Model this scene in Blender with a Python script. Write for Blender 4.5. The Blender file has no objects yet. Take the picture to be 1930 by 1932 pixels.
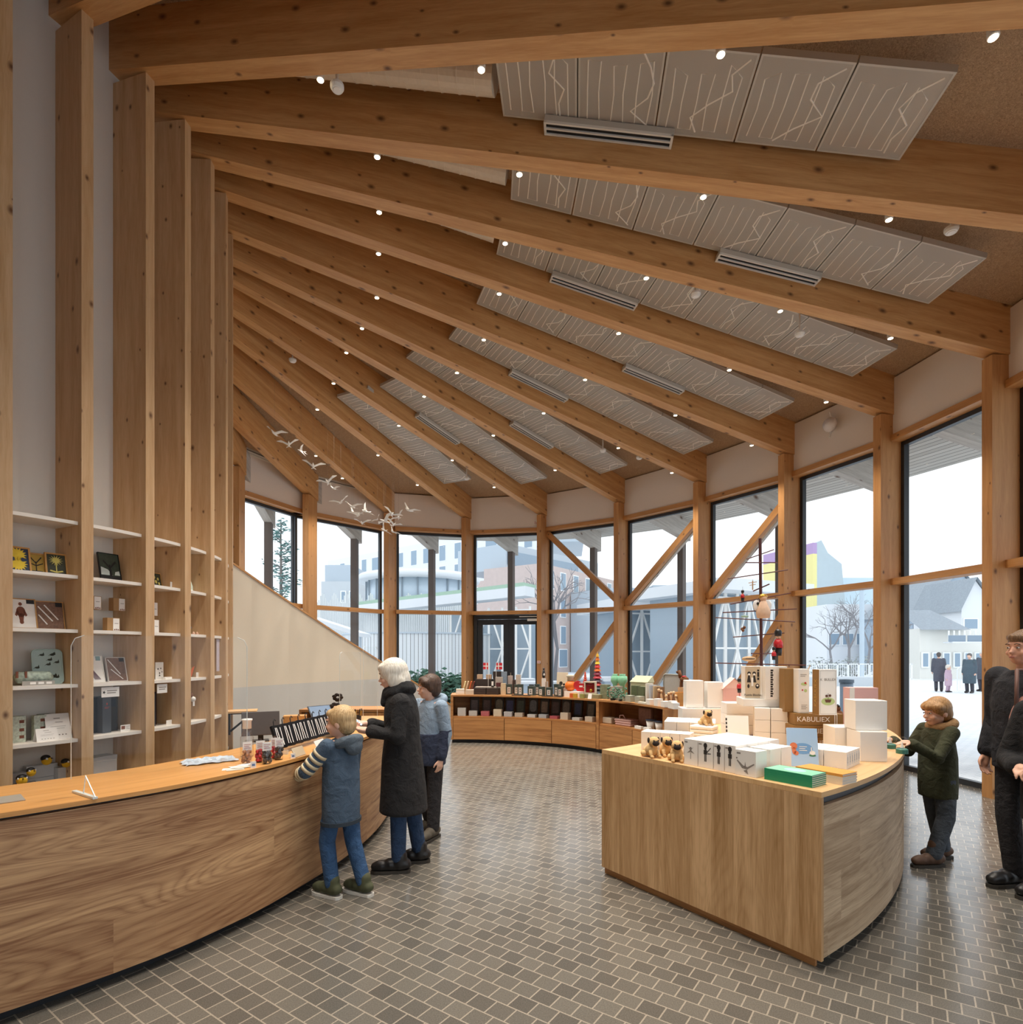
import bpy, bmesh, math, random
import numpy as np
from mathutils import Vector, Matrix
R = math.radians
random.seed(7)
sc = bpy.context.scene
col = sc.collection

# ---------------------------------------------------------------- camera, sky, exposure
F_PX, HOR, CX, EYE = 1084.0, 1232.0, 965.0, 1.65
cd = bpy.data.cameras.new('camera'); cam = bpy.data.objects.new('camera', cd); col.objects.link(cam)
cam.location = (0, 0, EYE); cam.rotation_euler = (R(90), 0, 0)
cd.sensor_fit = 'HORIZONTAL'; cd.sensor_width = 36.0; cd.lens = 36.0*F_PX/1930.0
cd.shift_y = (HOR-966.0)/1930.0; cd.clip_start = .05; cd.clip_end = 600
sc.camera = cam
w = bpy.data.worlds.new('overcast_sky'); sc.world = w; w.use_nodes = True
nt = w.node_tree; bg = nt.nodes['Background']
tc = nt.nodes.new('ShaderNodeTexCoord'); sep = nt.nodes.new('ShaderNodeSeparateXYZ'); rp = nt.nodes.new('ShaderNodeValToRGB')
nt.links.new(tc.outputs['Generated'], sep.inputs[0]); nt.links.new(sep.outputs['Z'], rp.inputs[0])
rp.color_ramp.elements[0].position = 0.0; rp.color_ramp.elements[0].color = (.86, .94, 1, 1)
rp.color_ramp.elements[1].position = .6; rp.color_ramp.elements[1].color = (.90, .95, 1, 1)
nt.links.new(rp.outputs[0], bg.inputs[0]); bg.inputs[1].default_value = 1.0
SPOT_W = 125.0; SPOT_COL = (1.0, .92, .81)
sc.view_settings.view_transform = 'Standard'; sc.view_settings.look = 'None'
sc.view_settings.exposure = 0.72; sc.view_settings.gamma = 1.0; sc.view_settings.use_curve_mapping = False
sc.cycles.use_denoising = True
sc.cycles.max_bounces = 10; sc.cycles.diffuse_bounces = 5; sc.cycles.transparent_max_bounces = 24
sc.cycles.sample_clamp_indirect = 6.0
sc.cycles.caustics_reflective = False; sc.cycles.caustics_refractive = False

# ---------------------------------------------------------------- helpers
def V(*a): return Vector(a)
def ray(x, y, Y):            # a point at depth Y seen at pixel x, y of the photograph
    return V((x-CX)/F_PX*Y, Y, EYE-(y-HOR)/F_PX*Y)
def onz(x, y, z):            # the point at height z seen at pixel x, y
    Y = F_PX*(EYE-z)/(y-HOR); return V((x-CX)/F_PX*Y, Y, z)
def tag(o, label=None, cat=None, group=None, kind=None):
    if label: o['label'] = label
    if cat: o['category'] = cat
    if group: o['group'] = group
    if kind: o['kind'] = kind
    return o
def empty(name, loc=(0, 0, 0), rz=0.0, label=None, cat=None, group=None, kind=None):
    o = bpy.data.objects.new(name, None); col.objects.link(o)
    o.location = loc; o.rotation_euler = (0, 0, rz); o.empty_display_size = .05
    return tag(o, label, cat, group, kind)
def copy_tree(o, parent=None, mats=None):
    c = o.copy(); col.objects.link(c); c.parent = parent
    for ch in list(o.children): copy_tree(ch, c)
    return c
class MB:
    def __init__(s): s.v = []; s.f = []; s.uv = []; s.mi = []; s.off = (random.random()*9, random.random()*9)
    def poly(s, pts, uvs=None, mi=0):
        n = len(s.v); s.v += [tuple(p) for p in pts]; s.f.append(tuple(range(n, n+len(pts))))
        if uvs is None:
            a = Vector(pts[0]); e1 = (Vector(pts[1])-a); e1 = e1.normalized() if e1.length > 1e-9 else V(1, 0, 0)
            nn = V(0, 0, 0)
            for i in range(1, len(pts)-1): nn += (Vector(pts[i])-a).cross(Vector(pts[i+1])-a)
            e2 = nn.cross(e1); e2 = e2.normalized() if e2.length > 1e-12 else V(0, 0, 1)
            uvs = [((Vector(p)-a).dot(e1), (Vector(p)-a).dot(e2)) for p in pts]
        s.uv += uvs; s.mi.append(mi)
    def frame(s, o, ax, ay, az, x, y, z, g=0, mi=0):
        """box in the frame o, ax, ay, az; x, y, z are (low, high); g is the grain axis"""
        o = Vector(o); A = (Vector(ax), Vector(ay), Vector(az)); e = (x, y, z); n = len(s.v)
        P = []
        for k in range(8):
            c = (e[0][k & 1], e[1][(k >> 1) & 1], e[2][(k >> 2) & 1]); P.append(c)
            s.v.append(tuple(o+A[0]*c[0]+A[1]*c[1]+A[2]*c[2]))
        flip = A[0].cross(A[1]).dot(A[2]) < 0
        for q, (a, b) in (((0, 4, 6, 2), (1, 2)), ((1, 3, 7, 5), (1, 2)), ((0, 1, 5, 4), (0, 2)), ((2, 6, 7, 3), (0, 2)), ((0, 2, 3, 1), (0, 1)), ((4, 5, 7, 6), (0, 1))):
            u_, v_ = (a, b) if a == g else (b, a) if b == g else (a, b)
            k = ({0, 1, 2}-{a, b}).pop()
            if flip: q = q[::-1]
            s.f.append(tuple(n+i for i in q)); s.mi.append(mi)
            s.uv += [(P[i][u_]+s.off[0]+.37*k, P[i][v_]+s.off[1]+.61*k+P[q[0]][k]*1.7) for i in q]
        return s
    def box(s, c, d, rz=0.0, g=0, mi=0):
        """box with base centre c, dims d, turned rz"""
        ax = V(math.cos(rz), math.sin(rz), 0); ay = V(-math.sin(rz), math.cos(rz), 0)
        return s.frame(c, ax, ay, V(0, 0, 1), (-d[0]/2, d[0]/2), (-d[1]/2, d[1]/2), (0, d[2]), g, mi)
    def bar(s, a, b, w, h, up=(0, 0, 1), mi=0):
        a = Vector(a); b = Vector(b); ax = (b-a).normalized(); up = Vector(up)
        if abs(ax.dot(up)) > .98: up = V(0, 1, 0)
        ay = up.cross(ax).normalized(); az = ax.cross(ay)
        return s.frame(a, ax, ay, az, (0, (b-a).length), (-w/2, w/2), (-h/2, h/2), 0, mi)
    def prism(s, pts, z0, z1, mi=0, mtop=None):
        n = len(pts); per = 0
        s.poly([(p[0], p[1], z1) for p in pts], [(p[0], p[1]) for p in pts], mi if mtop is None else mtop)
        s.poly([(p[0], p[1], z0) for p in reversed(pts)], [(p[0], p[1]) for p in reversed(pts)], mi)
        for i in range(n):
            a = pts[i]; b = pts[(i+1) % n]; l = math.hypot(b[0]-a[0], b[1]-a[1])
            s.poly([(a[0], a[1], z0), (b[0], b[1], z0), (b[0], b[1], z1), (a[0], a[1], z1)], [(per, z0), (per+l, z0), (per+l, z1), (per, z1)], mi); per += l
        return s
    def ring(s, c, r0, r1, a0, a1, z0, z1, n=24, mi=0, mtop=None):
        """ring sector, angles in degrees; wall UVs run along the arc"""
        A = [R(a0+(a1-a0)*i/n) for i in range(n+1)]; mt = mi if mtop is None else mtop
        for i in range(n):
            p, q = A[i], A[i+1]
            def P(r, a, z): return (c[0]+r*math.cos(a), c[1]+r*math.sin(a), z)
            s.poly([P(r1, p, z0), P(r1, q, z0), P(r1, q, z1), P(r1, p, z1)], [(r1*p, z0), (r1*q, z0), (r1*q, z1), (r1*p, z1)], mi)
            if r0 > 0: s.poly([P(r0, q, z0), P(r0, p, z0), P(r0, p, z1), P(r0, q, z1)], [(r0*q, z0), (r0*p, z0), (r0*p, z1), (r0*q, z1)], mi)
            s.poly([P(r0, p, z1), P(r1, p, z1), P(r1, q, z1), P(r0, q, z1)], [(r1*p, r0), (r1*p, r1), (r1*q, r1), (r1*q, r0)], mt)
            s.poly([P(r0, q, z0), P(r1, q, z0), P(r1, p, z0), P(r0, p, z0)], [(r1*q, r0), (r1*q, r1), (r1*p, r1), (r1*p, r0)], mi)
        if abs(a1-a0) < 359.9:
            for a, fl in ((A[0], 0), (A[-1], 1)):
                q = [P(r0, a, z0), P(r1, a, z0), P(r1, a, z1), P(r0, a, z1)]; uv = [(r0, z0), (r1, z0), (r1, z1), (r0, z1)]
                uv = [(b_+20, a_) for a_, b_ in uv]
                if fl: q = q[::-1]; uv = uv[::-1]
                s.poly(q, uv, mi)
        return s
    def tube(s, pts, r, n=8, mi=0, closed=False, cap=True):
        pts = [Vector(p) for p in pts]; rr = r if isinstance(r, (list, tuple)) else [r]*len(pts)
        base = len(s.v); m = len(pts); prev = None; L = 0
        for i, p in enumerate(pts):
            if closed: t = (pts[(i+1) % m]-pts[i-1])
            else: t = (pts[min(i+1, m-1)]-pts[max(i-1, 0)])
            t = t.normalized() if t.length > 1e-9 else V(0, 0, 1)
            if prev is None:
                u = t.cross(V(0, 0, 1)) if abs(t.z) < .95 else t.cross(V(1, 0, 0))
            else: u = prev-t*prev.dot(t)
            u.normalize(); prev = u; v_ = t.cross(u)
            for k in range(n):
                a = 2*math.pi*k/n; s.v.append(tuple(p+u*(rr[i]*math.cos(a))+v_*(rr[i]*math.sin(a))))
        for i in range(m if closed else m-1):
            j = (i+1) % m
            for k in range(n):
                k2 = (k+1) % n
                s.f.append((base+i*n+k, base+i*n+k2, base+j*n+k2, base+j*n+k)); s.mi.append(mi)
                s.uv += [(i*.1, k/n*.2), (i*.1, (k+1)/n*.2), ((i+1)*.1, (k+1)/n*.2), ((i+1)*.1, k/n*.2)]
        if cap and not closed:
            for i, rev in ((0, 1), (m-1, 0)):
                q = [base+i*n+k for k in range(n)]
                if rev: q = q[::-1]
                s.f.append(tuple(q)); s.mi.append(mi); s.uv += [(0, 0)]*n
        return s
    def lathe(s, c, prof, n=20, mi=0, M=None):
        c = Vector(c); base = len(s.v); m = len(prof)
        for (r, z) in prof:
            for k in range(n):
                a = 2*math.pi*k/n; p = V(r*math.cos(a), r*math.sin(a), z)
                if M is not None: p = M @ p
                s.v.append(tuple(c+p))
        for i in range(m-1):
            for k in range(n):
                k2 = (k+1) % n; s.f.append((base+i*n+k, base+i*n+k2, base+(i+1)*n+k2, base+(i+1)*n+k)); s.mi.append(mi)
                s.uv += [(k/n, prof[i][1]), ((k+1)/n, prof[i][1]), ((k+1)/n, prof[i+1][1]), (k/n, prof[i+1][1])]
        for i, rev in ((0, 1), (m-1, 0)):
            if prof[i][0] > 1e-6:
                q = [base+i*n+k for k in range(n)]
                if rev: q = q[::-1]
                s.f.append(tuple(q)); s.mi.append(mi); s.uv += [(0, 0)]*n
        return s
    def ball(s, c, r, n=12, mi=0, sc_=(1, 1, 1), M=None):
        m = max(5, n*2//3); c = Vector(c); base = len(s.v)
        for i in range(m+1):
            t = math.pi*i/m
            for k in range(n):
                a = 2*math.pi*k/n; p = V(r*sc_[0]*math.sin(t)*math.cos(a), r*sc_[1]*math.sin(t)*math.sin(a), -r*sc_[2]*math.cos(t))
                if M is not None: p = M @ p
                s.v.append(tuple(c+p))
        for i in range(m):
            for k in range(n):
                k2 = (k+1) % n; s.f.append((base+i*n+k, base+i*n+k2, base+(i+1)*n+k2, base+(i+1)*n+k)); s.mi.append(mi)
                s.uv += [(k/n, i/m), ((k+1)/n, i/m), ((k+1)/n, (i+1)/m), (k/n, (i+1)/m)]
        return s
    def build(s, name, mats, parent=None, smooth=False, bevel=0.0):
        me = bpy.data.meshes.new(name); me.from_pydata(s.v, [], s.f)
        ul = me.uv_layers.new(name='UVMap'); ul.data.foreach_set('uv', [c for u in s.uv for c in u])
        if not isinstance(mats, (list, tuple)): mats = [mats]
        for m in mats: me.materials.append(m)
        if len(mats) > 1: me.polygons.foreach_set('material_index', s.mi)
        if smooth: me.polygons.foreach_set('use_smooth', [True]*len(me.polygons))
        me.validate(); me.update()
        o = bpy.data.objects.new(name, me); col.objects.link(o)
        if parent is not None: o.parent = parent
        if bevel:
            b = o.modifiers.new('bevel', 'BEVEL'); b.width = bevel; b.segments = 2; b.limit_method = 'ANGLE'
        return o
def struct(name, mb, mats, parent=None, label=None, cat=None, group=None, **k):
    o = mb.build(name, mats, parent, **k)
    if parent is None: tag(o, label, cat, group, 'structure')
    return o

# ---------------------------------------------------------------- materials
def lin(c):
    if isinstance(c, str): c = tuple(int(c[i:i+2], 16)/255 for i in (0, 2, 4))
    return tuple(x/12.92 if x <= .04045 else ((x+.055)/1.055)**2.4 for x in c)+(1,)
class NT:
    def __init__(s, name):
        s.m = bpy.data.materials.new(name); s.m.use_nodes = True; s.t = s.m.node_tree; s.b = s.t.nodes['Principled BSDF']; s.out = s.t.nodes['Material Output']
    def n(s, typ, **k):
        nd = s.t.nodes.new('ShaderNode'+typ)
        for a, b in k.items():
            if a.startswith('i_'):
                key = a[2:]; key = int(key) if key.isdigit() else key
                nd.inputs[key].default_value = b
            else: setattr(nd, a, b)
        return nd
    def l(s, a, b): s.t.links.new(a, b); return b
    def math(s, op, a, b=None, clamp=False):
        nd = s.n('Math', operation=op, use_clamp=clamp)
        for i, x in enumerate((a, b)):
            if x is None: continue
            if isinstance(x, (int, float)): nd.inputs[i].default_value = x
            else: s.l(x, nd.inputs[i])
        return nd.outputs[0]
    def mix(s, f, a, b, mode='MIX'):
        nd = s.n('Mix', data_type='RGBA', blend_type=mode)
        for i, x in ((0, f), (6, a), (7, b)):
            if isinstance(x, (int, float)): nd.inputs[i].default_value = x
            elif isinstance(x, tuple): nd.inputs[i].default_value = x
            else: s.l(x, nd.inputs[i])
        return nd.outputs[2]
    def ramp(s, f, *st):
        nd = s.n('ValToRGB'); cr = nd.color_ramp
        while len(cr.elements) < len(st): cr.elements.new(.5)
        for e, (p, c) in zip(cr.elements, st): e.position = p; e.color = c
        s.l(f, nd.inputs[0]); return nd.outputs[0]
    def bump(s, h, st=.3, d=.01):
        nd = s.n('Bump', i_Strength=st, i_Distance=d); s.l(h, nd.inputs['Height']); s.l(nd.outputs[0], s.b.inputs['Normal'])
MATS = {}
def plain(name, c, rough=.5, metal=0.0, var=.06, scale=30.0, emit=None, spec=.5, bump=0.0):
    if name in MATS: return MATS[name]
    k = NT(name); k.b.inputs['Roughness'].default_value = rough; k.b.inputs['Metallic'].default_value = metal
    k.b.inputs['Specular IOR Level'].default_value = spec
    tc = k.n('TexCoord'); nz = k.n('TexNoise', i_Scale=scale, i_Detail=3.0); k.l(tc.outputs['Object'], nz.inputs['Vector'])
    c = lin(c); d = tuple(x*(1-var*2) for x in c[:3])+(1,); e = tuple(min(1, x*(1+var)) for x in c[:3])+(1,)
    k.l(k.mix(nz.outputs[0], d, e), k.b.inputs['Base Color'])
    if emit: k.b.inputs['Emission Color'].default_value = lin(emit[0]); k.b.inputs['Emission Strength'].default_value = emit[1]
    if bump: k.bump(nz.outputs[0], bump, .005)
    MATS[name] = k.m; return k.m
def wood(name, light, dark, knot='5a3418', kn=.5, kscale=4.0, gs=14.0, stretch=.07, rough=.5, lam=0.0, plank=0.0, fig=0.0, planklen=0.0, bump=.05, kmax=.16, pv=.35, figs=.12):
    """wood seen along its grain: U runs with the grain (metres), V across it"""
    k = NT(name); tc = k.n('TexCoord'); oi = k.n('ObjectInfo')
    cmb = k.n('CombineXYZ'); k.l(k.math('MULTIPLY', oi.outputs['Random'], 37.0), cmb.inputs[0]); k.l(k.math('MULTIPLY', oi.outputs['Random'], 13.0), cmb.inputs[1])
    uv = k.n('VectorMath', operation='ADD'); k.l(tc.outputs['UV'], uv.inputs[0]); k.l(cmb.outputs[0], uv.inputs[1])
    sp = k.n('SeparateXYZ'); k.l(uv.outputs[0], sp.inputs[0]); U, Vv = sp.outputs[0], sp.outputs[1]
    pid = None
    if plank:
        pid = k.math('FLOOR', k.math('DIVIDE', Vv, plank))
        if planklen:
            wn0 = k.n('TexWhiteNoise', noise_dimensions='1D'); k.l(pid, wn0.inputs['W'])
            pu = k.math('FLOOR', k.math('DIVIDE', k.math('ADD', U, k.math('MULTIPLY', wn0.outputs[0], 3.0)), planklen))
            pid = k.math('ADD', pid, k.math('MULTIPLY', pu, 17.3))
        wn = k.n('TexWhiteNoise', noise_dimensions='1D'); k.l(pid, wn.inputs['W'])
        sh = k.math('MULTIPLY', wn.outputs[0], 31.0); U = k.math('ADD', U, sh)
        V2 = k.math('ADD', Vv, k.math('MULTIPLY', sh, .31))
    else: V2 = Vv
    c1 = k.n('CombineXYZ'); k.l(k.math('MULTIPLY', U, stretch), c1.inputs[0]); k.l(V2, c1.inputs[1])
    # knots, warped grain around them
    ck = k.n('CombineXYZ'); k.l(k.math('MULTIPLY', U, .62), ck.inputs[0]); k.l(V2, ck.inputs[1])
    vo = k.n('TexVoronoi', voronoi_dimensions='2D', i_Scale=kscale, i_Randomness=1.0); k.l(ck.outputs[0], vo.inputs['Vector'])
    sepc = k.n('SeparateColor'); k.l(vo.outputs['Color'], sepc.inputs[0])
    has = k.math('GREATER_THAN', sepc.outputs[0], 1-kn)
    rad = k.math('MULTIPLY', k.math('ADD', sepc.outputs[1], .35), kmax)
    kd = k.math('DIVIDE', vo.outputs['Distance'], rad)
    core = k.math('MULTIPLY', k.math('SUBTRACT', 1.25, kd, True), has, True)
    halo = k.math('MULTIPLY', k.math('POWER', 2.718, k.math('MULTIPLY', kd, -.8)), has)
    warp = k.math('MULTIPLY', halo, .05)
    wv = k.n('CombineXYZ'); k.l(warp, wv.inputs[1])
    g = k.n('VectorMath', operation='ADD'); k.l(c1.outputs[0], g.inputs[0]); k.l(wv.outputs[0], g.inputs[1])
    n1 = k.n('TexNoise', noise_dimensions='2D', i_Scale=gs, i_Detail=5.0, i_Roughness=.65, i_Distortion=.25); k.l(g.outputs[0], n1.inputs['Vector'])
    n2 = k.n('TexNoise', noise_dimensions='2D', i_Scale=gs*7, i_Detail=2.0); k.l(g.outputs[0], n2.inputs['Vector'])
    f = k.math('ADD', k.math('MULTIPLY', n1.outputs[0], .75), k.math('MULTIPLY', n2.outputs[0], .25))
    if fig:
        c3 = k.n('CombineXYZ'); k.l(k.math('MULTIPLY', U, .20), c3.inputs[0]); k.l(k.math('MULTIPLY', V2, 2.2), c3.inputs[1])
        g3 = k.n('VectorMath', operation='ADD'); k.l(c3.outputs[0], g3.inputs[0]); k.l(wv.outputs[0], g3.inputs[1])
        n3 = k.n('TexNoise', noise_dimensions='2D', i_Scale=1.5, i_Detail=1.5, i_Distortion=.3); k.l(g3.outputs[0], n3.inputs['Vector'])
        rg = k.math('FRACT', k.math('MULTIPLY', n3.outputs[0], fig))
        rg = k.math('ABSOLUTE', k.math('SUBTRACT', k.math('MULTIPLY', rg, 2.0), 1.0)); rg = k.math('POWER', rg, 2.0)
        f = k.math('SUBTRACT', f, k.math('MULTIPLY', rg, figs))
        wd = k.math('MULTIPLY', k.math('SUBTRACT', n3.outputs[0], .5), .45)
        f = k.math('ADD', f, wd)
    L, D, K = lin(light), lin(dark), lin(knot)
    c = k.ramp(f, (.26, D), (.66, L))
    if plank: c = k.mix(k.math('MULTIPLY', wn.outputs[0], pv), c, lin(dark))
    if lam:
        lw = k.math('FLOOR', k.math('DIVIDE', Vv, lam)); wl = k.n('TexWhiteNoise', noise_dimensions='1D'); k.l(lw, wl.inputs['W'])
        c = k.mix(k.math('MULTIPLY', wl.outputs[0], .28), c, D)
    c = k.mix(k.math('MULTIPLY', halo, .30), c, D)
    c = k.mix(k.math('MULTIPLY', core, .9), c, K)
    k.l(c, k.b.inputs['Base Color']); k.b.inputs['Roughness'].default_value = rough
    k.bump(f, bump, .004)
    MATS[name] = k.m; return k.m
pine_beam = wood('pine_beam', 'ddae76', 'ba8348', kn=.5, kscale=4.4, lam=.045, rough=.45, kmax=.10)
pine_col = wood('pine_column', 'd8b78e', 'bd9466', kn=.5, kscale=5.0, lam=.05, kmax=.085)
pine_post = wood('pine_post', 'cf9b62', 'b27a44', kn=.4, kscale=4.6, lam=.05, kmax=.085)
pine_grey = wood('weathered_pine', 'cfc9c0', 'a8a097', kn=.4, kscale=4.0, lam=.06, rough=.7)
oak_front = wood('oak_front', 'cfa67a', '8a6040', kn=.3, kscale=1.25, gs=20, stretch=.05, plank=.29, planklen=2.2, fig=30, figs=.16, kmax=.10, pv=.35)
oak_end = wood('oak_end_boards', 'd6b084', 'a27a4c', kn=.08, kscale=2.0, gs=22, stretch=.05, plank=.155, fig=34, figs=.07, kmax=.1, pv=.42)
oak_pale = wood('oak_pale', 'cdb495', '8f7355', kn=.2, kscale=1.6, gs=20, stretch=.05, plank=.27, planklen=1.1, fig=30, figs=.10, kmax=.08, pv=.3)
oak_top = wood('oak_top', 'e0a866', 'c58a4a', kn=.05, kscale=2.0, gs=16, stretch=.04, plank=.09, rough=.35, pv=.3)
oak_low = wood('oak_low_unit', 'c8925a', '99663a', kn=.06, kscale=2.0, gs=18, stretch=.05, plank=.2, fig=7, pv=.25)
oak_lid = wood('oak_lid', 'e2bd8c', 'cda06c', kn=.03, kscale=2.0, gs=18, stretch=.05, plank=.12, rough=.4, pv=.2)
white_shelf = plain('white_laminate', 'efe9e0', .4, var=.01)
drum_white = plain('white_plaster', 'dedad3', .8, var=.01)
band_white = plain('cream_plaster', 'e9ddd0', .8, var=.01)
stair_cream = plain('cream_paint', 'e6d9c4', .7, var=.01)
stair_grey = plain('pale_grey_lower', 'd2cfc9', .6, var=.01)  # greyer tone of the stair wall below its dividing height
dark_frame = plain('anthracite_metal', '2c3035', .45, var=.03)
black_kick = plain('black_plinth', '10141a', .5, var=.05)
white_metal = plain('white_metal', 'e8e6e0', .4, var=.01)
steel = plain('brushed_steel', 'b8b8b4', .35, metal=.9, var=.03)
black_plastic = plain('black_plastic', '17181b', .4, var=.05)
chrome = plain('chrome', 'd0d0d0', .15, metal=1.0, var=.0)
paper = plain('white_paper', 'f1eeea', .7, var=.01)
def woodwool():
    k = NT('wood_wool_board'); tc = k.n('TexCoord')
    a = k.n('TexNoise', i_Scale=42.0, i_Detail=4.0, i_Roughness=.8, i_Distortion=2.5); k.l(tc.outputs['Object'], a.inputs['Vector'])
    c = k.ramp(a.outputs[0], (.33, lin('8a6f54')), (.62, lin('cdb090')))
    k.l(c, k.b.inputs['Base Color']); k.b.inputs['Roughness'].default_value = .9; k.bump(a.outputs[0], .6, .01); return k.m
woodwool_m = woodwool()
def tiles():
    k = NT('stone_setts'); tc = k.n('TexCoord'); mp = k.n('Mapping'); mp.inputs['Rotation'].default_value = (0, 0, -math.atan2(-.577, .817))
    k.l(tc.outputs['Object'], mp.inputs[0])
    b = k.n('TexBrick', offset=.5, i_Scale=1.0)
    for key, val in (('Mortar Size', .0038), ('Mortar Smooth', .15), ('Bias', 0.0), ('Brick Width', .112), ('Row Height', .104)): b.inputs[key].default_value = val
    b.inputs['Color1'].default_value = lin('6f6b64'); b.inputs['Color2'].default_value = lin('5b5853'); b.inputs['Mortar'].default_value = lin('9e9588')
    k.l(mp.outputs[0], b.inputs['Vector'])
    n = k.n('TexNoise', i_Scale=160.0, i_Detail=3.0, i_Roughness=.8); k.l(tc.outputs['Object'], n.inputs['Vector'])
    sp = k.ramp(n.outputs[0], (.3, (.55, .55, .55, 1)), (.7, (1.35, 1.33, 1.3, 1)))
    k.l(k.mix(.75, b.outputs['Color'], k.mix(1.0, b.outputs['Color'], sp, 'MULTIPLY')), k.b.inputs['Base Color'])
    n2 = k.n('TexNoise', i_Scale=3.0); k.l(tc.outputs['Object'], n2.inputs['Vector'])
    k.l(k.math('ADD', k.math('MULTIPLY', n2.outputs[0], .12), .15), k.b.inputs['Roughness'])
    h = k.math('ADD', k.math('MULTIPLY', k.math('SUBTRACT', 1.0, b.outputs['Fac']), .8), k.math('MULTIPLY', n.outputs[0], .15))
    k.b.inputs['Specular IOR Level'].default_value = .75; k.bump(h, .16, .003); return k.m
tiles_m = tiles()
def glass(name, tint=(1, 1, 1), refl=.5, rough=0.0):
    k = NT(name); k.t.nodes.remove(k.b)
    tr = k.n('BsdfTransparent'); tr.inputs[0].default_value = tint+(1,); gl = k.n('BsdfGlossy', i_Roughness=rough)
    lw = k.n('LayerWeight', i_Blend=.5); mx = k.n('MixShader'); k.l(k.math('MULTIPLY', k.math('ADD', k.math('MULTIPLY', k.math('POWER', lw.outputs['Facing'], 5.0), .8), .045), refl), mx.inputs[0])
    k.l(tr.outputs[0], mx.inputs[1]); k.l(gl.outputs[0], mx.inputs[2]); k.l(mx.outputs[0], k.out.inputs[0]); return k.m
pane_m = glass('window_glass', (.97, .985, 1.0), .3)
clear_m = glass('clear_acrylic', (.985, .99, .99), .35)
bag_m = glass('cellophane', (.96, .96, .97), 1.4, .12)

# ---------------------------------------------------------------- plan of the room
DC, DR = V(-5.96, 5.98, 0), 2.754                    # the round core on the left
PSI = {-2: -60, -1: -49, 0: -37.8, 1: -26.7, 2: -15.3, 3: -5.5, 4: 4.1, 5: 13.6, 6: 25, 7: 37, 8: 47, 9: 58, 10: 68.5, 11: 80, 12: 92, 13: 104}
POST = {-2: (-.4, -2.9), -1: (1.4, -1.9), 0: (2.9, -.5), 1: (3.94, 1.27), 2: (4.55, 2.94), 3: (5.38, 4.75), 4: (5.42, 6.55), 5: (5.19, 8.16), 6: (4.58, 9.76),
        7: (3.63, 11.33), 8: (2.34, 12.87), 9: (.67, 13.98), 10: (-1.19, 14.31), 11: (-3.01, 13.80), 12: (-4.37, 12.19), 13: (-4.98, 10.35)}
ZI, ZO, BH, BW = 6.92, 5.06, .55, .175
BK = sorted(PSI)
beam = {}
for k in BK:
    a = R(PSI[k]); I = DC+V(math.cos(a), math.sin(a), 0)*DR; P = V(*POST[k], 0); d = (P-I); L = d.length; d.normalize()
    beam[k] = dict(I=I, P=P, d=d, L=L, n=V(-d.y, d.x, 0), t=(ZI-ZO)/L, zi=ZI, C=I)
for k, (al, L) in {6: (18.2, 8.4), 7: (27.4, 8.2), 8: (39, 8.15), 9: (50, 7.4), 10: (61.6, 6.6), 11: (72, 4.9), 12: (81.5, 3.4), 13: (100, .8)}.items():
    P = V(*POST[k], 0); d = V(math.cos(R(al)), math.sin(R(al)), 0)
    beam[k].update(I=P-d*L, d=d, L=L, n=V(-d.y, d.x, 0), t=.21, zi=ZO+.21*L)
def bz(k, s): return beam[k]['zi']-beam[k]['t']*s                  # underside height of beam k at s metres from its column
def bp(k, s, off=0.0, z=0.0): b = beam[k]; p = b['I']+b['d']*s+b['n']*off; return V(p.x, p.y, bz(k, s)+z)
OUT = 2.75
ORD = ['first', 'second', 'third', 'fourth', 'fifth', 'sixth', 'seventh', 'eighth', 'ninth', 'tenth', 'eleventh', 'twelfth', 'thirteenth']
def beam_label(k): return f'the {ORD[k-1]} roof beam from the top' if k >= 1 else 'a roof beam overhead'
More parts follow.
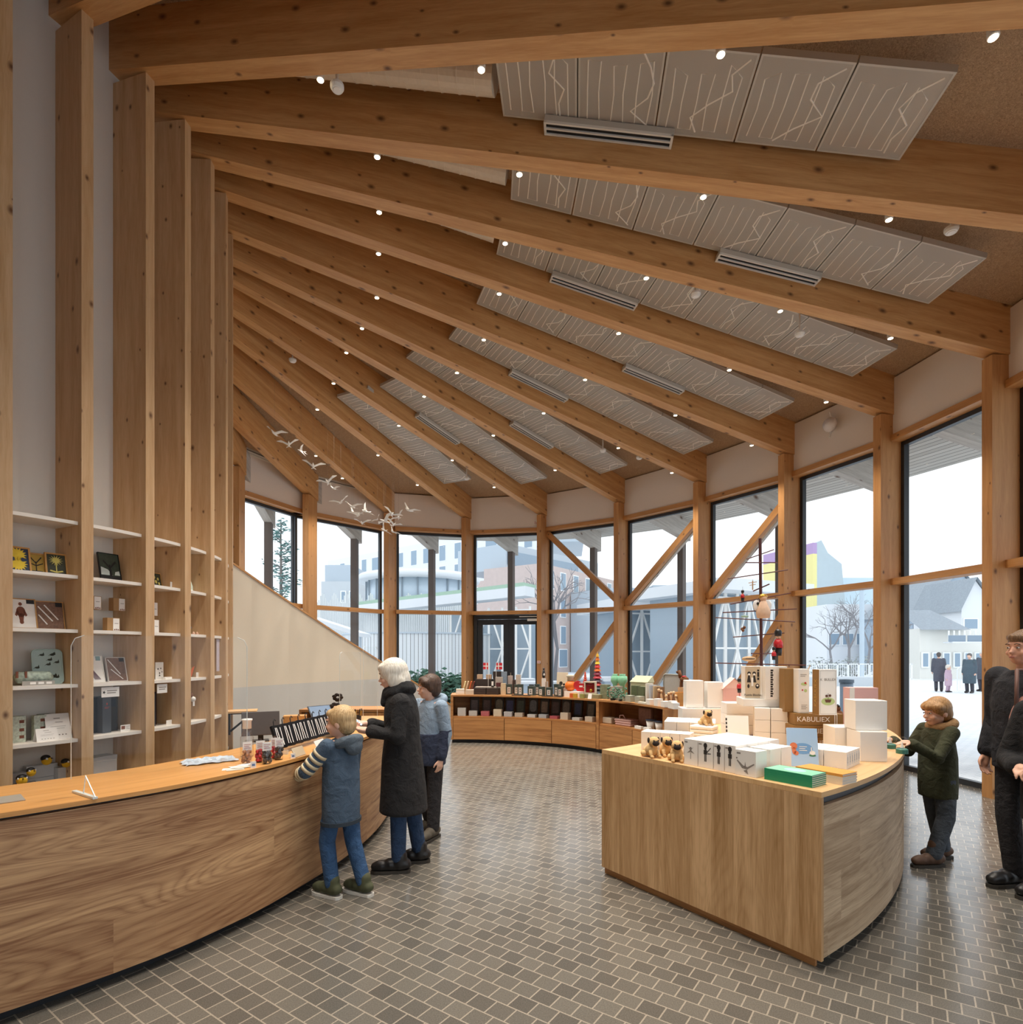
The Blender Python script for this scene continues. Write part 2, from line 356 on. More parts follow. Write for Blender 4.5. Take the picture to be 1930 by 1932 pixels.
for k in BK:
    b = beam[k]; d3 = V(b['d'].x, b['d'].y, -b['t']).normalized(); up = b['n'].cross(d3)*-1
    if up.z < 0: up = -up
    m = MB(); s0, s1 = (-.45 if k < 7 else -.1), b['L']+OUT; cs = math.hypot(1, b['t']); e = b['L']+.40
    m.frame(bp(k, 0), d3, b['n'], V(0, 0, 1), (s0*cs, e*cs), (-BW/2, BW/2), (0, BH))
    nm = f'glulam roof beam, {ORD[k-1]} from the top of the fan' if k >= 1 else 'glulam roof beam above the camera'
    struct('beam', m, pine_beam, label=nm, cat='beam', group='roof beams')
    m = MB(); m.frame(bp(k, 0), d3, b['n'], V(0, 0, 1), (e*cs, s1*cs), (-BW/2, BW/2), (0, BH-.05))
    struct('eave_beam', m, pine_grey, label=f'weathered rafter end outdoors on {beam_label(k)}', cat='beam', group='rafter ends outdoors')
    # slender column on the core, post at the glass wall, post under the eaves
    ca = R(PSI[k]); cdv = V(math.cos(ca), math.sin(ca), 0); cdv = (cdv+b['d']).normalized() if k < 7 else cdv
    m = MB(); m.frame(b['C'], V(0, 0, 1), cdv, V(-cdv.y, cdv.x, 0), (0, b['zi']), (-.385, 0), (-.045, .045))
    if k < 9: struct('column', m, pine_col, label=f'slender pine column of the shelf wall under {beam_label(k)}', cat='column', group='columns of the shelf wall')
    m = MB(); m.frame(b['P'], V(0, 0, 1), b['d'], b['n'], (0, ZO-.04), (0, .38), (-.068, .068))
    struct('post', m, pine_post, label=f'timber post of the glass wall carrying {beam_label(k)}', cat='post', group='posts of the glass wall')
    if k > 1:
        m = MB(); m.frame(b['P']+b['d']*2.42, V(0, 0, 1), b['d'], b['n'], (-.03, bz(k, b['L']+2.4)), (0, .14), (-.08, .08))
        struct('outer_post', m, plain('brown_grey_timber', '6d625b', .7), label=f'weathered post outdoors under the eaves of {beam_label(k)}', cat='post', group='outer posts under the eaves')
# roof deck: boards indoors, slatted soffit outdoors
def planks(name, a, b, wid, ax=1):
    k = NT(name); tc = k.n('TexCoord'); sp = k.n('SeparateXYZ'); k.l(tc.outputs['UV'], sp.inputs[0])
    f = k.math('FRACT', k.math('DIVIDE', sp.outputs[ax], wid)); gap = k.math('LESS_THAN', f, .10)
    wn = k.n('TexWhiteNoise', noise_dimensions='1D'); k.l(k.math('FLOOR', k.math('DIVIDE', sp.outputs[ax], wid)), wn.inputs['W'])
    n = k.n('TexNoise', i_Scale=5.0, i_Detail=4.0); mp = k.n('Mapping'); mp.inputs['Scale'].default_value = (.4, 6, 1); k.l(tc.outputs['UV'], mp.inputs[0]); k.l(mp.outputs[0], n.inputs['Vector'])
    c = k.mix(k.math('ADD', k.math('MULTIPLY', wn.outputs[0], .5), k.math('MULTIPLY', n.outputs[0], .4)), lin(a), lin(b))
    c = k.mix(gap, c, lin('4a4844')); k.l(c, k.b.inputs['Base Color']); k.b.inputs['Roughness'].default_value = .8; return k.m
soffit_m = planks('soffit_boards', 'd9d5cd', 'b3aea5', .12)
mc = MB(); ms = MB()
for a, c in zip(BK[:-1], BK[1:]):
    La, Lc = beam[a]['L'], beam[c]['L']
    for m, s0, s1, up in ((mc, (-.8, -.8) if a < 9 else (-.1, -.1), (La+.36, Lc+.36), 0.0), (ms, (La+.36, Lc+.36), (La+OUT+.25, Lc+OUT+.25), -.05)):
        q = [bp(a, s0[0], 0, BH+up), bp(a, s1[0], 0, BH+up), bp(c, s1[1], 0, BH+up), bp(c, s0[1], 0, BH+up)]
        n = 6
        for i in range(n):       # a warped quad, split so that it stays close to the beams
            t0, t1 = i/n, (i+1)/n
            A0, A1, C0, C1 = q[0].lerp(q[1], t0), q[0].lerp(q[1], t1), q[3].lerp(q[2], t0), q[3].lerp(q[2], t1)
            uv = [(0, t0*3.1), (0, t1*3.1), ((A0-C0).length, t1*3.1), ((A0-C0).length, t0*3.1)]
            m.poly([A0, A1, C1, C0], uv); T = V(0, 0, .14)
            m.poly([A0+T, C0+T, C1+T, A1+T], [uv[0], uv[3], uv[2], uv[1]])
        T = V(0, 0, .14); m.poly([q[1], q[1]+T, q[2]+T, q[2]]); m.poly([q[0], q[3], q[3]+T, q[0]+T])
struct('ceiling', mc, woodwool_m, label='brown wood wool ceiling boards between the roof beams', cat='ceiling')
struct('roof_soffit', ms, soffit_m, label='slatted pale soffit of the eaves seen through the glass', cat='soffit')

# floor and ground
fl = [(POST[k][0]+beam[k]['d'].x*.37, POST[k][1]+beam[k]['d'].y*.37) for k in BK]
fl = [(-6.6, -3.2), (-.6, -3.2)]+fl+[(-6.6, 9.5)]
m = MB(); m.poly([(x, y, 0) for x, y in fl], [(x, y) for x, y in fl])
struct('floor', m, tiles_m, label='floor of small grey brown stone setts with light joints', cat='floor')
k = NT('pale_paving'); tc = k.n('TexCoord'); b = k.n('TexBrick', i_Scale=1.0); k.l(tc.outputs['Object'], b.inputs['Vector'])
b.inputs['Color1'].default_value = lin('f0f3f6'); b.inputs['Color2'].default_value = lin('e4e9ee'); b.inputs['Mortar'].default_value = lin('ccd4da')
b.inputs['Brick Width'].default_value = .22; b.inputs['Row Height'].default_value = .11; b.inputs['Mortar Size'].default_value = .008
k.l(b.outputs[0], k.b.inputs['Base Color']); k.b.inputs['Roughness'].default_value = .7
m = MB(); m.poly([(-160, -40, -.03), (160, -40, -.03), (160, 260, -.03), (-160, 260, -.03)])
struct('ground', m, k.m, label='bright pale paving of the square outside', cat='ground')
# the core, the back of the room
m = MB(); m.ring(DC, DR-.50, DR-.385, 0, 360, 0, 7.9, 96)
struct('wall_left', m, drum_white, label='curved white wall behind the shelf columns', cat='wall')
m = MB(); m.bar((-.3, -3.25, 3.9), (-6.6, -3.25, 3.9), .2, 7.8); m.bar((-6.6, -3.25, 3.9), (-6.6, 5, 3.9), .2, 7.8)
struct('wall_back', m, drum_white, label='plain wall behind the camera', cat='wall')
m = MB(); m.bar((POST[13][0]-.1, POST[13][1]+.1, 3.4), (-6.4, 8.2, 3.4), .15, 6.8)
struct('wall_far', m, drum_white, label='white wall past the stair', cat='wall')
m = MB(); m.prism([(-6.7, -3.4), (-.2, -3.4), (beam[-2]['P'].x+.3, beam[-2]['P'].y-.3), (-3.6, 3.4), (-5.5, 4.2), (-6.7, 4.2)], 7.45, 7.6)
struct('ceiling_back', m, woodwool_m, label='ceiling behind the camera', cat='ceiling')

# glass wall, bay by bay (bay k lies between beams k and k+1)
ZT0, ZT1, ZM0, ZM1 = 4.64, 4.73, 2.61, 2.70
wn_ = 0
for k in BK[:-1]:
    a, c = beam[k], beam[k+1]; A = a['P']+a['d']*.36; B = c['P']+c['d']*.36
    ax = (B-A).normalized(); nrm = V(ax.y, -ax.x, 0)
    if nrm.dot(a['d']) < 0: nrm = -nrm
    e0 = .07
    if k >= 11: A = a['P']+nrm*.34; B = c['P']+nrm*.34; e0 = -.10
    L = (B-A).length-2*e0; O = A+ax*e0
    bay = f'in the {ORD[13-k-1]} bay of the glass wall from the far left' if 1 <= k <= 12 else 'in a bay behind the camera'
    # white band above the glass
    m = MB(); zt = min(bz(k, a['L']+.3), bz(k+1, c['L']+.3))+BH-.01
    m.frame(O, ax, nrm, V(0, 0, 1), (-.06, L+.06), (-.16, -.04), (ZT1, zt))
    wn_ += 1
    struct('wall_band', m, band_white, label=f'cream wall strip above the glass {bay}', cat='wall', group='wall strips above the glass')
    e = empty(f'window_{wn_}', O, 0, f'tall window {bay}', 'window', 'windows of the glass wall', 'structure')
    def loc(q): return [tuple(Vector(p)-O) for p in q]
    def put(name, mb, mat, lab=None):
        mb.v = loc(mb.v); o = mb.build(name, mat, e)
        if lab: o['label'] = lab
    for z0, z1 in ((.06, ZM0), (ZM1, ZT0)):
        if k == 9 and z0 < 1: continue
        m = MB(); m.poly([O+V(0, 0, z0), O+ax*L+V(0, 0, z0), O+ax*L+V(0, 0, z1), O+V(0, 0, z1)]); put('pane', m, pane_m)
    m = MB(); m.frame(O, ax, nrm, V(0, 0, 1), (-.05, L+.05), (-.20, -.03), (ZT0, ZT1)); put('head_rail', m, pine_post, 'orange pine rail')
    m = MB(); m.frame(O, ax, nrm, V(0, 0, 1), (-.02, L+.02), (-.20, .02), (ZM0, ZM1)); put('transom', m, pine_post, 'orange pine rail')
    m = MB(); fw = .055
    for x0, x1, z0, z1 in ((0, fw, 0, ZT0), (L-fw, L, 0, ZT0), (fw, L-fw, ZT0-.06, ZT0), (fw, L-fw, 0, .07)):
        m.frame(O, ax, nrm, V(0, 0, 1), (x0, x1), (-.03, .05), (z0, z1))
    put('frame', m, dark_frame, 'dark grey metal frame')
    # diagonal braces
    br = {8: [((0.0, 0.97), (1.0, .045), 'u', 1)], }
    def brace(p, q):
        m = MB(); P0 = O+ax*(L*p[0])-nrm*.11+V(0, 0, p[1]); P1 = O+ax*(L*q[0])-nrm*.11+V(0, 0, q[1])
        m.bar(P0, P1, .12, .10, up=nrm); put('diagonal_brace', m, pine_post, 'orange pine brace')
        m = MB(); m.bar(P0+nrm*.19, P1+nrm*.19, .05, .075, up=nrm); put('outer_brace', m, pine_grey, 'weathered outer brace')
    # A lies on the right-hand (lower k) post
    if k == 8: brace((1, 4.58), (0, 2.74)); brace((0, 2.50), (1, .10))
    if k == 7: brace((0, 4.45), (1, 2.74)); brace((0, 2.50), (1, .05))
    if k == 6: brace((0, 4.35), (1, 2.74)); brace((0, 2.50), (1, .05))
    if k == 9:                   # the double door
        o = empty('door_1', O, 0, 'dark grey double glass door in the far glass wall', 'door', None, 'structure')
        def putd(name, mb, mat, par, lab=None):
            mb.v = loc(mb.v); q = mb.build(name, mat, par)
            if lab: q['label'] = lab
            return q
        m = MB()
        for x0, x1, z0, z1 in ((.02, .10, 0, 2.60), (L-.10, L-.02, 0, 2.60), (.10, L-.10, 2.50, 2.60)): m.frame(O, ax, nrm, V(0, 0, 1), (x0, x1), (-.10, .04), (z0, z1))
        putd('door_frame', m, dark_frame, o)
        for h in (0, 1):
            x0 = .10+h*(L-.20)/2; x1 = x0+(L-.20)/2-.006; m = MB()
            for p0, p1, z0, z1 in ((x0, x0+.13, .01, 2.49), (x1-.13, x1, .01, 2.49), (x0+.13, x1-.13, 2.36, 2.49), (x0+.13, x1-.13, .01, .22)):
                m.frame(O, ax, nrm, V(0, 0, 1), (p0, p1), (-.07, .0), (z0, z1))
            lf = putd('door_leaf', m, dark_frame, o)
            m = MB(); m.poly([O+ax*p+V(0, 0, z)-nrm*.03 for p, z in ((x0+.13, .22), (x1-.13, .22), (x1-.13, 2.36), (x0+.13, 2.36))]); putd('pane', m, pane_m, lf)
            m = MB(); xm = x1-.05 if h == 0 else x0+.05; m.frame(O, ax, nrm, V(0, 0, 1), (xm-.012, xm+.012), (-.10, -.07), (1.02, 1.16)); putd('handle', m, steel, lf, 'steel handle')
        m = MB(); m.frame(O, ax, nrm, V(0, 0, 1), (.12, .42), (-.16, -.10), (2.44, 2.50)); putd('door_closer', m, white_metal, o, 'pale grey closer')
        m = MB(); m.frame(O, ax, nrm, V(0, 0, 1), (.16, .62), (-.17, -.15), (2.54, 2.56)); putd('closer_rail', m, white_metal, o)
# stair balustrade wall, two colours, with a slim timber cap
SW = [(-1.38, 13.5, 854, 1333), (-2.02, 12.98, None, None), (-2.6, 12.4, None, None), (-3.1, 11.75, None, None), (-3.55, 11.0, None, None), (-3.95, 10.2, None, None), (-4.25, 9.4, None, None), (-4.5, 8.6, None, None)]
def top_y(x): return np.interp(x, [380, 439.5, 500, 570.6, 640, 706.4, 780, 854], [1022, 1064.7, 1107, 1154, 1200, 1242, 1287.5, 1333])
pts = []; SX = [q[0] for q in SW]; SY = [q[1] for q in SW]; par = list(range(len(SW)))
for i in range(43):
    t_ = i/6.0; X, Y = float(np.interp(t_, par, SX)), float(np.interp(t_, par, SY))
    x = CX+F_PX*X/Y; pts.append((X, Y, EYE-(float(top_y(x))-HOR)/F_PX*Y))
ml, mu, mcap = MB(), MB(), MB(); ZD = 1.10
for (x0, y0, z0), (x1, y1, z1) in zip(pts[:-1], pts[1:]):
    d = V(x1-x0, y1-y0, 0).normalized(); n = V(-d.y, d.x, 0)
    if n.x > 0: n = -n
    T = n*.12
    for m, b0, b1, t0, t1 in ((ml, 0, 0, min(z0, ZD), min(z1, ZD)), (mu, ZD, ZD, z0, z1)):
        if t0 <= b0 or t1 <= b1: continue
        F = [V(x0, y0, b0), V(x1, y1, b1), V(x1, y1, t1), V(x0, y0, t0)]
        m.poly(F); m.poly([p+T for p in reversed(F)]); m.poly([F[3], F[2], F[2]+T, F[3]+T])
    mcap.bar(V(x0, y0, z0+.012)+n*.06, V(x1, y1, z1+.012)+n*.06, .15, .03)
ml.poly([V(pts[0][0], pts[0][1], 0), V(pts[0][0], pts[0][1], pts[0][2]), V(pts[0][0]-.08, pts[0][1]+.09, pts[0][2]), V(pts[0][0]-.08, pts[0][1]+.09, 0)])
struct('wall_stair', mu, stair_cream, label='sloping cream balustrade wall of the stair', cat='wall')
struct('wall_stair_base', ml, stair_grey, label='pale grey lower part of the stair wall', cat='wall')
struct('trim_1', mcap, pine_post, label='thin timber capping along the sloping stair wall', cat='trim')

# shelves of the core: one board per bay and level
SH = [2.73, 2.287, 1.843, 1.395, .948, .50]
def core(a, r): return DC+V(math.cos(R(a)), math.sin(R(a)), 0)*r
for k in range(-1, 9):
    h = 1.0*.045/DR*57.3*1.05
    for lv, z in enumerate(SH):
        m = MB(); m.ring(DC, DR-.384, DR-.045, PSI[k]+h+.03, PSI[k+1]-h-.03, z-.028, z, 6)
        o = m.build('shelf_board', white_shelf, bevel=.006)
        nth = f'{ORD[lv]} from the top' if lv < 5 else 'lowest'
        tag(o, f'white shelf board, {nth} in the {ORD[k+1]} shelf bay from the left', 'shelf', 'white shelf boards between the columns')
# ---------------------------------------------------------------- ceiling panels, slot diffusers, spotlights
def mesh_sheet():
    k = NT('perforated_sheet'); tc = k.n('TexCoord'); k.b.inputs['Base Color'].default_value = lin('d6d2ca'); k.b.inputs['Roughness'].default_value = .5
    tr = k.n('BsdfTransparent'); mx = k.n('MixShader'); mx.inputs[0].default_value = .42
    k.l(k.b.outputs[0], mx.inputs[1]); k.l(tr.outputs[0], mx.inputs[2]); k.l(mx.outputs[0], k.out.inputs[0]); return k.m
sheet_m = mesh_sheet(); pipe_m = plain('pale_pipe', 'efebe2', .5, var=.0); panel_m = plain('panel_edge_grey', 'c4c0b7', .5, var=.01)
PW, PG = .74, .012
protos = {}
def panel_proto(l, var):
    key = (round(l, 3), var)
    if key in protos: return protos[key]
    root = empty('ceiling_panel'); t = .055
    m = MB(); m.frame((0, 0, 0), V(1, 0, 0), V(0, 1, 0), V(0, 0, 1), (0, l-PG), (0, .016), (0, t)); m.frame((0, 0, 0), V(1, 0, 0), V(0, 1, 0), V(0, 0, 1), (0, l-PG), (PW-.016, PW), (0, t))
    m.frame((0, 0, 0), V(1, 0, 0), V(0, 1, 0), V(0, 0, 1), (0, .016), (.016, PW-.016), (0, t)); m.frame((0, 0, 0), V(1, 0, 0), V(0, 1, 0), V(0, 0, 1), (l-PG-.016, l-PG), (.016, PW-.016), (0, t))
    m.build('tray_frame', panel_m, root)
    m = MB(); m.poly([(.016, .016, .002), (.016, PW-.016, .002), (l-PG-.016, PW-.016, .002), (l-PG-.016, .016, .002)]); m.build('perforated_sheet', sheet_m, root)
    rnd = random.Random(var*7+3); m = MB(); p = []; n = 6
    for i in range(n):
        x = .08+(l-.17)*i/(n-1); a, b = (.07, PW-.10-.12*rnd.random()) if i % 2 == 0 else (PW-.10-.12*rnd.random(), .07)
        p += [(x, a, .004), (x+rnd.uniform(-.02, .02), (a+b)/2, .004), (x, b, .004)]
    m.tube(p, .006, 5)
    q = [(.05+(l-.12)*rnd.random(), .05, .006)]
    for i in range(5): q.append((max(.04, min(l-.06, q[-1][0]+rnd.uniform(-.18, .18))), .05+(PW-.1)*(i+1)/5, .006))
    m.tube(q, .009, 5); m.build('pipe_coil', pipe_m, root)
    protos[key] = root; root['used'] = 0; return root
#   bay (far beam): first panel at s, panel length, count, slots at (s, length)
ROWS = {2: (3.18, .675, 5, [(3.55, 1.15)]), 3: (3.2, .664, 7, [(5.45, 1.15)]), 4: (3.12, .622, 8, [(3.8, 1.15)]), 5: (3.02, .60, 8, [(5.3, 1.05)]), 6: (2.95, .60, 8, [(4.0, 1.1)]),
        7: (2.8, .585, 8, [(5.0, 1.05)]), 8: (2.55, .57, 7, [(3.4, 1.1)]), 9: (2.2, .56, 6, [])}
rod_m = plain('dark_rod', '3a2c22', .6)
for bay, (s0, l, n, slots) in ROWS.items():
    k = bay+1; b = beam[k]; t = b['t']; cs = math.hypot(1, t)
    ax = V(b['d'].x, b['d'].y, -t).normalized(); ay = -b['n']; az = ax.cross(ay)
    if az.z < 0: az = -az
    for i in range(n):
        pr = panel_proto(l*cs, i % 4); o = pr if not pr['used'] else copy_tree(pr); pr['used'] = 1
        p = bp(k, s0+i*l, -(BW/2+.06), .285)
        o.rotation_mode = 'QUATERNION'; o.matrix_world = Matrix(((ax.x, ay.x, az.x, p.x), (ax.y, ay.y, az.y, p.y), (ax.z, ay.z, az.z, p.z), (0, 0, 0, 1)))
        tag(o, f'grey perforated ceiling panel, {ORD[i]} from the left in the {ORD[bay-2]} row from the top', 'ceiling panel', f'ceiling panels of the {ORD[bay-2]} row')
    for j, (s, sl) in enumerate(slots):
        e = empty('slot_diffuser', (0, 0, 0), 0, f'white slot diffuser beside the {ORD[bay-2]} row of ceiling panels from the top', 'air vent', 'slot diffusers')
        o3 = bp(k, s, -(BW/2+.005), .205)
        m = MB(); m.frame(o3, ax, ay, az, (0, sl), (0, .13), (.02, .07)); m.build('duct_box', panel_m, e)
        m = MB()
        for y0 in (0, .057, .113): m.frame(o3, ax, ay, az, (0, sl), (y0, y0+.017), (0, .02))
        m.frame(o3, ax, ay, az, (0, .02), (0, .13), (-.001, .019)); m.frame(o3, ax, ay, az, (sl-.02, sl), (0, .13), (-.001, .019)); m.build('grille', white_metal, e)
        m = MB(); m.frame(o3, ax, ay, az, (.02, sl-.02), (.012, .118), (.012, .018)); m.build('slot', black_plastic, e)
    # hangers of the row, a thing of its own: rods from the boards to the panels
    for i in (n*2//3, n-1):
        m = MB(); p = bp(k, s0+i*l+.3, -(BW/2+.5), .33); q = V(p.x, p.y, p.z+BH-.34)
        m.tube([p, q], .008, 6); m.tube([p, q+ax*.3], .006, 6)
        tag(m.build('hanger_rod', rod_m), f'dark hanger rods above the {ORD[i]} panel of the {ORD[bay-2]} ceiling row', 'hanger', 'panel hangers')
# ventilation ducts that run above the first rows
for bay in (2, 3, 4):
    k = bay+1; b = beam[k]; m = MB(); p = [bp(k, s, -(BW/2+.30), BH-.15) for s in (.3, 2.0, ROWS[bay][0]-.04)]
    m.tube(p, .135, 20)
    for i in range(18):
        c = p[0].lerp(p[2], i/18); d = (p[2]-p[0]).normalized(); m.tube([c, c+d*.012], .139, 20)
    tag(m.build('ventilation_duct', plain('cream_duct', 'e3d8c8', .5), smooth=False), f'cream spiral duct above the {ORD[bay-2]} row of ceiling panels', 'duct', 'ventilation ducts')
# spotlights on the far side of every beam
lens_m = plain('spot_lens', 'fff4e0', .3, emit=('ffe2b8', 14.0))
SP = {2: (1.71, 3.16, 4.92, 6.5), 3: (1.9, 3.3, 5.0, 6.6, 8.0), 4: (1.75, 3.15, 4.75, 6.3, 7.6), 5: (1.7, 3.2, 4.8, 6.4, 7.9), 6: (1.7, 3.2, 4.8, 6.4, 7.9), 7: (1.7, 3.2, 4.8, 6.4, 7.7),
      8: (1.9, 3.3, 4.8, 6.4), 9: (1.8, 3.2, 4.6, 5.9), 10: (2.0, 3.6, 4.9), 11: (2.4, 3.3), 1: (2.0, 4.0, 6.0), 0: (2.5, 4.5), -1: (2.5, 4.5)}
lamp = bpy.data.lights.new('spot_bulb', 'SPOT'); lamp.energy = SPOT_W; lamp.color = SPOT_COL; lamp.spot_size = R(84); lamp.spot_blend = .9; lamp.shadow_soft_size = .04
spot0 = None
for k, ss in SP.items():
    for i, s in enumerate(ss):
        p = bp(k, s, BW/2+.04, -.004)
        if spot0 is None:
            o = spot0 = empty('spotlight'); m = MB(); m.lathe((0, 0, 0), [(.028, 0), (.033, .004), (.033, .09), (.024, .095)], 18); m.frame((0, 0, 0), V(1, 0, 0), V(0, 1, 0), V(0, 0, 1), (-.012, .012), (-.05, -.03), (.03, .09)); m.build('housing', white_metal, o, smooth=False)
            m = MB(); m.lathe((0, 0, 0), [(.0001, .012), (.026, .012), (.026, -.002), (.0001, -.005)], 18); m.build('lens', lens_m, o, label) if False else m.build('lens', lens_m, o)
            lo = bpy.data.objects.new('bulb', lamp); col.objects.link(lo); lo.parent = o; lo.location = (0, 0, -.02)
        else: o = copy_tree(spot0)
        o.location = p; o.rotation_euler = (0, 0, math.atan2(beam[k]['d'].y, beam[k]['d'].x))
        who = f'{ORD[i]} from the left under {beam_label(k)}' if k >= 1 else 'out of view above the camera'
        tag(o, f'small round spotlight, {who}', 'spotlight', 'spotlights under the roof beams')
# ---------------------------------------------------------------- fixed furniture
KA = [-75, -55, -42.8, -35, -29, -25, -13, -1.6, 10, 22]; KR = [4.88, 4.97, 4.99, 5.0, 4.957, 4.905, 4.78, 4.65, 4.5, 4.32]
def rk(a): return float(np.interp(a, KA, KR))
def cpt(a, off, z=0.0): r = rk(a)+off; return V(DC.x+r*math.cos(R(a)), DC.y+r*math.sin(R(a)), z)
CA = [-72+i*(78/39) for i in range(40)]               # -72 .. 6 degrees
CZ = .945
def band(m, off0, off1, z0, z1, A=CA, mi=0):
    u = 0
    for a, b in zip(A[:-1], A[1:]):
        l = (cpt(b, off1)-cpt(a, off1)).length
        P = {(i, j, k): cpt((a, b)[i], (off0, off1)[j], (z0, z1)[k]) for i in (0, 1) for j in (0, 1) for k in (0, 1)}
        m.poly([P[0, 1, 0], P[1, 1, 0], P[1, 1, 1], P[0, 1, 1]], [(u, z0), (u+l, z0), (u+l, z1), (u, z1)], mi)
        m.poly([P[1, 0, 0], P[0, 0, 0], P[0, 0, 1], P[1, 0, 1]], [(u+l, z0), (u, z0), (u, z1), (u+l, z1)], mi)
        m.poly([P[0, 0, 1], P[0, 1, 1], P[1, 1, 1], P[1, 0, 1]], [(u, off0), (u, off1), (u+l, off1), (u+l, off0)], mi)
        m.poly([P[1, 0, 0], P[1, 1, 0], P[0, 1, 0], P[0, 0, 0]], [(u+l, off0), (u+l, off1), (u, off1), (u, off0)], mi); u += l
    for a, fl in ((A[0], 0), (A[-1], 1)):
        q = [cpt(a, off0, z0), cpt(a, off1, z0), cpt(a, off1, z1), cpt(a, off0, z1)]
        m.poly(q[::-1] if fl else q, None, mi)
ctr = empty('service_counter', (0, 0, 0), 0, 'long curved oak service counter with an orange wooden top at the left', 'counter')
m = MB(); band(m, -.60, .085, CZ-.022, CZ); m.build('countertop', oak_top, ctr)['label'] = 'honey coloured wooden top'
m = MB(); band(m, .045, .075, .062, CZ-.036); m.build('front_panel', oak_front, ctr)['label'] = 'knotty oak front boards'
m = MB(); band(m, -.04, .0, 0.001, .075); m.build('plinth', black_kick, ctr)['label'] = 'black recessed plinth'
m = MB(); band(m, .0, .044, .08, CZ-.024); m.build('carcass', black_kick, ctr)
m = MB(); band(m, -.585, -.56, .03, CZ-.024); m.build('back_panel', oak_low, ctr)
# the island with the pale end
IC, IR0, IR1, IA0, IA1, IZ = V(-1.51, 7.44, 0), 3.83, 5.45, -55.2, -12.5, .93
def ipt(a, r, z=0.0): return V(IC.x+r*math.cos(R(a)), IC.y+r*math.sin(R(a)), z)
isl = empty('display_island', (0, 0, 0), 0, 'low oak display island with a curved pale side, loaded with white boxes', 'display table')
m = MB(); m.ring(IC, IR0, IR1, IA0, IA1, IZ-.028, IZ, 28); m.build('top_board', oak_lid, isl)
ea = ipt(IA0, IR1); eb = ipt(IA0, IR0); ex = (eb-ea).normalized(); ey = V(-ex.y, ex.x, 0)
if ey.dot(ipt(IA0-3, 4.6)-ipt(IA0, 4.6)) < 0: ey = -ey      # outward, towards the camera
m = MB(); m.frame(ea, ex, ey, V(0, 0, 1), (0, IR1-IR0), (-.02, .002), (.055, IZ-.029), 2); m.build('end_panel', oak_end, isl)['label'] = 'flat end of upright oak boards'
m = MB(); m.ring(IC, IR1-.035, IR1-.008, IA0+.35, IA1, .06, IZ-.075, 28); m.build('curved_panel', oak_pale, isl)['label'] = 'curved side of pale grey oak boards'
m = MB(); m.ring(IC, IR0+.06, IR1-.09, IA0+.9, IA1-.5, .0, .06, 28); m.build('plinth', black_kick, isl)
m = MB(); m.ring(IC, IR0+.02, IR1-.04, IA0+.4, IA1-.3, .061, IZ-.03, 28); m.build('carcass', plain('grey_reveal', '55575a', .5), isl)
m = MB(); m.frame(ea, ex, ey, V(0, 0, 1), (.05, IR1-IR0), (-.05, -.03), (0, .055)); m.build('end_plinth', oak_low, isl)
m = MB(); m.ring(IC, IR0, IR0+.019, IA0+.4, IA1, .06, IZ-.029, 28); m.build('inner_panel', oak_low, isl)
# low curved unit in front of the far glass
LC, LR0, LR1, LZ = V(-.95, 7.35, 0), 3.2, 3.78, .88
def lpt(a, r, z=0.0): return V(LC.x+r*math.cos(R(a)), LC.y+r*math.sin(R(a)), z)
low = empty('low_display_unit', (0, 0, 0), 0, 'low curved oak unit with drawers and open shelf before the far windows', 'cabinet')
m = MB(); m.ring(LC, LR0, LR1, 14, 93, LZ-.03, LZ, 36); m.build('top_board', oak_low, low)
m = MB(); m.ring(LC, LR0+.05, LR1-.02, 14.5, 92.5, 0, .06, 36); m.build('plinth', black_kick, low)
m = MB(); m.ring(LC, LR0+.022, LR1-.02, 14.5, 92.5, .061, .085, 36); m.build('bottom_board', oak_low, low)
m = MB(); m.ring(LC, LR0+.022, LR1-.02, 14.5, 92.5, .46, .485, 36); m.build('shelf', oak_low, low)
m = MB(); m.ring(LC, LR1-.018, LR1, 14.5, 92.5, .06, LZ-.031, 36); m.build('back_panel', oak_low, low)
for a, wd in ((92.6, .4), (42.2, .5), (14.2, .45)):
    m = MB(); m.ring(LC, LR0, LR1-.02, a-wd, a+wd, .06, LZ-.031, 2); m.build('side_panel', oak_low, low)
for a0, a1, nm in ((75.3, 92.1, 'drawer'), (59.0, 75.1, 'drawer'), (42.9, 58.8, 'drawer'), (28.5, 41.5, 'front_panel'), (14.8, 28.3, 'front_panel')):
    m = MB(); m.ring(LC, LR0, LR0+.021, a0, a1, .065, .455, 8); m.build(nm, oak_low, low)
# cabinet behind the counter
cab = empty('back_cabinet', (-2.15, 7.55, 0), 0, 'oak cabinet with an open niche behind the service counter', 'cabinet')
m = MB(); m.box((0, 0, .90), (1.10, .5, .03)); m.box((-.535, 0, 0), (.03, .5, .90), g=2); m.box((.535, 0, 0), (.03, .5, .90), g=2); m.box((0, .235, .05), (1.04, .03, .85)); m.box((0, 0, .05), (1.04, .46, .03)); m.box((0, 0, .45), (1.04, .46, .025)); m.build('body', oak_low, cab)
m = MB(); m.box((.27, -.24, .06), (.5, .02, .83), g=2); m.build('door', oak_low, cab)
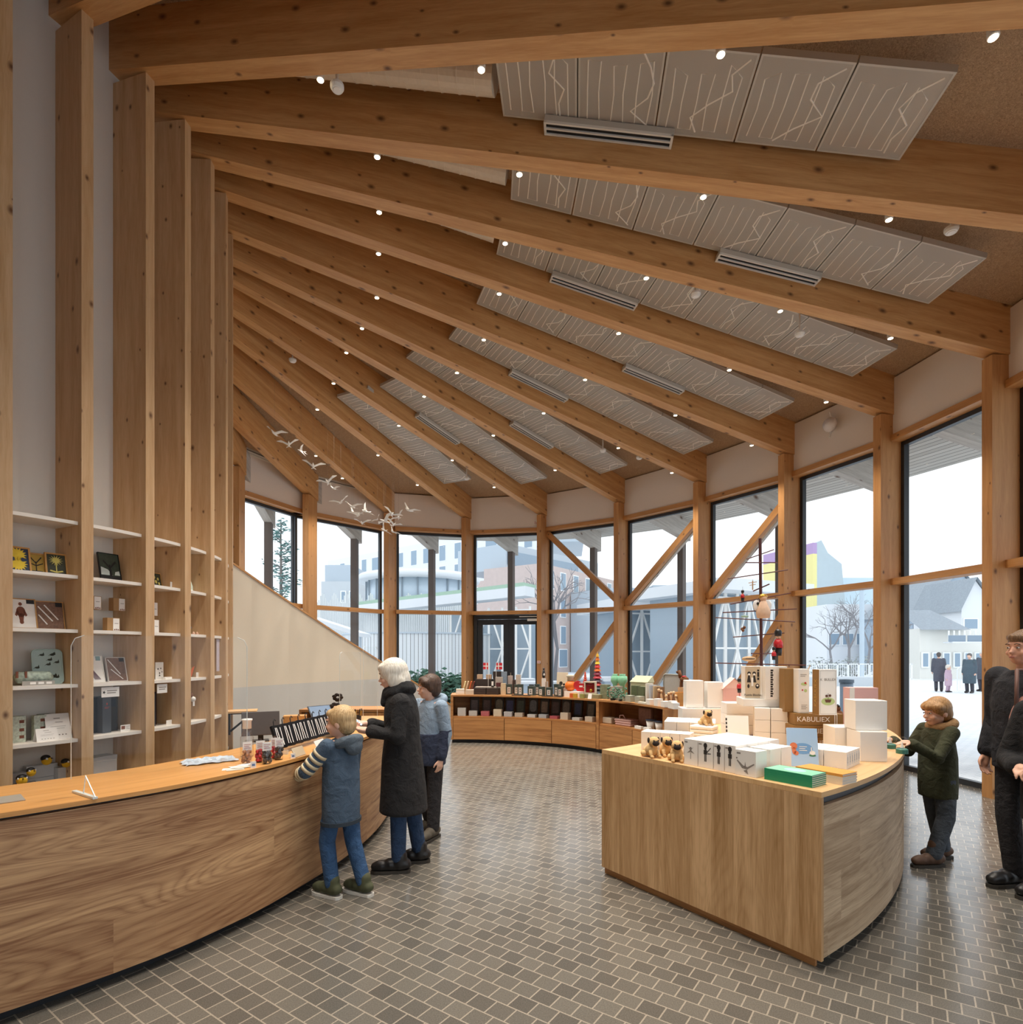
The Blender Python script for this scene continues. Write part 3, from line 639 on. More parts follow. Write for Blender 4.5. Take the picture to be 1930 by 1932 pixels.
# flap table on a dark bracket between two columns
fp = core(21, DR+.12); e = empty('flap_table', (fp.x, fp.y, 0), R(21), 'small wooden flap table on a black bracket by the shelf columns', 'table')
m = MB(); m.box((0, 0, .93), (.32, .30, .022)); m.build('table_top', oak_lid, e)
m = MB(); m.prism([(-.15, -.012), (.14, -.012), (.14, .012), (-.15, .012)], .905, .929); m.bar((-.14, 0, .70), (.10, 0, .905), .024, .024); m.box((-.147, 0, .66), (.02, .05, .265)); m.build('bracket', black_plastic, e)
# ---------------------------------------------------------------- goods: helpers
white_card = plain('white_card', 'f0ede8', .6, var=.01); ink = plain('dark_ink', '2f2a28', .8, var=.0); grey_ink = plain('grey_ink', '8d8680', .8, var=.0)
kraft = plain('kraft_card', 'c9b79c', .7, var=.02); pink_card = plain('pink_card', 'e3b6b4', .6, var=.01); brown_card = plain('bronze_card', '8f6a34', .5, var=.02)
red_paint = plain('red_paint', 'c4232b', .4, var=.02); black_paint = plain('black_paint', '1d1c1e', .45); gold = plain('gold_paint', 'c99a45', .35, metal=.6); green_paint = plain('green_paint', '3f7a55', .5)
def text_mesh(txt, size, mat, name='lettering', parent=None, loc=(0, 0, 0), rot=(90, 0, 0), align='CENTER'):
    cu = bpy.data.curves.new(name, 'FONT'); cu.body = txt; cu.size = size; cu.align_x = align; cu.align_y = 'CENTER'; cu.resolution_u = 3; cu.extrude = .0003
    t = bpy.data.objects.new('tmp', cu); col.objects.link(t); dg = bpy.context.evaluated_depsgraph_get(); me = bpy.data.meshes.new_from_object(t.evaluated_get(dg)); bpy.data.objects.remove(t); bpy.data.curves.remove(cu)
    me.materials.clear(); me.materials.append(mat); o = bpy.data.objects.new(name, me); col.objects.link(o); o.parent = parent; o.location = loc; o.rotation_euler = tuple(R(a) for a in rot); return o
def carton(name, label, cat, group, p, w, d, h, rz, mat, bevel=.0015, lid=False):
    """a box; p is the middle of its front bottom edge, the front looks along -y of its own frame"""
    m = MB(); m.frame((0, 0, 0), V(1, 0, 0), V(0, 1, 0), V(0, 0, 1), (-w/2, w/2), (0, d), (0, h))
    o = m.build(name, mat, bevel=bevel); o.location = p; o.rotation_euler = (0, 0, rz); tag(o, label, cat, group)
    if lid:
        m = MB(); m.frame((0, 0, 0), V(1, 0, 0), V(0, 1, 0), V(0, 0, 1), (-w/2-.002, w/2+.002), (-.002, d+.002), (h-.035, h+.002)); m.build('lid', mat, o, bevel=.002)
    return o
def flat(o, polys, mat, name='print', y=-.0008):
    """flat print on the front face of o: polygons in (x, z)"""
    m = MB()
    for q in polys: m.poly([(a, y, b) for a, b in q])
    r = m.build(name, mat, o); return r
def disc(cx, cz, r, n=12, sx=1, sz=1): return [(cx+r*sx*math.cos(2*math.pi*i/n), cz+r*sz*math.sin(2*math.pi*i/n)) for i in range(n)]
def rect(x0, z0, x1, z1): return [(x0, z0), (x1, z0), (x1, z1), (x0, z1)]
def lines(x0, x1, z, n, dz, t=.0022): return [rect(x0, z-i*dz, x1-(.01 if i % 2 else 0), z-i*dz+t) for i in range(n)]
def soldier_print(x, z, s, arm=0):
    q = [disc(x, z+.052*s, .011*s, 10, 1, 1.25), disc(x, z+.037*s, .0075*s), rect(x-.010*s, z+.008*s, x+.010*s, z+.030*s), rect(x-.006*s, z-.028*s, x-.001*s, z+.008*s), rect(x+.001*s, z-.028*s, x+.006*s, z+.008*s)]
    if arm: q += [[(x+.008*s, z+.02*s), (x+.03*s, z+.045*s), (x+.032*s, z+.042*s), (x+.01*s, z+.016*s)], [(x+.012*s, z+.01*s), (x+.032*s, z+.012*s), (x+.032*s, z+.016*s), (x+.012*s, z+.015*s)]]
    return q
UZ = math.atan2(ex.y, ex.x)+math.pi                  # left to right along the flat end of the island
uu = V(math.cos(UZ), math.sin(UZ), 0); vv = V(-math.sin(UZ), math.cos(UZ), 0)
# printed ornament boxes along the front edge, more of them behind
c0 = onz(1290, 1441, IZ); wds = [.109, .114, .078, .078]; acc = 0
motif = ['a dancer', 'a soldier with a bouquet', 'a standing soldier', 'a soldier with a rifle']
for i, wd in enumerate(wds):
    for j in range(4):
        p = c0+uu*(acc+wd/2)+vv*(j*.118); p.z = IZ
        lab = f'white ornament box printed with {motif[i]} at the island edge' if j == 0 else f'white ornament box, {ORD[j-1]} behind the box printed with {motif[i]}'
        o = carton('ornament_box', lab, 'box', 'white ornament boxes on the island', p, wd-.003, .114, .166, UZ, white_card)
        if j == 0:
            q = soldier_print(0, .075, 1.25 if i else 1.0, i in (1,)) if i else [disc(0, .108, .009), [(-.03, .075), (0, .10), (.03, .075), (0, .085)], rect(-.002, .04, .002, .08), [(-.025, .115), (0, .10), (.025, .12), (0, .095)]]
            flat(o, q, ink if i else grey_ink); flat(o, [rect(-wd/2+.008, .142, -wd/2+.03, .150), rect(-wd/2+.003, .01, -wd/2+.004, .155)], grey_ink, 'caption')
    acc += wd
for j in range(3):
    p = c0+uu*(acc+.070)+vv*(j*.118-.012+.03*(j > 0)); p.z = IZ
    o = carton('ornament_box', ['low white box printed with a flying bird at the front edge of the island', 'low white box directly behind the box with the flying bird', 'low white box, second behind the box with the flying bird'][j], 'box', 'white ornament boxes on the island', p, .135, .112, .150, UZ, white_card)
    if j == 0:
        flat(o, [[(-.055, .085), (-.02, .045), (.012, .04), (.06, .075), (.055, .08), (.015, .055), (-.012, .06), (-.05, .09)], [(-.005, .05), (.0, .085), (.006, .05)], [(-.01, .03), (.02, .012), (.012, .04)], disc(-.055, .10, .005)], grey_ink)
        flat(o, [rect(-.055, .125, -.03, .135)], grey_ink, 'caption')
# five boxes to the left behind the plush dogs
c1 = onz(1207, 1421, IZ)+V(.03, .09, 0); d1 = (V(1.19, 3.86, 0)-V(.9, 4.02, 0)).normalized(); rz1 = math.atan2(d1.y, d1.x)
for i in range(5):
    for j in range(2):
        p = c1+d1*(.034+i*.070)+V(-d1.y, d1.x, 0)*(j*.075); p.z = IZ
        carton('ornament_box', f'small white box, {ORD[i]} from left, {"front" if j == 0 else "back"} row right behind the plush dogs', 'box', 'small white boxes behind the plush dogs', p, .068, .072, .145, rz1, white_card)
# low block of flat boxes further back
c2 = onz(1253, 1379, IZ)
for i in range(4):
    for j in range(2):
        p = c2+V(.94, -.34, 0)*(.055+i*.112)+V(.34, .94, 0)*(j*.19); p.z = IZ
        carton('flat_box', f'flat white box, {ORD[i]} from the left in the {"front" if j == 0 else "back"} row behind the dogs', 'box', 'flat white boxes at the back of the island', p, .109, .185, .088, math.atan2(-.34, .94), white_card)
for i in range(3):
    p = onz(1322, 1391, IZ); carton('flat_box', f'rounded white box, {["bottom", "middle", "top"][i]} of the small stack under the sitting plush dog', 'box', 'rounded white boxes', V(p.x, p.y, IZ+i*.032), .20, .15, .030, UZ+.3, white_card, bevel=.008)
def px_carton(name, label, cat, group, xl, xr, yb, yt, Y, depth, rz, mat, **k):
    """box whose front spans the pixels xl..xr, yb..yt at depth Y (front turned by rz)"""
    a = ray((xl+xr)/2, yb, Y); w_ = (xr-xl)*Y/F_PX/max(.3, abs(math.cos(rz))); h = (yb-yt)*Y/F_PX
    return carton(name, label, cat, group, a, w_, depth, h, rz, mat, **k)
# stacks that carry the upright boxes
def stack(names, x0, x1, yb, Y, dep, rz, n, h, lab, mat=white_card, grp='white boxes stacked on the island', cat='box'):
    a = ray((x0+x1)/2, yb, Y); w_ = (x1-x0)*Y/F_PX
    for i in range(n):
        nth = 'lowest' if i == 0 else 'topmost' if i == n-1 else f'{ORD[i]} from below'
        carton(names, lab.replace('#', nth), cat, grp, V(a.x, a.y, IZ+i*h), w_, dep, h-.002, rz, mat)
    return IZ+n*h
Yb = 5.85
z1 = stack('flat_box', 1288, 1330, 1360, Yb, .24, -.1, 1, .155, 'white box under the left one of the two blank upright boxes')
z1 = stack('flat_box', 1331, 1368, 1360, Yb, .24, -.1, 1, .155, 'white box under the right one of the two blank upright boxes')
for i, (xa, xb, yt) in enumerate(((1295, 1327, 1294), (1335, 1364, 1297))):
    c = ray((xa+xb)/2, 1346, Yb+.05); h = (1346-yt)*Yb/F_PX
    carton('upright_box', f'blank tall white box, {["left", "right"][i]} of the pair at the back of the island', 'box', 'blank upright boxes', V(c.x, c.y, z1+.001), (xb-xa)*Yb/F_PX, .16, h, -.1, white_card, bevel=.004)
zt = stack('flat_box', 1425, 1452, 1400, 4.55, .26, -.35, 3, .095, 'square white box, # in the stack left under the puzzle boxes')
zt = stack('flat_box', 1456, 1484, 1400, 4.50, .26, -.35, 3, .095, 'square white box, # in the stack right under the puzzle boxes')
zt = stack('flat_box', 1372, 1424, 1390, 4.98, .20, -.1, 3, .095, 'wide white box, # in the stack left of the puzzle boxes')
c = ray(1448, 1330, 4.62); zt += .001
base = carton('flat_box', 'large flat white box carrying the two puzzle boxes', 'box', 'white boxes stacked on the island', V(c.x, c.y, zt), .37, .30, .062, -.2, white_card, bevel=.004)
c = ray(1424, 1318, 4.68); pz = zt+.064
o = carton('puzzle_box', 'white puzzle box with black figures and the words Puzzle Blocks', 'puzzle box', None, V(c.x, c.y, pz), .155, .11, .262, -.12, white_card)
m = MB(); m.poly([(-.075, -.0007, .004), (.042, -.0007, .004), (.042, -.0007, .258), (-.075, -.0007, .258)]); m.build('printed_front', kraft, o)
flat(o, [disc(-.045, .205, .014), disc(-.005, .205, .014), [(-.062, .13), (-.03, .13), (-.04, .195), (-.052, .195)], [(-.02, .13), (.012, .13), (.0, .195), (-.01, .195)], disc(-.05, .10, .013, 10, .7, 1.3), disc(.02, .10, .016, 10, 1, 1.3)], ink, y=-.0015)
flat(o, [disc(-.045, .196, .009), disc(-.005, .196, .009), disc(.02, .105, .008), [(-.028, .10), (-.012, .10), (-.012, .17), (-.028, .17)]], white_card, 'faces', y=-.0022)
flat(o, [rect(.018, .175, .034, .215), rect(.018, .22, .034, .235), rect(.018, .15, .034, .17)], ink, 'side_title', y=-.0015)
text_mesh('Puzzle Blocks', .024, ink, 'lettering', o, (-.018, -.0018, .028))
c = ray(1460, 1318, 4.58)
o = carton('puzzle_box', 'white puzzle box with a narrow line of black lettering on its spine', 'puzzle box', None, V(c.x+.02, c.y, pz), .165, .10, .262, -.12, white_card)
flat(o, [rect(-.045, .02+i*.0185, -.028+.004*(i % 2), .034+i*.0185) for i in range(12)], ink, 'side_title')
# leaning board with a dashed dark spine
c = ray(1392, 1385, 4.42); o = carton('picture_book', 'white hardback leaning back with a dashed dark spine in front of the stacks', 'book', None, V(c.x, c.y, IZ), .17, .028, .24, -.15, white_card)
o.rotation_euler = (R(-16), 0, -.25)
flat(o, [rect(-.083, .02+i*.03, -.072, .04+i*.03) for i in range(7)], ink, 'spine_marks')
# letter game boxes and their stack of brown boxes
def game(lab, p, rz, h=.33, w_=.155, d=.075):
    o = carton('game_box', lab, 'game box', 'tall game boxes', p, w_, d, h, rz, white_card)
    m = MB(); m.frame((0, 0, 0), V(1, 0, 0), V(0, 1, 0), V(0, 0, 1), (-w_/2-.001, -w_/2+.0005), (.001, d-.001), (.001, h-.001)); m.build('bronze_spine', brown_card, o)
    t = text_mesh('KABULIEX', .045, gold, 'spine_lettering', o, (-w_/2-.0018, d/2, h*.48)); t.matrix_basis = Matrix(((0, 0, -1, -w_/2-.0018), (0, 1, 0, d/2), (1, 0, 0, h*.48), (0, 0, 0, 1)))
    flat(o, [rect(-w_/2+.008, .008, w_/2-.008, .0095), rect(-w_/2+.008, h-.0095, w_/2-.008, h-.008), rect(-w_/2+.008, .008, -w_/2+.0095, h-.008), rect(w_/2-.0095, .008, w_/2-.008, h-.008)], grey_ink, 'border')
    flat(o, [disc(0, .10, .052, 16, 1, .55)], plain('pale_green_print', 'bcd08f', .7, var=0), 'meadow'); flat(o, [[(-.026, .115), (.026, .115), (.018, .092), (-.018, .092)], disc(-.012, .14, .010), disc(.014, .143, .010), rect(-.001, .115, .002, .16)], plain('brown_print', '6b4634', .7, var=0), 'figures', y=-.0016)
    text_mesh('K  BULLEX', .026, grey_ink, 'lettering', o, (0, -.0016, h-.075))
    return o
zs = IZ
for i in range(3):
    c = ray(1545, 1410, 4.32); o = carton('game_box', f'flat bronze game box with pale lettering, {["lowest", "middle", "topmost"][i]} of the stack', 'game box', 'stacked bronze game boxes', V(c.x-.012*(i % 2), c.y, IZ+i*.088), .345, .155, .086, -.12+.06*(i % 2), brown_card)
    text_mesh('KABULIEX', .052, white_card, 'lettering', o, (-.04, -.0012, .043)); flat(o, [rect(.11, .0, .115, .086), rect(.125, .0, .13, .086)], white_card, 'stripes')
zs = IZ+3*.088
c = ray(1548, 1345, 4.22); o = game('tall game box showing a boat on a green meadow beside its bronze spine', V(c.x+.055, c.y, zs), .06, .335, .135, .085)
c = ray(1508, 1345, 4.36); o = carton('game_box', 'narrow white game box with small green prints, middle of the three tall ones', 'game box', 'tall game boxes', V(c.x+.035, c.y, zs), .082, .09, .335, .0, white_card)
flat(o, [disc(.0, .22, .024, 12, 1, .5), disc(.012, .17, .012)], plain('pale_green_print', 'bcd08f', .7, var=0)); flat(o, [disc(-.012, .175, .006), disc(.01, .228, .008)], red_paint, 'red_dots', y=-.0014); flat(o, lines(-.028, .02, .29, 2, .012, .004)+lines(-.02, .025, .06, 4, .01, .003), grey_ink, 'caption')
c = ray(1484, 1343, 4.44); o = carton('game_box', 'tall plain bronze game box, left of the three tall ones', 'game box', 'tall game boxes', V(c.x+.04, c.y, zs), .105, .12, .335, -.1, brown_card)
# light blue picture book
c = onz(1516, 1447, IZ); o = carton('picture_book', 'light blue picture book standing upright with a fox and a goose on the cover', 'book', None, V(c.x, c.y, IZ), .178, .022, .245, -.28, plain('light_blue_cover', 'a9c9ea', .5, var=.01))
o.rotation_euler = (R(-14), 0, -.28)
flat(o, [disc(0, .115, .058, 20, 1, .6)], plain('mid_blue_print', '6f9fd0', .6, var=0), 'title_oval'); flat(o, [disc(-.052, .13, .022), disc(-.05, .10, .018, 12, .7, 1.3), disc(-.038, .085, .014)], plain('fox_orange', 'd9794e', .6, var=0), 'fox', y=-.0016)
flat(o, [disc(.055, .09, .017, 12, 1, .8), rect(.047, .095, .053, .125)], white_card, 'goose', y=-.0016); flat(o, lines(-.02, .025, .125, 3, .012, .004), white_card, 'title_lines', y=-.0016); flat(o, [disc(.055, .074, .02, 10, 1, .35)], green_paint, 'grass_patch', y=-.0014)
# flat piles of books
gcov = plain('green_cover', '1f8f68', .45, var=.02); gtop = plain('mint_cover', '8ccfb0', .5, var=.03); pages = plain('page_edges', 'ded7cc', .8, var=.05, scale=200)
def book(label, grp, p, w_, d, h, rz, cover, par=None, cat='book', name='book'):
    e = empty(name, p, rz, label, cat, grp); t = min(.003, h*.2)
    m = MB(); m.frame((0, 0, 0), V(1, 0, 0), V(0, 1, 0), V(0, 0, 1), (-w_/2, w_/2), (0, d), (0, t)); m.frame((0, 0, 0), V(1, 0, 0), V(0, 1, 0), V(0, 0, 1), (-w_/2, w_/2), (0, d), (h-t, h)); m.frame((0, 0, 0), V(1, 0, 0), V(0, 1, 0), V(0, 0, 1), (-w_/2, w_/2), (0, t), (t, h-t)); m.build('cover', cover, e)
    m = MB(); m.frame((0, 0, 0), V(1, 0, 0), V(0, 1, 0), V(0, 0, 1), (-w_/2+.003, w_/2-.003), (t, d-.003), (t, h-t)); m.build('pages', pages, e); return e
c = onz(1504, 1483, IZ)
a = onz(1442, 1470, IZ); b_ = onz(1532, 1487, IZ); rzb = math.atan2(b_.y-a.y, b_.x-a.x); mid = (a+b_)/2; wl = (b_-a).length
for i in range(6):
    o = book(f'green picture book, {["lowest", "second from below", "third from below", "fourth from below", "second from the top", "topmost"][i]} of the pile at the front of the island', 'green picture books', V(mid.x, mid.y, IZ+i*.0108), wl, .155, .0105, rzb, gcov)
m = MB(); m.poly([(-wl/2+.004, .004, .0109), (wl/2-.004, .004, .0109), (wl/2-.004, .15, .0109), (-wl/2+.004, .15, .0109)]); m.build('cover_picture', gtop, o); m = MB(); m.prism(disc(0, .08, .05, 14, 1.2, .8), .01095, .0112); m.build('cover_figure', plain('pale_blue_print', 'a9cbd8', .6, var=0), o)
a = onz(1487, 1456, IZ+.04); b_ = onz(1572, 1472, IZ+.04); mid = (a+b_)/2; rzc = math.atan2(b_.y-a.y, b_.x-a.x)
for i in range(4):
    o = book(f'orange picture book, {["lowest", "second from below", "third from below", "topmost"][i]} of the small pile behind the green books', 'orange picture books', V(mid.x+.075, mid.y+.055, IZ+i*.015), .27, .15, .0145, rzc, plain('orange_cover', 'e0a04c', .5, var=.02) if i == 3 else plain('cream_cover', 'e8d9c4', .5, var=.02))
# small boxes with strips on the right
c3 = onz(1597, 1452, IZ); 
for i in range(6):
    for j in range(2):
        p = c3+V(.57, .55, 0).normalized()*(.025+i*.046)+V(-.69, .72, 0)*(j*.135); p.z = IZ
        o = carton('small_box', f'small white box, {ORD[i]} from the front, {"right" if j == 0 else "left"} column of the grid', 'box', 'small boxes in a grid on the island', p, .044, .13, .105, math.atan2(.55, .57), white_card)
        if j == 0: flat(o, [rect(-.012, .02, .012, .09)], plain('pale_strip', 'd8dde2', .6, var=0), 'strip'); flat(o, [disc(0, .04, .006), rect(-.004, .046, .004, .075)], plain('muted_print', '8a9db0', .6, var=0), 'print', y=-.0014)
# big plain boxes at the right end
px = [('large plain white box, lower left of the three at the right end', 1577, 1623, 1409, 1376, 4.02, .20), ('large plain white box, lower right of the three at the right end', 1625, 1672, 1437, 1381, 3.80, .20)]
for lab, xl, xr, yb, yt, Y, dp in px:
    c = onz((xl+xr)/2, F_PX*(EYE-IZ)/Y+HOR, IZ); carton('large_box', lab, 'box', 'large plain boxes', V(c.x, c.y, IZ), (xr-xl)*Y/F_PX*1.02, dp, .198, -.12, white_card, bevel=.003)
c = ray(1644, 1381, 3.86); carton('large_box', 'large plain white box, upper one of the three at the right end', 'box', 'large plain boxes', V(c.x, c.y, IZ+.20), .20, .17, .20, -.12, white_card, bevel=.003)
c = ray(1640, 1340, 4.25); o = carton('gift_box', 'pale pink box behind the large white boxes', 'box', None, V(c.x-.01, c.y+.05, IZ), .205, .10, .46, -.1, pink_card)
flat(o, [rect(-.1, .0, -.065, .46)], white_card, 'edge_strip')
for i in range(2): c = ray(1598, 1372, 4.5); carton('gift_box', f'flat box with a pink side, {["lower", "upper"][i]} of the two behind the large boxes', 'box', 'flat pink boxes', V(c.x, c.y, IZ+.0+i*.06), .21, .12, .058, -.1, [pink_card, white_card][i])
# pink little house and its soldier on a stick
c = ray(1386, 1345, 5.85); o = empty('paper_house', V(c.x, c.y, IZ), -.15, 'pink gabled paper house at the back of the island', 'ornament'); hw, hd = .11, .10
m = MB(); m.frame((0, 0, 0), V(1, 0, 0), V(0, 1, 0), V(0, 0, 1), (-hw, hw), (0, .2), (0, .36)); m.build('house_wall', pink_card, o)
m = MB(); 
for y in (-.001, .201): m.poly([(-hw, y, .36), (hw, y, .36), (0, y, .46)])
m.poly([(-hw-.01, -.01, .352), (0, -.01, .465), (0, .21, .465), (-hw-.01, .21, .352)]); m.poly([(hw+.01, -.01, .352), (0, -.01, .465), (0, .21, .465), (hw+.01, .21, .352)]); m.build('roof', plain('pale_pink', 'eecbc6', .6, var=.01), o)
# plush dogs
tan = plain('tan_plush', 'd8b27c', .95, var=.08, scale=80, bump=.4); dk = plain('dark_plush', '2c2320', .95, var=.1, scale=80)
def plush_dog(label, p, rz, s=1.0, group='plush dogs on the island'):
    o = empty('plush_dog', p, rz, label, 'plush toy', group)
    m = MB(); m.ball((0, .02, .050*s), .042*s, 14, 0, (1, 1.15, 1.1)); m.ball((0, .062*s, .036*s), .04*s, 14, 0, (1, 1, .85)); m.build('body', tan, o, True)
    for sx in (-1, 1):
        m = MB(); m.tube([(sx*.025*s, -.012*s, .05*s), (sx*.027*s, -.026*s, .022*s), (sx*.028*s, -.034*s, .012*s)], [.013*s, .012*s, .012*s], 8); m.ball((sx*.028*s, -.042*s, .012*s), .0125*s, 10, 0, (1, 1.3, .85)); m.build('front_leg', tan, o, True)
        m = MB(); m.ball((sx*.04*s, .055*s, .022*s), .024*s, 10, 0, (.8, 1.4, .85)); m.build('hind_leg', tan, o, True)
    m = MB(); m.ball((0, -.012*s, .108*s), .036*s, 14, 0, (1.08, .95, .95)); hd_ = m.build('head', tan, o, True)
    m = MB(); m.ball((0, -.040*s, .100*s), .022*s, 12, 0, (1.15, .75, .85)); m.build('muzzle', dk, hd_, True)['label'] = 'black muzzle'
    for sx in (-1, 1):
        m = MB(); m.ball((sx*.036*s, -.006*s, .118*s), .016*s, 10, 0, (.45, .9, 1.25)); m.build('ear', dk, hd_, True)
        m = MB(); m.ball((sx*.016*s, -.043*s, .119*s), .0055*s, 8); m.build('eye', black_paint, hd_, True)
    m = MB(); m.frame((0, 0, 0), V(1, 0, 0), V(0, 1, 0), V(0, 0, 1), (.044*s, .0455*s), (-.005*s, .03*s), (.045*s, .085*s)); m.build('paper_tag', paper, o); return o
plush_dog('tan plush dog with black muzzle, leftmost of the group on the island edge', onz(1232, 1429, IZ), .25, 1.02)
plush_dog('tan plush dog with black muzzle, rightmost of the group on the island edge', onz(1277, 1437, IZ), -.2, 1.0)
p = onz(1262, 1430, IZ); plush_dog('tan plush dog, half hidden between the other two on the island edge', p+V(.0, .065, 0), .1, .98)
p = onz(1322, 1391, IZ); plush_dog('tan plush dog sitting on the stack of rounded white boxes', V(p.x+.075, p.y+.055, IZ+.0955), .15, .95, None)
# basket of brown toys
c = onz(1598, 1392, IZ); o = empty('toy_basket', V(2.74, 5.0, IZ), 0, 'low wicker basket full of brown plush toys at the back right of the island', 'basket')
wick = plain('wicker', 'b98a55', .8, var=.2, scale=60, bump=.5)
m = MB(); m.lathe((0, 0, 0), [(.12, 0), (.16, .16), (.15, .16), (.11, .02), (.0, .02)], 24); m.build('basket_body', wick, o)
br = plain('brown_plush', '7b5236', .95, var=.15, scale=60); rnd = random.Random(3)
for i in range(9):
    a = i*2.4; r_ = .03+.085*math.sqrt(i/9); q = empty('plush_bear', V(2.74+r_*math.cos(a), 5.0+r_*math.sin(a), IZ+.165), rnd.uniform(-2, 2), f'brown plush toy in the wicker basket at the back right of the island', 'plush toy', 'brown plush toys in the basket')
    m = MB(); m.ball((0, 0, .03), .034, 10); m.ball((0, -.01, .075), .026, 10); m.build('body', br if i % 2 else tan, q, True)
    m = MB(); m.ball((-.02, -.008, .098), .010, 8); m.build('ear', dk, q, True); m = MB(); m.ball((.02, -.008, .098), .010, 8); m.build('ear', dk, q, True)
# glass domes with green feet at the right
for i, (X, Y, lab) in enumerate(((2.80, 4.12, 'front'), (2.86, 4.34, 'back'))):
    o = empty('snow_globe', (X, Y, IZ), 0, f'clear glass globe on a green foot, {lab} one at the right edge of the island', 'ornament', 'glass globes'); m = MB(); m.lathe((0, 0, 0), [(.0, 0), (.038, 0), (.038, .03), (.028, .036), (0, .036)], 18); m.build('foot', plain('teal_foot', '3c7a6c', .4), o)
    m = MB(); m.ball((0, 0, .075), .045, 16); m.build('glass_ball', clear_m, o, True); m = MB(); m.lathe((0, 0, .04), [(.012, 0), (.006, .03), (0, .05)], 8); m.build('figure', white_card, o)
# ornament tree of brown rods
TY = 5.02
rod_brown = plain('dark_brown_rod', '5a2e2a', .5, var=.05); tp = ray(1438, 1262, TY); o = empty('ornament_tree', (tp.x, tp.y, IZ), 0, 'tall dark brown rod tree hung with ornaments behind the boxes', 'display stand')
top = ray(1434, 1016, TY)
m = MB(); m.tube([(0, 0, 0), (top.x-tp.x, 0, top.z-IZ)], .013, 10); m.build('pole', rod_brown, o); m = MB(); m.lathe((0, 0, 0), [(.0, 0), (.14, 0), (.14, .012), (0, .014)], 24); m.build('foot', rod_brown, o)
RODS = [(1409, 1055, 1460, 1037), (1406, 1062, 1465, 1062), (1373, 1092, 1487, 1075), (1422, 1115, 1452, 1102), (1378, 1140, 1491, 1119), (1363, 1156, 1502, 1149), (1351, 1165, 1502, 1173), (1384, 1202, 1481, 1194), (1420, 1233, 1464, 1233), (1350, 1251, 1520, 1255)]
for i, (xa, ya, xb, yb) in enumerate(RODS):
    dy = .16*math.sin(i*1.7); A = ray(xa, ya, TY-dy); B = ray(xb, yb, TY+dy); off = V(tp.x, tp.y, IZ)
    cx_ = CX+F_PX*(top.x+tp.x)/2/TY; f = (1438-xa)/(xb-xa); Mid = A.lerp(B, f); A = A-V(0, Mid.y-TY, 0); B = B-V(0, Mid.y-TY, 0)
    m = MB(); m.tube([A-off, B-off], .0055, 6); m.build('rod', rod_brown, o)
def hang(name, label, cat, xp, yp, fn, grp='ornaments on the rod tree', cord=.05, Y=TY-.06):
    p = ray(xp, yp, Y); o = empty(name, p, 0, label, cat, grp); fn(o); m = MB(); m.tube([(0, 0, 0), (0, 0, cord)], .0012, 4); m.build('cord', grey_ink, o); return o
def soldier(s):
    def fn(o):
        m = MB(); m.lathe((0, 0, -.075*s), [(.0, 0), (.012*s, 0), (.014*s, .03*s), (0, .031*s)], 10); m.build('trousers', black_paint, o, True)
        m = MB(); m.lathe((0, 0, -.046*s), [(0, 0), (.017*s, 0), (.016*s, .02*s), (.010*s, .032*s), (0, .033*s)], 12); m.build('coat', red_paint, o, True)
        m = MB(); m.ball((0, 0, -.006*s), .009*s, 10); m.build('head', plain('skin_paint', 'e2b594', .5), o, True)
        m = MB(); m.lathe((0, 0, -.002*s), [(.0, 0), (.0115*s, 0), (.013*s, .016*s), (.008*s, .024*s), (0, .025*s)], 12); m.build('hat', black_paint, o, True)
    return fn
hang('toy_soldier', 'small toy soldier in red and black hanging at the upper left of the rod tree', 'ornament', 1401, 1118, soldier(1.0))
hang('toy_soldier', 'large toy soldier with black fur hat hanging at the right of the rod tree', 'ornament', 1468, 1199, soldier(2.3), Y=TY-.12)
hang('toy_soldier', 'small toy soldier beside the large one at the right of the rod tree', 'ornament', 1460, 1226, soldier(1.15), Y=TY-.15)
p = ray(1373, 1300, 5.2); 
def angel(o):
    m = MB(); m.lathe((0, 0, -.20), [(0, 0), (.05, .0), (.06, .05), (.035, .12), (.02, .15), (0, .152)], 14); m.build('dress', plain('peach_fabric', 'e2bfa4', .9, var=.08), o, True)
    m = MB(); m.ball((0, 0, -.03), .03, 12); m.build('head', plain('skin_paint', 'e2b594', .5), o, True); m = MB(); m.ball((0, .006, -.018), .034, 12, 0, (1.1, 1, .8)); m.build('hair', gold, o, True)
    for s in (-1, 1): m = MB(); m.ball((s*.05, .02, -.09), .04, 10, 0, (.8, .15, 1.2)); m.build('wing', paper, o, True)
hang('angel_doll', 'pale angel doll hanging in the middle of the rod tree', 'ornament', 1440, 1122, angel, cord=.02, Y=TY-.10)
hang('plush_bird', 'green plush bird hanging left of the angel doll', 'ornament', 1430, 1142, lambda o: [MB().ball((0, 0, 0), .03, 10, 0, (.8, 1.2, .9)).build('body', green_paint, o, True), MB().ball((-.012, -.02, .012), .014, 8).build('head', dk, o, True)], cord=.06)
hang('wooden_fish', 'striped wooden fish hanging at the lower left of the rod tree', 'ornament', 1413, 1243, lambda o: [MB().ball((0, 0, 0), .062, 14, 0, (1, .3, .36)).build('body', plain('fish_wood', 'd9b48a', .5, var=.15, scale=25), o, True), MB().ball((0, -.003, 0), .060, 14, 0, (.95, .3, .12)).build('stripe', dk, o, True)], cord=.05)
hang('pine_ornament', 'small brown cluster ornament hanging at the left of the rod tree', 'ornament', 1402, 1184, lambda o: [MB().ball((.01*math.cos(i*2.1), .01*math.sin(i*2.1), -.012*i), .014, 8).build('cone', br, o, True) for i in range(3)], cord=.07)
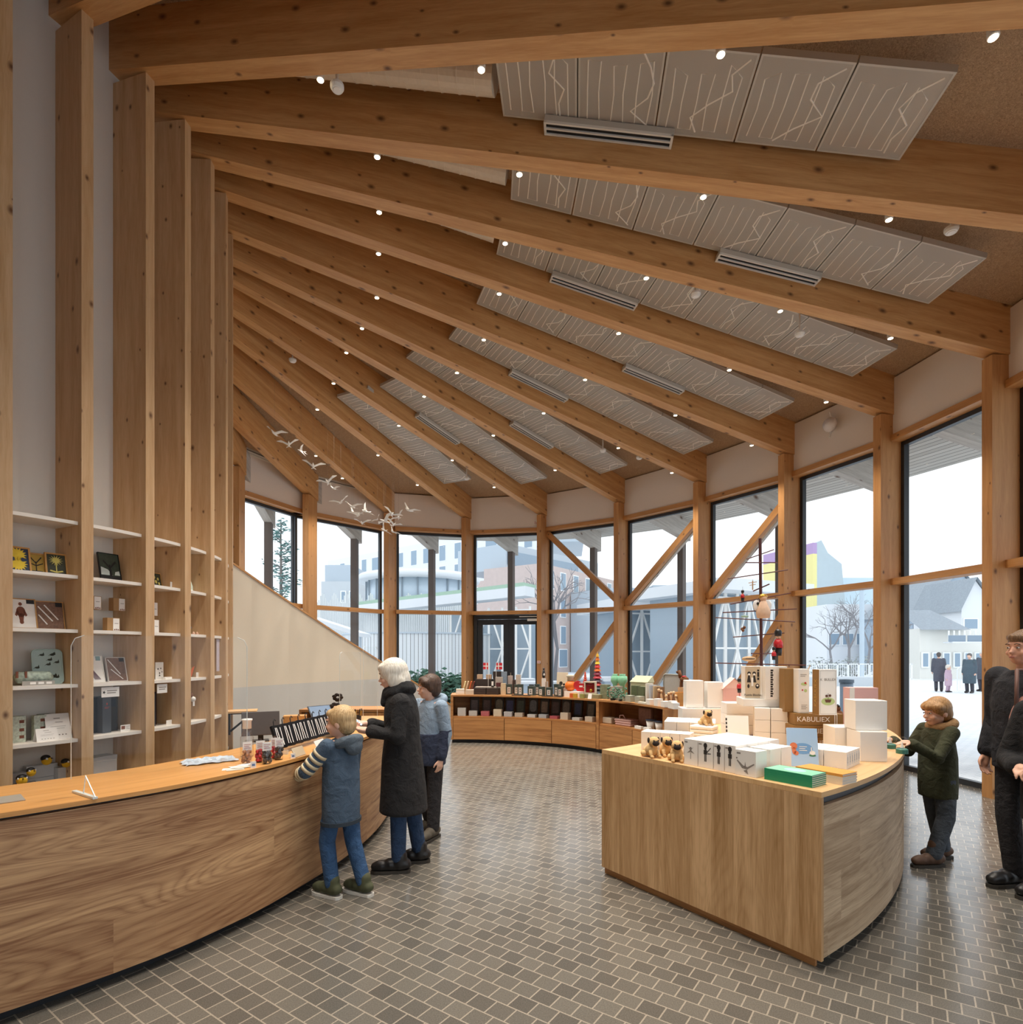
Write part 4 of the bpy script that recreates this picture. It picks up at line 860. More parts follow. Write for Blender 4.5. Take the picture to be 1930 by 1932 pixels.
hang('glass_drop', 'pale green ornament hanging above the brown cluster', 'ornament', 1405, 1163, lambda o: [MB().ball((0, 0, 0), .022, 10, 0, (1.6, .8, .5)).build('body', plain('pale_green', '9dbcae', .4), o, True)], cord=.03)
hang('wooden_star', 'slim pale wooden ornament hanging in the upper part of the rod tree', 'ornament', 1420, 1100, lambda o: [MB().bar((0, 0, -.06), (0, 0, .02), .008, .008).build('stem', fishw, o), MB().bar((-.035, 0, 0), (.035, 0, .01), .006, .006).build('cross_bar', fishw, o), MB().bar((-.025, 0, -.02), (.025, 0, -.012), .006, .006).build('cross_bar', fishw, o)], cord=.05) if not globals().update(fishw=plain('fish_wood', 'd9b48a', .5)) else None
p = ray(1372, 1306, 5.22); o = empty('toy_soldier', (p.x+.11, p.y, IZ), 0, 'red toy soldier on a stick beside the pink paper house', 'ornament'); soldier(1.35)(o)
for ch in o.children: ch.location.z += .46
m = MB(); m.tube([(0, 0, 0), (0, 0, .39)], .003, 6); m.build('stick', red_paint, o)
hang('hand_ornament', 'pale wooden hand at the right end of the lowest rod', 'ornament', 1519, 1262, lambda o: [MB().ball((0, 0, -.02), .022, 10, 0, (1.2, .5, .7)).build('palm', fishw, o, True)]+[MB().tube([(.01+.008*i, 0, -.012), (.035+.004*i, 0, .008+.012*i)], .004, 6).build('finger', fishw, o) for i in range(3)], cord=.01)

# ---------------------------------------------------------------- on the service counter
def acrylic(name, label, pts, z0, z1, foot=(), rnd_=.06, cat='screen', grp='clear acrylic screens'):
    """upright clear sheet along the plan points"""
    e = empty(name, (0, 0, 0), 0, label, cat, grp); m = MB(); pts = [V(*p, 0) for p in pts]
    for a, b in zip(pts[:-1], pts[1:]):
        d = (b-a).normalized(); n = V(-d.y, d.x, 0)*.004
        first, last = a is pts[0], b is pts[-1]; top = [V(0, 0, z1)]*2
        q = [a+V(0, 0, z0), b+V(0, 0, z0)]
        if last: q += [b+V(0, 0, z1-rnd_), b-d*rnd_*.3+V(0, 0, z1-rnd_*.3), b-d*rnd_+V(0, 0, z1)]
        else: q += [b+V(0, 0, z1)]
        if first: q += [a+d*rnd_+V(0, 0, z1), a+d*rnd_*.3+V(0, 0, z1-rnd_*.3), a+V(0, 0, z1-rnd_)]
        else: q += [a+V(0, 0, z1)]
        m.poly([p+n for p in q]); m.poly([p-n for p in reversed(q)])
    m.build('sheet', clear_m, e)
    m = MB(); p0, p1 = pts[0], pts[-1]; d = (pts[1]-pts[0]).normalized(); d2 = (pts[-1]-pts[-2]).normalized()
    m.tube([p0+V(0, 0, z0), p0+V(0, 0, z1-rnd_), p0+d*rnd_*.3+V(0, 0, z1-rnd_*.3), p0+d*rnd_+V(0, 0, z1)], .0022, 5)
    m.build('polished_edge', plain('acrylic_edge', 'dfe6e4', .2, var=0), e)
    m = MB(); m.tube([p1+V(0, 0, z0), p1+V(0, 0, z1-rnd_), p1-d2*rnd_*.3+V(0, 0, z1-rnd_*.3), p1-d2*rnd_+V(0, 0, z1)], .0022, 5); m.build('polished_edge', plain('acrylic_edge', 'dfe6e4', .2, var=0), e)
    for f in foot:
        f0 = V(*f[0], z0); f1 = V(*f[1], z0); m = MB(); m.bar(f0+V(0, 0, .006), f1+V(0, 0, .006), .02, .010); mid = (f0+f1)/2; m.tube([f1+V(0, 0, .01), f1.lerp(f0, .45)+V(0, 0, .10), f1.lerp(f0, .55)+V(0, 0, .01)], .003, 5); m.build('stand_foot', plain('acrylic_edge', 'dfe6e4', .2, var=0), e)
    return e
A = onz(134, 1470, CZ); B = onz(466, 1436, CZ)
mid = (A+B)/2+V(.05, -.02, 0)
acrylic('acrylic_screen', 'large clear acrylic screen standing on the left half of the service counter', [(A.x, A.y), (A.lerp(mid, .5).x+.015, A.lerp(mid, .5).y), (mid.x, mid.y), (B.x, B.y)], CZ, 1.75, [((onz(140, 1495, CZ).x, onz(140, 1495, CZ).y), (onz(180, 1508, CZ).x, onz(180, 1508, CZ).y))])
acrylic('acrylic_screen', 'clear acrylic screen standing upright beside the woman at the counter', [(-1.72, 5.75), (-1.60, 6.10)], CZ, 1.66, (), .04)
acrylic('acrylic_screen', 'narrow clear acrylic screen behind the one beside the woman', [(-1.58, 6.12), (-1.50, 6.42)], CZ, 1.72, (), .04)
p = onz(18, 1514, CZ); o = carton('counter_mat', 'grey mat at the left end of the counter top', 'mat', None, V(p.x-.02, p.y-.04, CZ), .20, .16, .006, R(47), plain('grey_mat', '9a9388', .7))
# folded cloth
p = onz(395, 1438, CZ); m = MB(); n = 14
H_ = [[.008+.012*abs(math.sin(i*1.1+j*.7))+.010*math.sin(j*1.9+i*.3)**2 for j in range(n+1)] for i in range(n+1)]
for i in range(n):
    for j in range(n):
        def P(i, j): e_ = (0 if 0 < i < n and 0 < j < n else -.6); return ((i/n-.5)*.30+.012*math.sin(j*.9), (j/n-.5)*.15+.01*math.sin(i*1.3), H_[i][j]*(1+e_))
        m.poly([P(i, j), P(i+1, j), P(i+1, j+1), P(i, j+1)])
o = m.build('tea_towel', plain('blue_white_cloth', 'c9d6e4', .9, var=.18, scale=35), smooth=True); o.location = p; o.rotation_euler = (0, 0, R(40)); tag(o, 'crumpled pale blue and white cloth on the counter top', 'cloth')
# bottle, jars and sweet bags
p = onz(466, 1427, CZ); o = empty('dispenser_bottle', p, 0, 'tall clear bottle with a white cap behind the sweet bags', 'bottle'); m = MB(); m.lathe((0, 0, 0), [(0, 0), (.04, 0), (.042, .01), (.042, .13), (.026, .165), (.026, .19), (0, .19)], 18); m.build('bottle_body', bag_m, o, True); m = MB(); m.lathe((0, 0, .19), [(0, 0), (.028, 0), (.028, .05), (.034, .055), (.034, .065), (0, .068)], 16); m.build('cap', white_card, o, True)
sweets = {'red': plain('red_sweets', 'c8323a', .35, var=.25, scale=90), 'dark': plain('dark_sweets', '4a4340', .35, var=.3, scale=90), 'mixed': plain('mixed_sweets', 'b9805a', .4, var=.4, scale=70)}
BAGS = [(466, 1441, 'mixed', 'leftmost', .055), (487, 1441, 'red', 'second from the left', .05), (503, 1441, 'dark', 'third from the left', .05), (515, 1434, 'red', 'fourth from the left', .048), (526, 1433, 'dark', 'rightmost', .05)]
for i, (x, y, c_, nth, r_) in enumerate(BAGS):
    p = onz(x, y, CZ)+V(-.012, .055, 0)*(i % 2); r_ *= .62; o = empty('sweet_bag', p, R(35), f'bag of {c_} sweets with a paper header, {nth} on the counter', 'sweets', 'bags of sweets'); rnd = random.Random(i)
    m = MB(); m.lathe((0, 0, 0), [(0, 0), (r_*.8, 0), (r_*.9, .04), (r_*.85, .085), (r_*.4, .12), (r_*.35, .15), (0, .15)], 14); m.build('bag', bag_m, o, True)
    for q in range(26):
        a = rnd.random()*6.28; rr = r_*.68*math.sqrt(rnd.random()); m = MB(); m.ball((rr*math.cos(a), rr*math.sin(a), .012+.07*rnd.random()), .0125, 8); m.build('sweet', sweets[c_], o, True)
    m = MB(); m.box((0, -.012, .085), (.055, .003, .055)); m.build('header_card', paper, o, bevel=.001); q = flat(o, lines(-.02, .02, .122, 3, .011, .003), plain('red_ink', 'b05a5a', .7, var=0), 'header_print', y=-.0142)
# tilted rack with black and white packs
a = onz(533, 1424, CZ); b_ = onz(640, 1390, CZ); d = (b_-a).normalized(); rz = math.atan2(d.y, d.x); LR_ = (b_-a).length
o = empty('leaflet_rack', a, rz, 'clear sloping rack for black packs on the counter', 'rack'); m = MB(); m.poly([(0, -.03, .03), (LR_, -.03, .03), (LR_, .16, .03), (0, .16, .03)]); m.poly([(0, -.03, .03), (LR_, -.03, .03), (LR_, -.03, .075), (0, -.03, .075)]); m.poly([(0, .16, .03), (LR_, .16, .03), (LR_, .16, .14), (0, .16, .14)]); m.build('tray', clear_m, o)
m = MB()
for x in (.02, LR_-.02): m.box((x, .06, 0), (.012, .18, .03))
m.build('rack_foot', plain('acrylic_edge', 'dfe6e4', .2, var=0), o)
blk = plain('black_gloss_pack', '191b1f', .25, var=.1); nP = 8
for i in range(nP):
    base_ = a+d*(.05+i*(LR_-.1)/(nP-1)); nrm_ = V(-d.y, d.x, 0)
    pk = empty('hanging_pack', base_+nrm_*.03+V(0, 0, .036), rz-.25, f'black and white pack with a loop, {ORD[i]} from the left in the sloping rack', 'pack', 'packs in the sloping rack')
    m = MB(); m.frame((0, 0, 0), V(1, 0, 0), V(0, math.sin(R(24)), math.cos(R(24))), V(0, -math.cos(R(24)), math.sin(R(24))), (-.043, .043), (0, .17), (-.012, .012)); bd = m.build('pack', blk, pk, bevel=.003)
    M3 = lambda x, y_, z: (x, y_*math.sin(R(24))-z*math.cos(R(24)), y_*math.cos(R(24))+z*math.sin(R(24)))
    m = MB()
    for s in range(3): x = -.03+.022*s+.006*(i % 3); m.poly([M3(x, .02, .0127), M3(x+.006, .02, .0127), M3(x+.014-.01*(s % 2), .15, .0127), M3(x+.008-.01*(s % 2), .15, .0127)])
    m.build('white_print', paper, bd); m = MB(); m.tube([M3(-.012, .168, 0), M3(-.008, .20, .004), M3(.006, .215, .006), M3(.01, .20, .01)], .004, 6); m.build('loop', black_paint, pk)
for i, (x, y, lab) in enumerate(((572, 1427, 'left'), (612, 1412, 'right'))):
    p = onz(x, y, CZ); o = empty('leaflet_holder', p, rz, f'clear leaflet holder in front of the rack, {lab} one', 'holder', 'leaflet holders'); m = MB(); m.poly([(-.08, 0, 0), (.08, 0, 0), (.08, .03, .06), (-.08, .03, .06)]); m.poly([(-.08, .06, 0), (.08, .06, 0), (.08, .07, .075), (-.08, .07, .075)]); m.poly([(-.08, 0, .001), (.08, 0, .001), (.08, .06, .001), (-.08, .06, .001)]); m.build('holder', clear_m, o)
    lf = m = MB(); m.frame((0, .018, .004), V(1, 0, 0), V(0, .45, .9), V(0, -.9, .45), (-.07, .07), (0, .065), (-.004, 0)); q = m.build('leaflet', [kraft, paper][i]); q.location = p; q.rotation_euler = (0, 0, rz); tag(q, ['kraft coloured leaflets in the left clear holder', 'white leaflets in the right clear holder'][i], 'leaflet', 'leaflets on the counter')
for i in range(5):
    p = onz(440+i*9, 1451-i*2.2+(i % 2)*3, CZ); o = carton('postcard', f'pale card lying on the counter in front of the bottle, {ORD[i]} from the left', 'card', 'cards lying on the counter', V(p.x, p.y-.03, CZ+.0012*i), .10, .06, .001, R(20+i*13), [paper, plain('grey_print_card', 'cfcabf', .6)][i % 2], bevel=0)
p = onz(478, 1449, CZ); o = carton('price_tag', 'small white price tag with a blue print in front of the sweet bags', 'price tag', 'price tags on the counter', V(p.x, p.y, CZ), .032, .004, .04, R(35), paper, bevel=0); flat(o, [rect(-.009, .012, .009, .026)], plain('blue_print', '5c7fb0', .6, var=0))
p = onz(553, 1431, CZ); o = carton('price_tag', 'small white price tag in front of the leaflet holders', 'price tag', 'price tags on the counter', V(p.x, p.y, CZ), .030, .004, .034, R(35), paper, bevel=0); flat(o, [rect(-.008, .010, .008, .022)], plain('blue_print', '5c7fb0', .6, var=0))
# till screen, tablet, pen pot, dark ornaments
p = ray(498, 1398, 4.35); o = empty('till_screen', (p.x-.12, p.y+.22, CZ), R(25), 'back of a dark grey screen standing on the counter behind the sweet bags', 'screen'); m = MB(); m.frame((0, 0, .05), V(1, 0, 0), V(0, math.sin(R(14)), math.cos(R(14))), V(0, -math.cos(R(14)), math.sin(R(14))), (-.14, .14), (0, .19), (-.01, .01)); m.build('screen_case', plain('dark_grey_case', '55504f', .4), o, bevel=.004); m = MB(); m.box((0, .03, 0), (.12, .10, .01)); m.box((0, .03, .01), (.04, .02, .10)); m.build('stand', black_plastic, o)
p = ray(588, 1392, 5.2); carton('wooden_box', 'small honey coloured wooden box behind the dark screen', 'box', None, V(-1.98, 5.25, CZ), .20, .12, .13, .3, oak_top)
p = onz(665, 1352, CZ+.0); o = empty('tablet_stand', (-1.80, 5.45, CZ), .9, 'tablet on a tilting stand beside the acrylic screen', 'tablet'); m = MB(); m.box((0, 0, 0), (.12, .10, .012)); m.bar((0, .0, .01), (0, .03, .13), .02, .02); m.build('stand', steel, o); m = MB(); m.frame((0, .0, .12), V(1, 0, 0), V(0, .62, .78), V(0, -.78, .62), (-.12, .12), (-.06, .10), (0, .012)); m.build('tablet', plain('tablet_case', '3c4654', .3), o, bevel=.004); m = MB(); m.frame((0, .0, .12), V(1, 0, 0), V(0, .62, .78), V(0, -.78, .62), (-.11, .11), (-.05, .09), (.0121, .0128)); m.build('display', plain('blue_display', '6f87a5', .2), o)
o = empty('pen_pot', (-1.50, 5.55, CZ), 0, 'dark pot full of pens near the woman', 'pen pot'); m = MB(); m.lathe((0, 0, 0), [(0, 0), (.045, 0), (.05, .10), (.045, .10), (.04, .01), (0, .01)], 18); m.build('pot', black_plastic, o)
for i in range(9):
    a_ = i*2.4; q = empty('pen', (-1.50+.024*math.cos(a_), 5.55+.024*math.sin(a_), CZ+.012), 0, 'pen standing in the dark pot', 'pen', 'pens in the dark pot'); m = MB(); m.tube([(0, 0, 0), (.028*math.cos(a_), .028*math.sin(a_), .135+.01*(i % 3))], .0045, 6); m.build('barrel', [gold, red_paint, black_paint][i % 3], q)
for i, (x, y, s) in enumerate(((637, 1316, 1.0), (632, 1334, 1.05))):
    p = ray(x, y, 5.9-.22*i); o = empty('dried_flower', (p.x, p.y, CZ), .4*i, f'dark brown flower ornament on a stem, {["upper", "lower"][i]} one behind the counter', 'ornament', 'dark flower ornaments'); zf = p.z-CZ
    m = MB(); m.tube([(.03, 0, 0), (.02, 0, zf*.6), (0, 0, zf)], .004, 6); m.build('stem', dk, o)
    for q in range(7):
        a_ = q*.9; m = MB(); m.ball((.035*s*math.cos(a_), .012*math.sin(a_*2), zf+.028*s*math.sin(a_)), .022*s, 8, 0, (1.1, .35, .8)); m.build('petal', dk, o, True)
    m = MB(); m.lathe((.03, 0, 0), [(0, 0), (.035, 0), (.03, .015), (0, .018)], 12); m.build('foot', black_plastic, o)
# ---------------------------------------------------------------- goods on the shelves of the core
yellow_p = plain('yellow_print', 'e8c93a', .6, var=.02); navy_p = plain('navy_print', '2d3a52', .6, var=.03); olive_p = plain('dark_olive_print', '3d4032', .6, var=.03); frame_w = plain('light_frame_wood', 'c39355', .5, var=.06)
brownfig = plain('rust_print', '7d4a36', .7, var=.05); mint = plain('mint_print', 'cfdccb', .6, var=.02)
def bay_pt(b, f, r, z):
    r = max(r, .105) if z > SH[5]+.4 else r                       # b: shelf bay, f: 0..1 across it, r: distance in front of the back wall
    a = PSI[b]+(PSI[b+1]-PSI[b])*f; p = core(a, DR-.385+r); p.z = z; return p, R(a)+math.pi/2
def place(o, b, f, r, z, dz=0.0, tilt=0.0):
    p, rz = bay_pt(b, f, r, z); o.location = p; o.rotation_euler = (R(-tilt), 0, rz+dz)
def picture(label, grp, b, f, lv, wd, h, fmat, bg, r=.12, tilt=13, dz=0.0, fw=.012, shapes=()):
    p, rz = bay_pt(b, f, r, SH[lv]); o = empty('framed_picture', p, 0, label, 'picture', grp); o.rotation_euler = (R(-tilt), 0, rz+dz)
    m = MB()
    for x0, x1, z0, z1 in ((-wd/2, wd/2, 0, fw), (-wd/2, wd/2, h-fw, h), (-wd/2, -wd/2+fw, fw, h-fw), (wd/2-fw, wd/2, fw, h-fw)): m.frame((0, 0, 0), V(1, 0, 0), V(0, 1, 0), V(0, 0, 1), (x0, x1), (-.010, .010), (z0, z1))
    m.build('frame', fmat, o)
    m = MB(); m.frame((0, 0, 0), V(1, 0, 0), V(0, 1, 0), V(0, 0, 1), (-wd/2+fw, wd/2-fw), (-.002, .008), (fw, h-fw)); m.build('picture_sheet', bg, o)
    for i, (mat, polys) in enumerate(shapes):
        m = MB()
        for q in polys: m.poly([(x*wd, -.0028-.0007*i, z*h) for x, z in q])
        m.build('picture_motif', mat, o)
    return o
def star(cx, cz, r0, r1, n=16, s=1.0): return [(cx+(r1 if i % 2 else r0)*math.cos(math.pi*i/n), cz+s*(r1 if i % 2 else r0)*math.sin(math.pi*i/n)) for i in range(2*n)]
g1 = 'framed pictures on the second shelf'
picture('framed picture of two yellow spiky suns on dark blue, leftmost on the second shelf', g1, 0, .24, 1, .165, .205, frame_w, navy_p, .20, dz=.1, shapes=((yellow_p, [star(0, .68, .38, .25, 16, .8), star(0, .32, .38, .25, 16, .8)]), (navy_p, [disc(-.2, .5, .085), disc(.2, .5, .085)])))
picture('framed picture of a dark tree on yellow between the two sun pictures', g1, 0, .50, 1, .135, .175, frame_w, plain('ochre_print', 'b99742', .6, var=.05), .15, shapes=((black_paint, [[(-.03, .15), (.03, .15), (.02, .6), (-.02, .6)], [(-.3, .8), (-.02, .5), (.0, .55), (-.27, .85)], [(.3, .8), (.02, .5), (.0, .55), (.27, .85)], [(-.35, .5), (-.02, .38), (-.02, .43), (-.34, .55)], [(.35, .5), (.02, .38), (.02, .43), (.34, .55)], [(-.3, .12), (.3, .12), (.3, .16), (-.3, .16)]]),))
picture('framed picture of a yellow spiky flower on dark olive, third on the second shelf', g1, 0, .755, 1, .15, .19, frame_w, olive_p, .18, dz=-.1, shapes=((plain('pale_yellow_print', 'dfd374', .6, var=.02), [star(0, .68, .34, .14, 14, .75), [(-.025, .15), (.025, .15), (.02, .6), (-.02, .6)], [(-.3, .18), (0, .12), (.3, .18), (.28, .24), (0, .18), (-.28, .24)]]),))
g2 = 'mounted prints on the third shelf'
picture('white framed print of a rust brown figure on the third shelf', g2, 0, .30, 2, .20, .245, frame_w, paper, .17, dz=.08, fw=.006, shapes=((brownfig, [disc(0, .56, .15, 16, 1, 1.2), disc(0, .82, .06), [(-.1, .5), (.1, .5), (.06, .25), (-.06, .25)], [(-.2, .45), (-.1, .7), (-.06, .6), (-.14, .4)], [(.2, .45), (.1, .7), (.06, .6), (.14, .4)], disc(.0, .22, .07)]), (black_paint, [[(.2, .84), (.46, .84), (.46, 1.0), (.2, 1.0)]])))
picture('brown mounted print in clear wrapping beside the white one on the third shelf', g2, 0, .68, 2, .19, .235, frame_w, plain('brown_pattern_print', '8b6a58', .4, var=.35, scale=60), .17, dz=-.06, fw=.005, shapes=((black_paint, [[(.22, .82), (.46, .82), (.46, .98), (.22, .98)]]), (paper, [[(-.42, .8), (-.38, .82), (.1, .3), (.06, .28)], [(-.2, .86), (-.16, .88), (.3, .36), (.26, .34)], [(-.42, .5), (-.38, .52), (-.1, .18), (-.14, .16)]])))
picture('dark canvas picture of a tree, alone on the second shelf of the second bay', 'pictures of the second bay', 1, .62, 1, .18, .26, black_paint, plain('dark_green_print', '3f4a3c', .5, var=.35, scale=28), .17, dz=-.05, fw=.004, shapes=((plain('pale_sky_print', 'c5cdc8', .6, var=.1), [[(-.45, .22), (.1, .22), (-.1, .42), (-.42, .5)], [(.2, .24), (.46, .24), (.44, .4), (.25, .36)]]), (black_paint, [[(-.05, .2), (.08, .2), (.05, .6), (-.02, .6)], [(-.3, .7), (0, .45), (.03, .5), (-.25, .76)], [(.35, .7), (.02, .45), (.0, .5), (.3, .76)], [(-.48, .02), (.48, .02), (.48, .2), (-.48, .2)]])))
picture('small framed yellow sun on dark, left of the pair in the third bay', 'pictures of the third bay', 2, .45, 1, .115, .165, frame_w, navy_p, .16, fw=.007, shapes=((yellow_p, [star(-.02, .5, .42, .24, 14, .8)]),))
picture('small framed dark picture with pale leaves, right of the pair in the third bay', 'pictures of the third bay', 2, .72, 1, .11, .15, frame_w, olive_p, .16, fw=.007, dz=-.1, shapes=((plain('pale_yellow_print', 'dfd374', .6), [disc(-.2, .7, .1), disc(.15, .6, .1), disc(-.1, .4, .12), disc(.2, .3, .1)]),))
def shelf_box(name, label, cat, grp, b, f, r, lv, w_, d, h, mat, dz=0.0, zoff=0.0, **k):
    p, rz = bay_pt(b, f, r, SH[lv]+zoff); return carton(name, label, cat, grp, p, w_, d, h, rz+dz, mat, **k)
bird_pat = plain('bird_pattern', 'b9cabb', .5, var=.45, scale=38); pat2 = plain('mint_pattern', 'd5e0cf', .6, var=.35, scale=55)
# bird tray, pouch, little price box
p, rz = bay_pt(0, .66, .15, SH[3]); o = empty('serving_tray', p, 0, 'pale teal tray with a dark bird pattern leaning upright on the fourth shelf', 'tray'); o.rotation_euler = (R(-9), 0, rz)
def rrect(w_, h, r_, n=5): return [(sx*(w_/2-r_)+r_*math.cos(a), zc+r_*math.sin(a)) for sx, zc, a0 in ((1, h-r_, 0), (-1, h-r_, 90), (-1, r_, 180), (1, r_, 270)) for a in [R(a0+90*i/n) for i in range(n+1)]]
q = rrect(.205, .285, .035); m = MB(); m.poly([(x, -.006, z) for x, z in q]); m.poly([(x, .006, z) for x, z in q[::-1]])
for i in range(len(q)): a, b_ = q[i], q[(i+1) % len(q)]; m.poly([(a[0], -.006, a[1]), (a[0], .006, a[1]), (b_[0], .006, b_[1]), (b_[0], -.006, b_[1])])
m.build('tray_board', plain('pale_teal', 'b4c9c3', .45, var=.03), o); m = MB(); m.tube([(x, -.007, z) for x, z in q], .006, 6, closed=True); m.build('rim', plain('pale_teal', 'b4c9c3', .45), o, True)
rnd = random.Random(5); bb = []
for i in range(13): cx_, cz_ = rnd.uniform(-.075, .075), rnd.uniform(.03, .26); bb += [disc(cx_, cz_, .013, 8, 1.3, .7), [(cx_-.03, cz_-.012), (cx_-.01, cz_), (cx_-.012, cz_+.006)], [(cx_, cz_), (cx_+.012, cz_+.024), (cx_+.016, cz_)]]
flat(o, bb, olive_p, 'bird_print', y=-.0068)
p, rz = bay_pt(0, .42, .20, SH[3]); o = empty('pouch', p, rz, 'zipped pouch in a pale bird pattern lying before the teal tray', 'pouch'); m = MB(); m.tube([(-.12, 0, .055), (-.10, 0, .06), (0, 0, .062), (.10, 0, .06), (.125, 0, .055)], [.02, .046, .05, .047, .02], 14); m.build('pouch_body', bird_pat, o, True)
for x in (-.115, -.06): m = MB(); m.box((x, -.045, .06), (.014, .012, .05)); m.build('leather_tab', brownfig, o)
o = shelf_box('price_holder', 'grey strip with three white labels in front of the pouch', 'price tag', None, 0, .45, .265, 3, .21, .006, .034, plain('grey_strip', 'a5a19a', .6)); [flat(o, [rect(-.055+i*.052, .008, -.018+i*.052, .026)], paper, 'label_card') for i in range(3)]
for i, (f, h, lab) in enumerate(((.25, .205, 'left'), (.52, .20, 'right'))):
    o = shelf_box('pattern_box', f'slim mint box with a small bird pattern, {lab} one on the fifth shelf', 'box', 'mint pattern boxes', 0, f, .19, 4, .082, .06, h, pat2); [flat(o, [rect(.0, z_, .03, z_+.024)], brownfig, 'picture_spot') for z_ in (.03, .085, .15)]
shelf_box('pattern_box', 'slim grey green box half hidden behind the folded calendars', 'box', None, 0, .64, .12, 4, .08, .06, .20, plain('grey_green_card', '7d8d80', .6, var=.2, scale=60))
def tent(label, b, f, r, lv, w_, h, dz=0.0, grp='folded white calendars'):
    p, rz = bay_pt(b, f, r, SH[lv]); o = empty('desk_calendar', p, rz+dz, label, 'calendar', grp); m = MB(); d = h*.36
    m.poly([(-w_/2, -d, 0), (w_/2, -d, 0), (w_/2*.95, 0, h), (-w_/2*.95, 0, h)]); m.poly([(w_/2, d, 0), (-w_/2, d, 0), (-w_/2*.95, 0, h), (w_/2*.95, 0, h)]); m.build('folded_card', paper, o)
    m = MB(); k = d/h
    for z0, z1, x0, x1 in [(.80, .83, -.15, .1), (.66, .68, -.1, .2), (.5, .51, -.3, .3), (.42, .43, -.3, .25)]+[(.16, .20, -.28+.13*i, -.22+.13*i) for i in range(5)]: m.poly([(x0*w_, -d+z0*h*k-.0012, z0*h), (x1*w_, -d+z0*h*k-.0012, z0*h), (x1*w_, -d+z1*h*k-.0012, z1*h), (x0*w_, -d+z1*h*k-.0012, z1*h)])
    m.build('print', grey_ink, o); return o
tent('large folded white calendar at the right of the fifth shelf', 0, .74, .19, 4, .17, .205, -.1)
tent('smaller folded white card in front of the large calendar', 0, .55, .255, 4, .15, .10, .05)
for i, (f, r, z, w_, h) in enumerate(((.22, .09, 0, .19, .19), (.62, .09, 0, .21, .13), (.62, .09, .132, .21, .10), (.28, .22, 0, .20, .12))):
    shelf_box('storage_box', f'pale grey storage box, {["left rear", "lower right", "upper right", "front left"][i]} one on the lowest shelf', 'box', 'pale grey storage boxes', 0, f, r, 5, w_, .075 if r < .2 else .09, h, plain('pale_grey_box', 'c7ccd2', .6, var=.01), zoff=z)
# great tits: black, yellow and white plush birds
def bird_ball(label, p, rz, s=1.0):
    o = empty('plush_bird', p, rz, label, 'plush toy', 'yellow and black plush birds'); m = MB(); m.ball((0, 0, .035*s), .036*s, 14); m.build('body', plain('bird_yellow', 'e3b324', .9, var=.06), o, True)
    m = MB(); m.ball((0, .008*s, .055*s), .034*s, 14, 0, (1.05, 1, .8)); m.build('hood', black_paint, o, True); m = MB()
    for sx in (-1, 1): m.ball((sx*.027*s, -.012*s, .052*s), .012*s, 8, 0, (.5, .9, .8))
    m.build('cheek', paper, o, True); m = MB(); m.tube([(0, -.03*s, .052*s), (0, -.046*s, .05*s)], [.006*s, .001], 6); m.build('beak', black_paint, o); return o
for i, (f, r, z, s) in enumerate(((.24, .30, .125, 1.0), (.36, .29, .155, .85), (.62, .20, .24, 1.0), (.88, .22, .20, .9))):
    p, rz = bay_pt(0, f, r-.03, SH[5]+z); 
    if i == 1: p.z = SH[5]+.121+.06
    bird_ball(f'yellow and black plush bird, {ORD[i]} from the left behind the counter top', p, rz+.4*i, s)
for i in (3,):
    shelf_box('storage_box', 'pale grey storage box carrying the rightmost plush bird', 'box', 'pale grey storage boxes', 0, .88, .16, 5, .09, .12, .198, plain('pale_grey_box', 'c7ccd2', .6, var=.01))
# second bay
for i, (f, r, z) in enumerate(((.30, .20, .185), (.72, .20, .185), (.52, .27, .0))):
    o = shelf_box('gift_box', f'small kraft box with a white label, {["upper left", "upper right", "lower"][i]} one in the second bay', 'box', 'kraft boxes of the second bay', 1, f, r, 2, .11, .06, .115, plain('kraft_brown', 'a98458', .7), zoff=z); flat(o, [rect(-.005, .004, .05, .111)], paper, 'label'); flat(o, [star(.008, .012, .010, .004, 5), star(.024, .014, .012, .004, 5), star(.04, .012, .010, .004, 5)], brownfig, 'label_print', y=-.0015); flat(o, [rect(.008, .065, .04, .069)], grey_ink, 'label_text', y=-.0015)
o = shelf_box('display_block', 'clear block under the two upper kraft boxes in the second bay', 'display stand', None, 1, .52, .155, 2, .30, .09, .182, clear_m)
picture('white striped print in clear wrapping in the second bay', 'wrapped prints of the second bay', 1, .30, 3, .18, .235, paper, paper, .19, fw=.004, shapes=((plain('plum_print', '6a4a58', .6), [[(-.45+.1*i, .9-.1*i), (-.42+.1*i, .93-.1*i), (.1+.06*i, .1), (.06+.06*i, .1)] for i in range(5)]), (plain('teal_tag', '7fa3a8', .6), [[(.2, .82), (.42, .82), (.42, 1), (.2, 1)]])))
picture('brown print in clear wrapping in the second bay', 'wrapped prints of the second bay', 1, .72, 3, .17, .22, paper, plain('brown_pattern_print', '8b6a58', .4), .18, fw=.004, dz=-.08, shapes=((black_paint, [[(.2, .82), (.45, .82), (.45, 1), (.2, 1)]]), (paper, [[(-.4, .9), (-.36, .92), (.2, .3), (.16, .28)], [(-.3, .5), (-.26, .52), (.3, .1), (.26, .08)]])))
wine = plain('black_gift_box', '1b1d22', .35, var=.04); slate = plain('slate_gift_box', '4a5058', .5, var=.03)
o = shelf_box('wine_box', 'large black gift box on the fifth shelf of the second bay', 'box', None, 1, .55, .13, 4, .24, .09, .315, wine, bevel=.003); flat(o, [rect(.035, .22, .10, .29)], plain('dark_blue_gloss', '2c3b4a', .2), 'window')
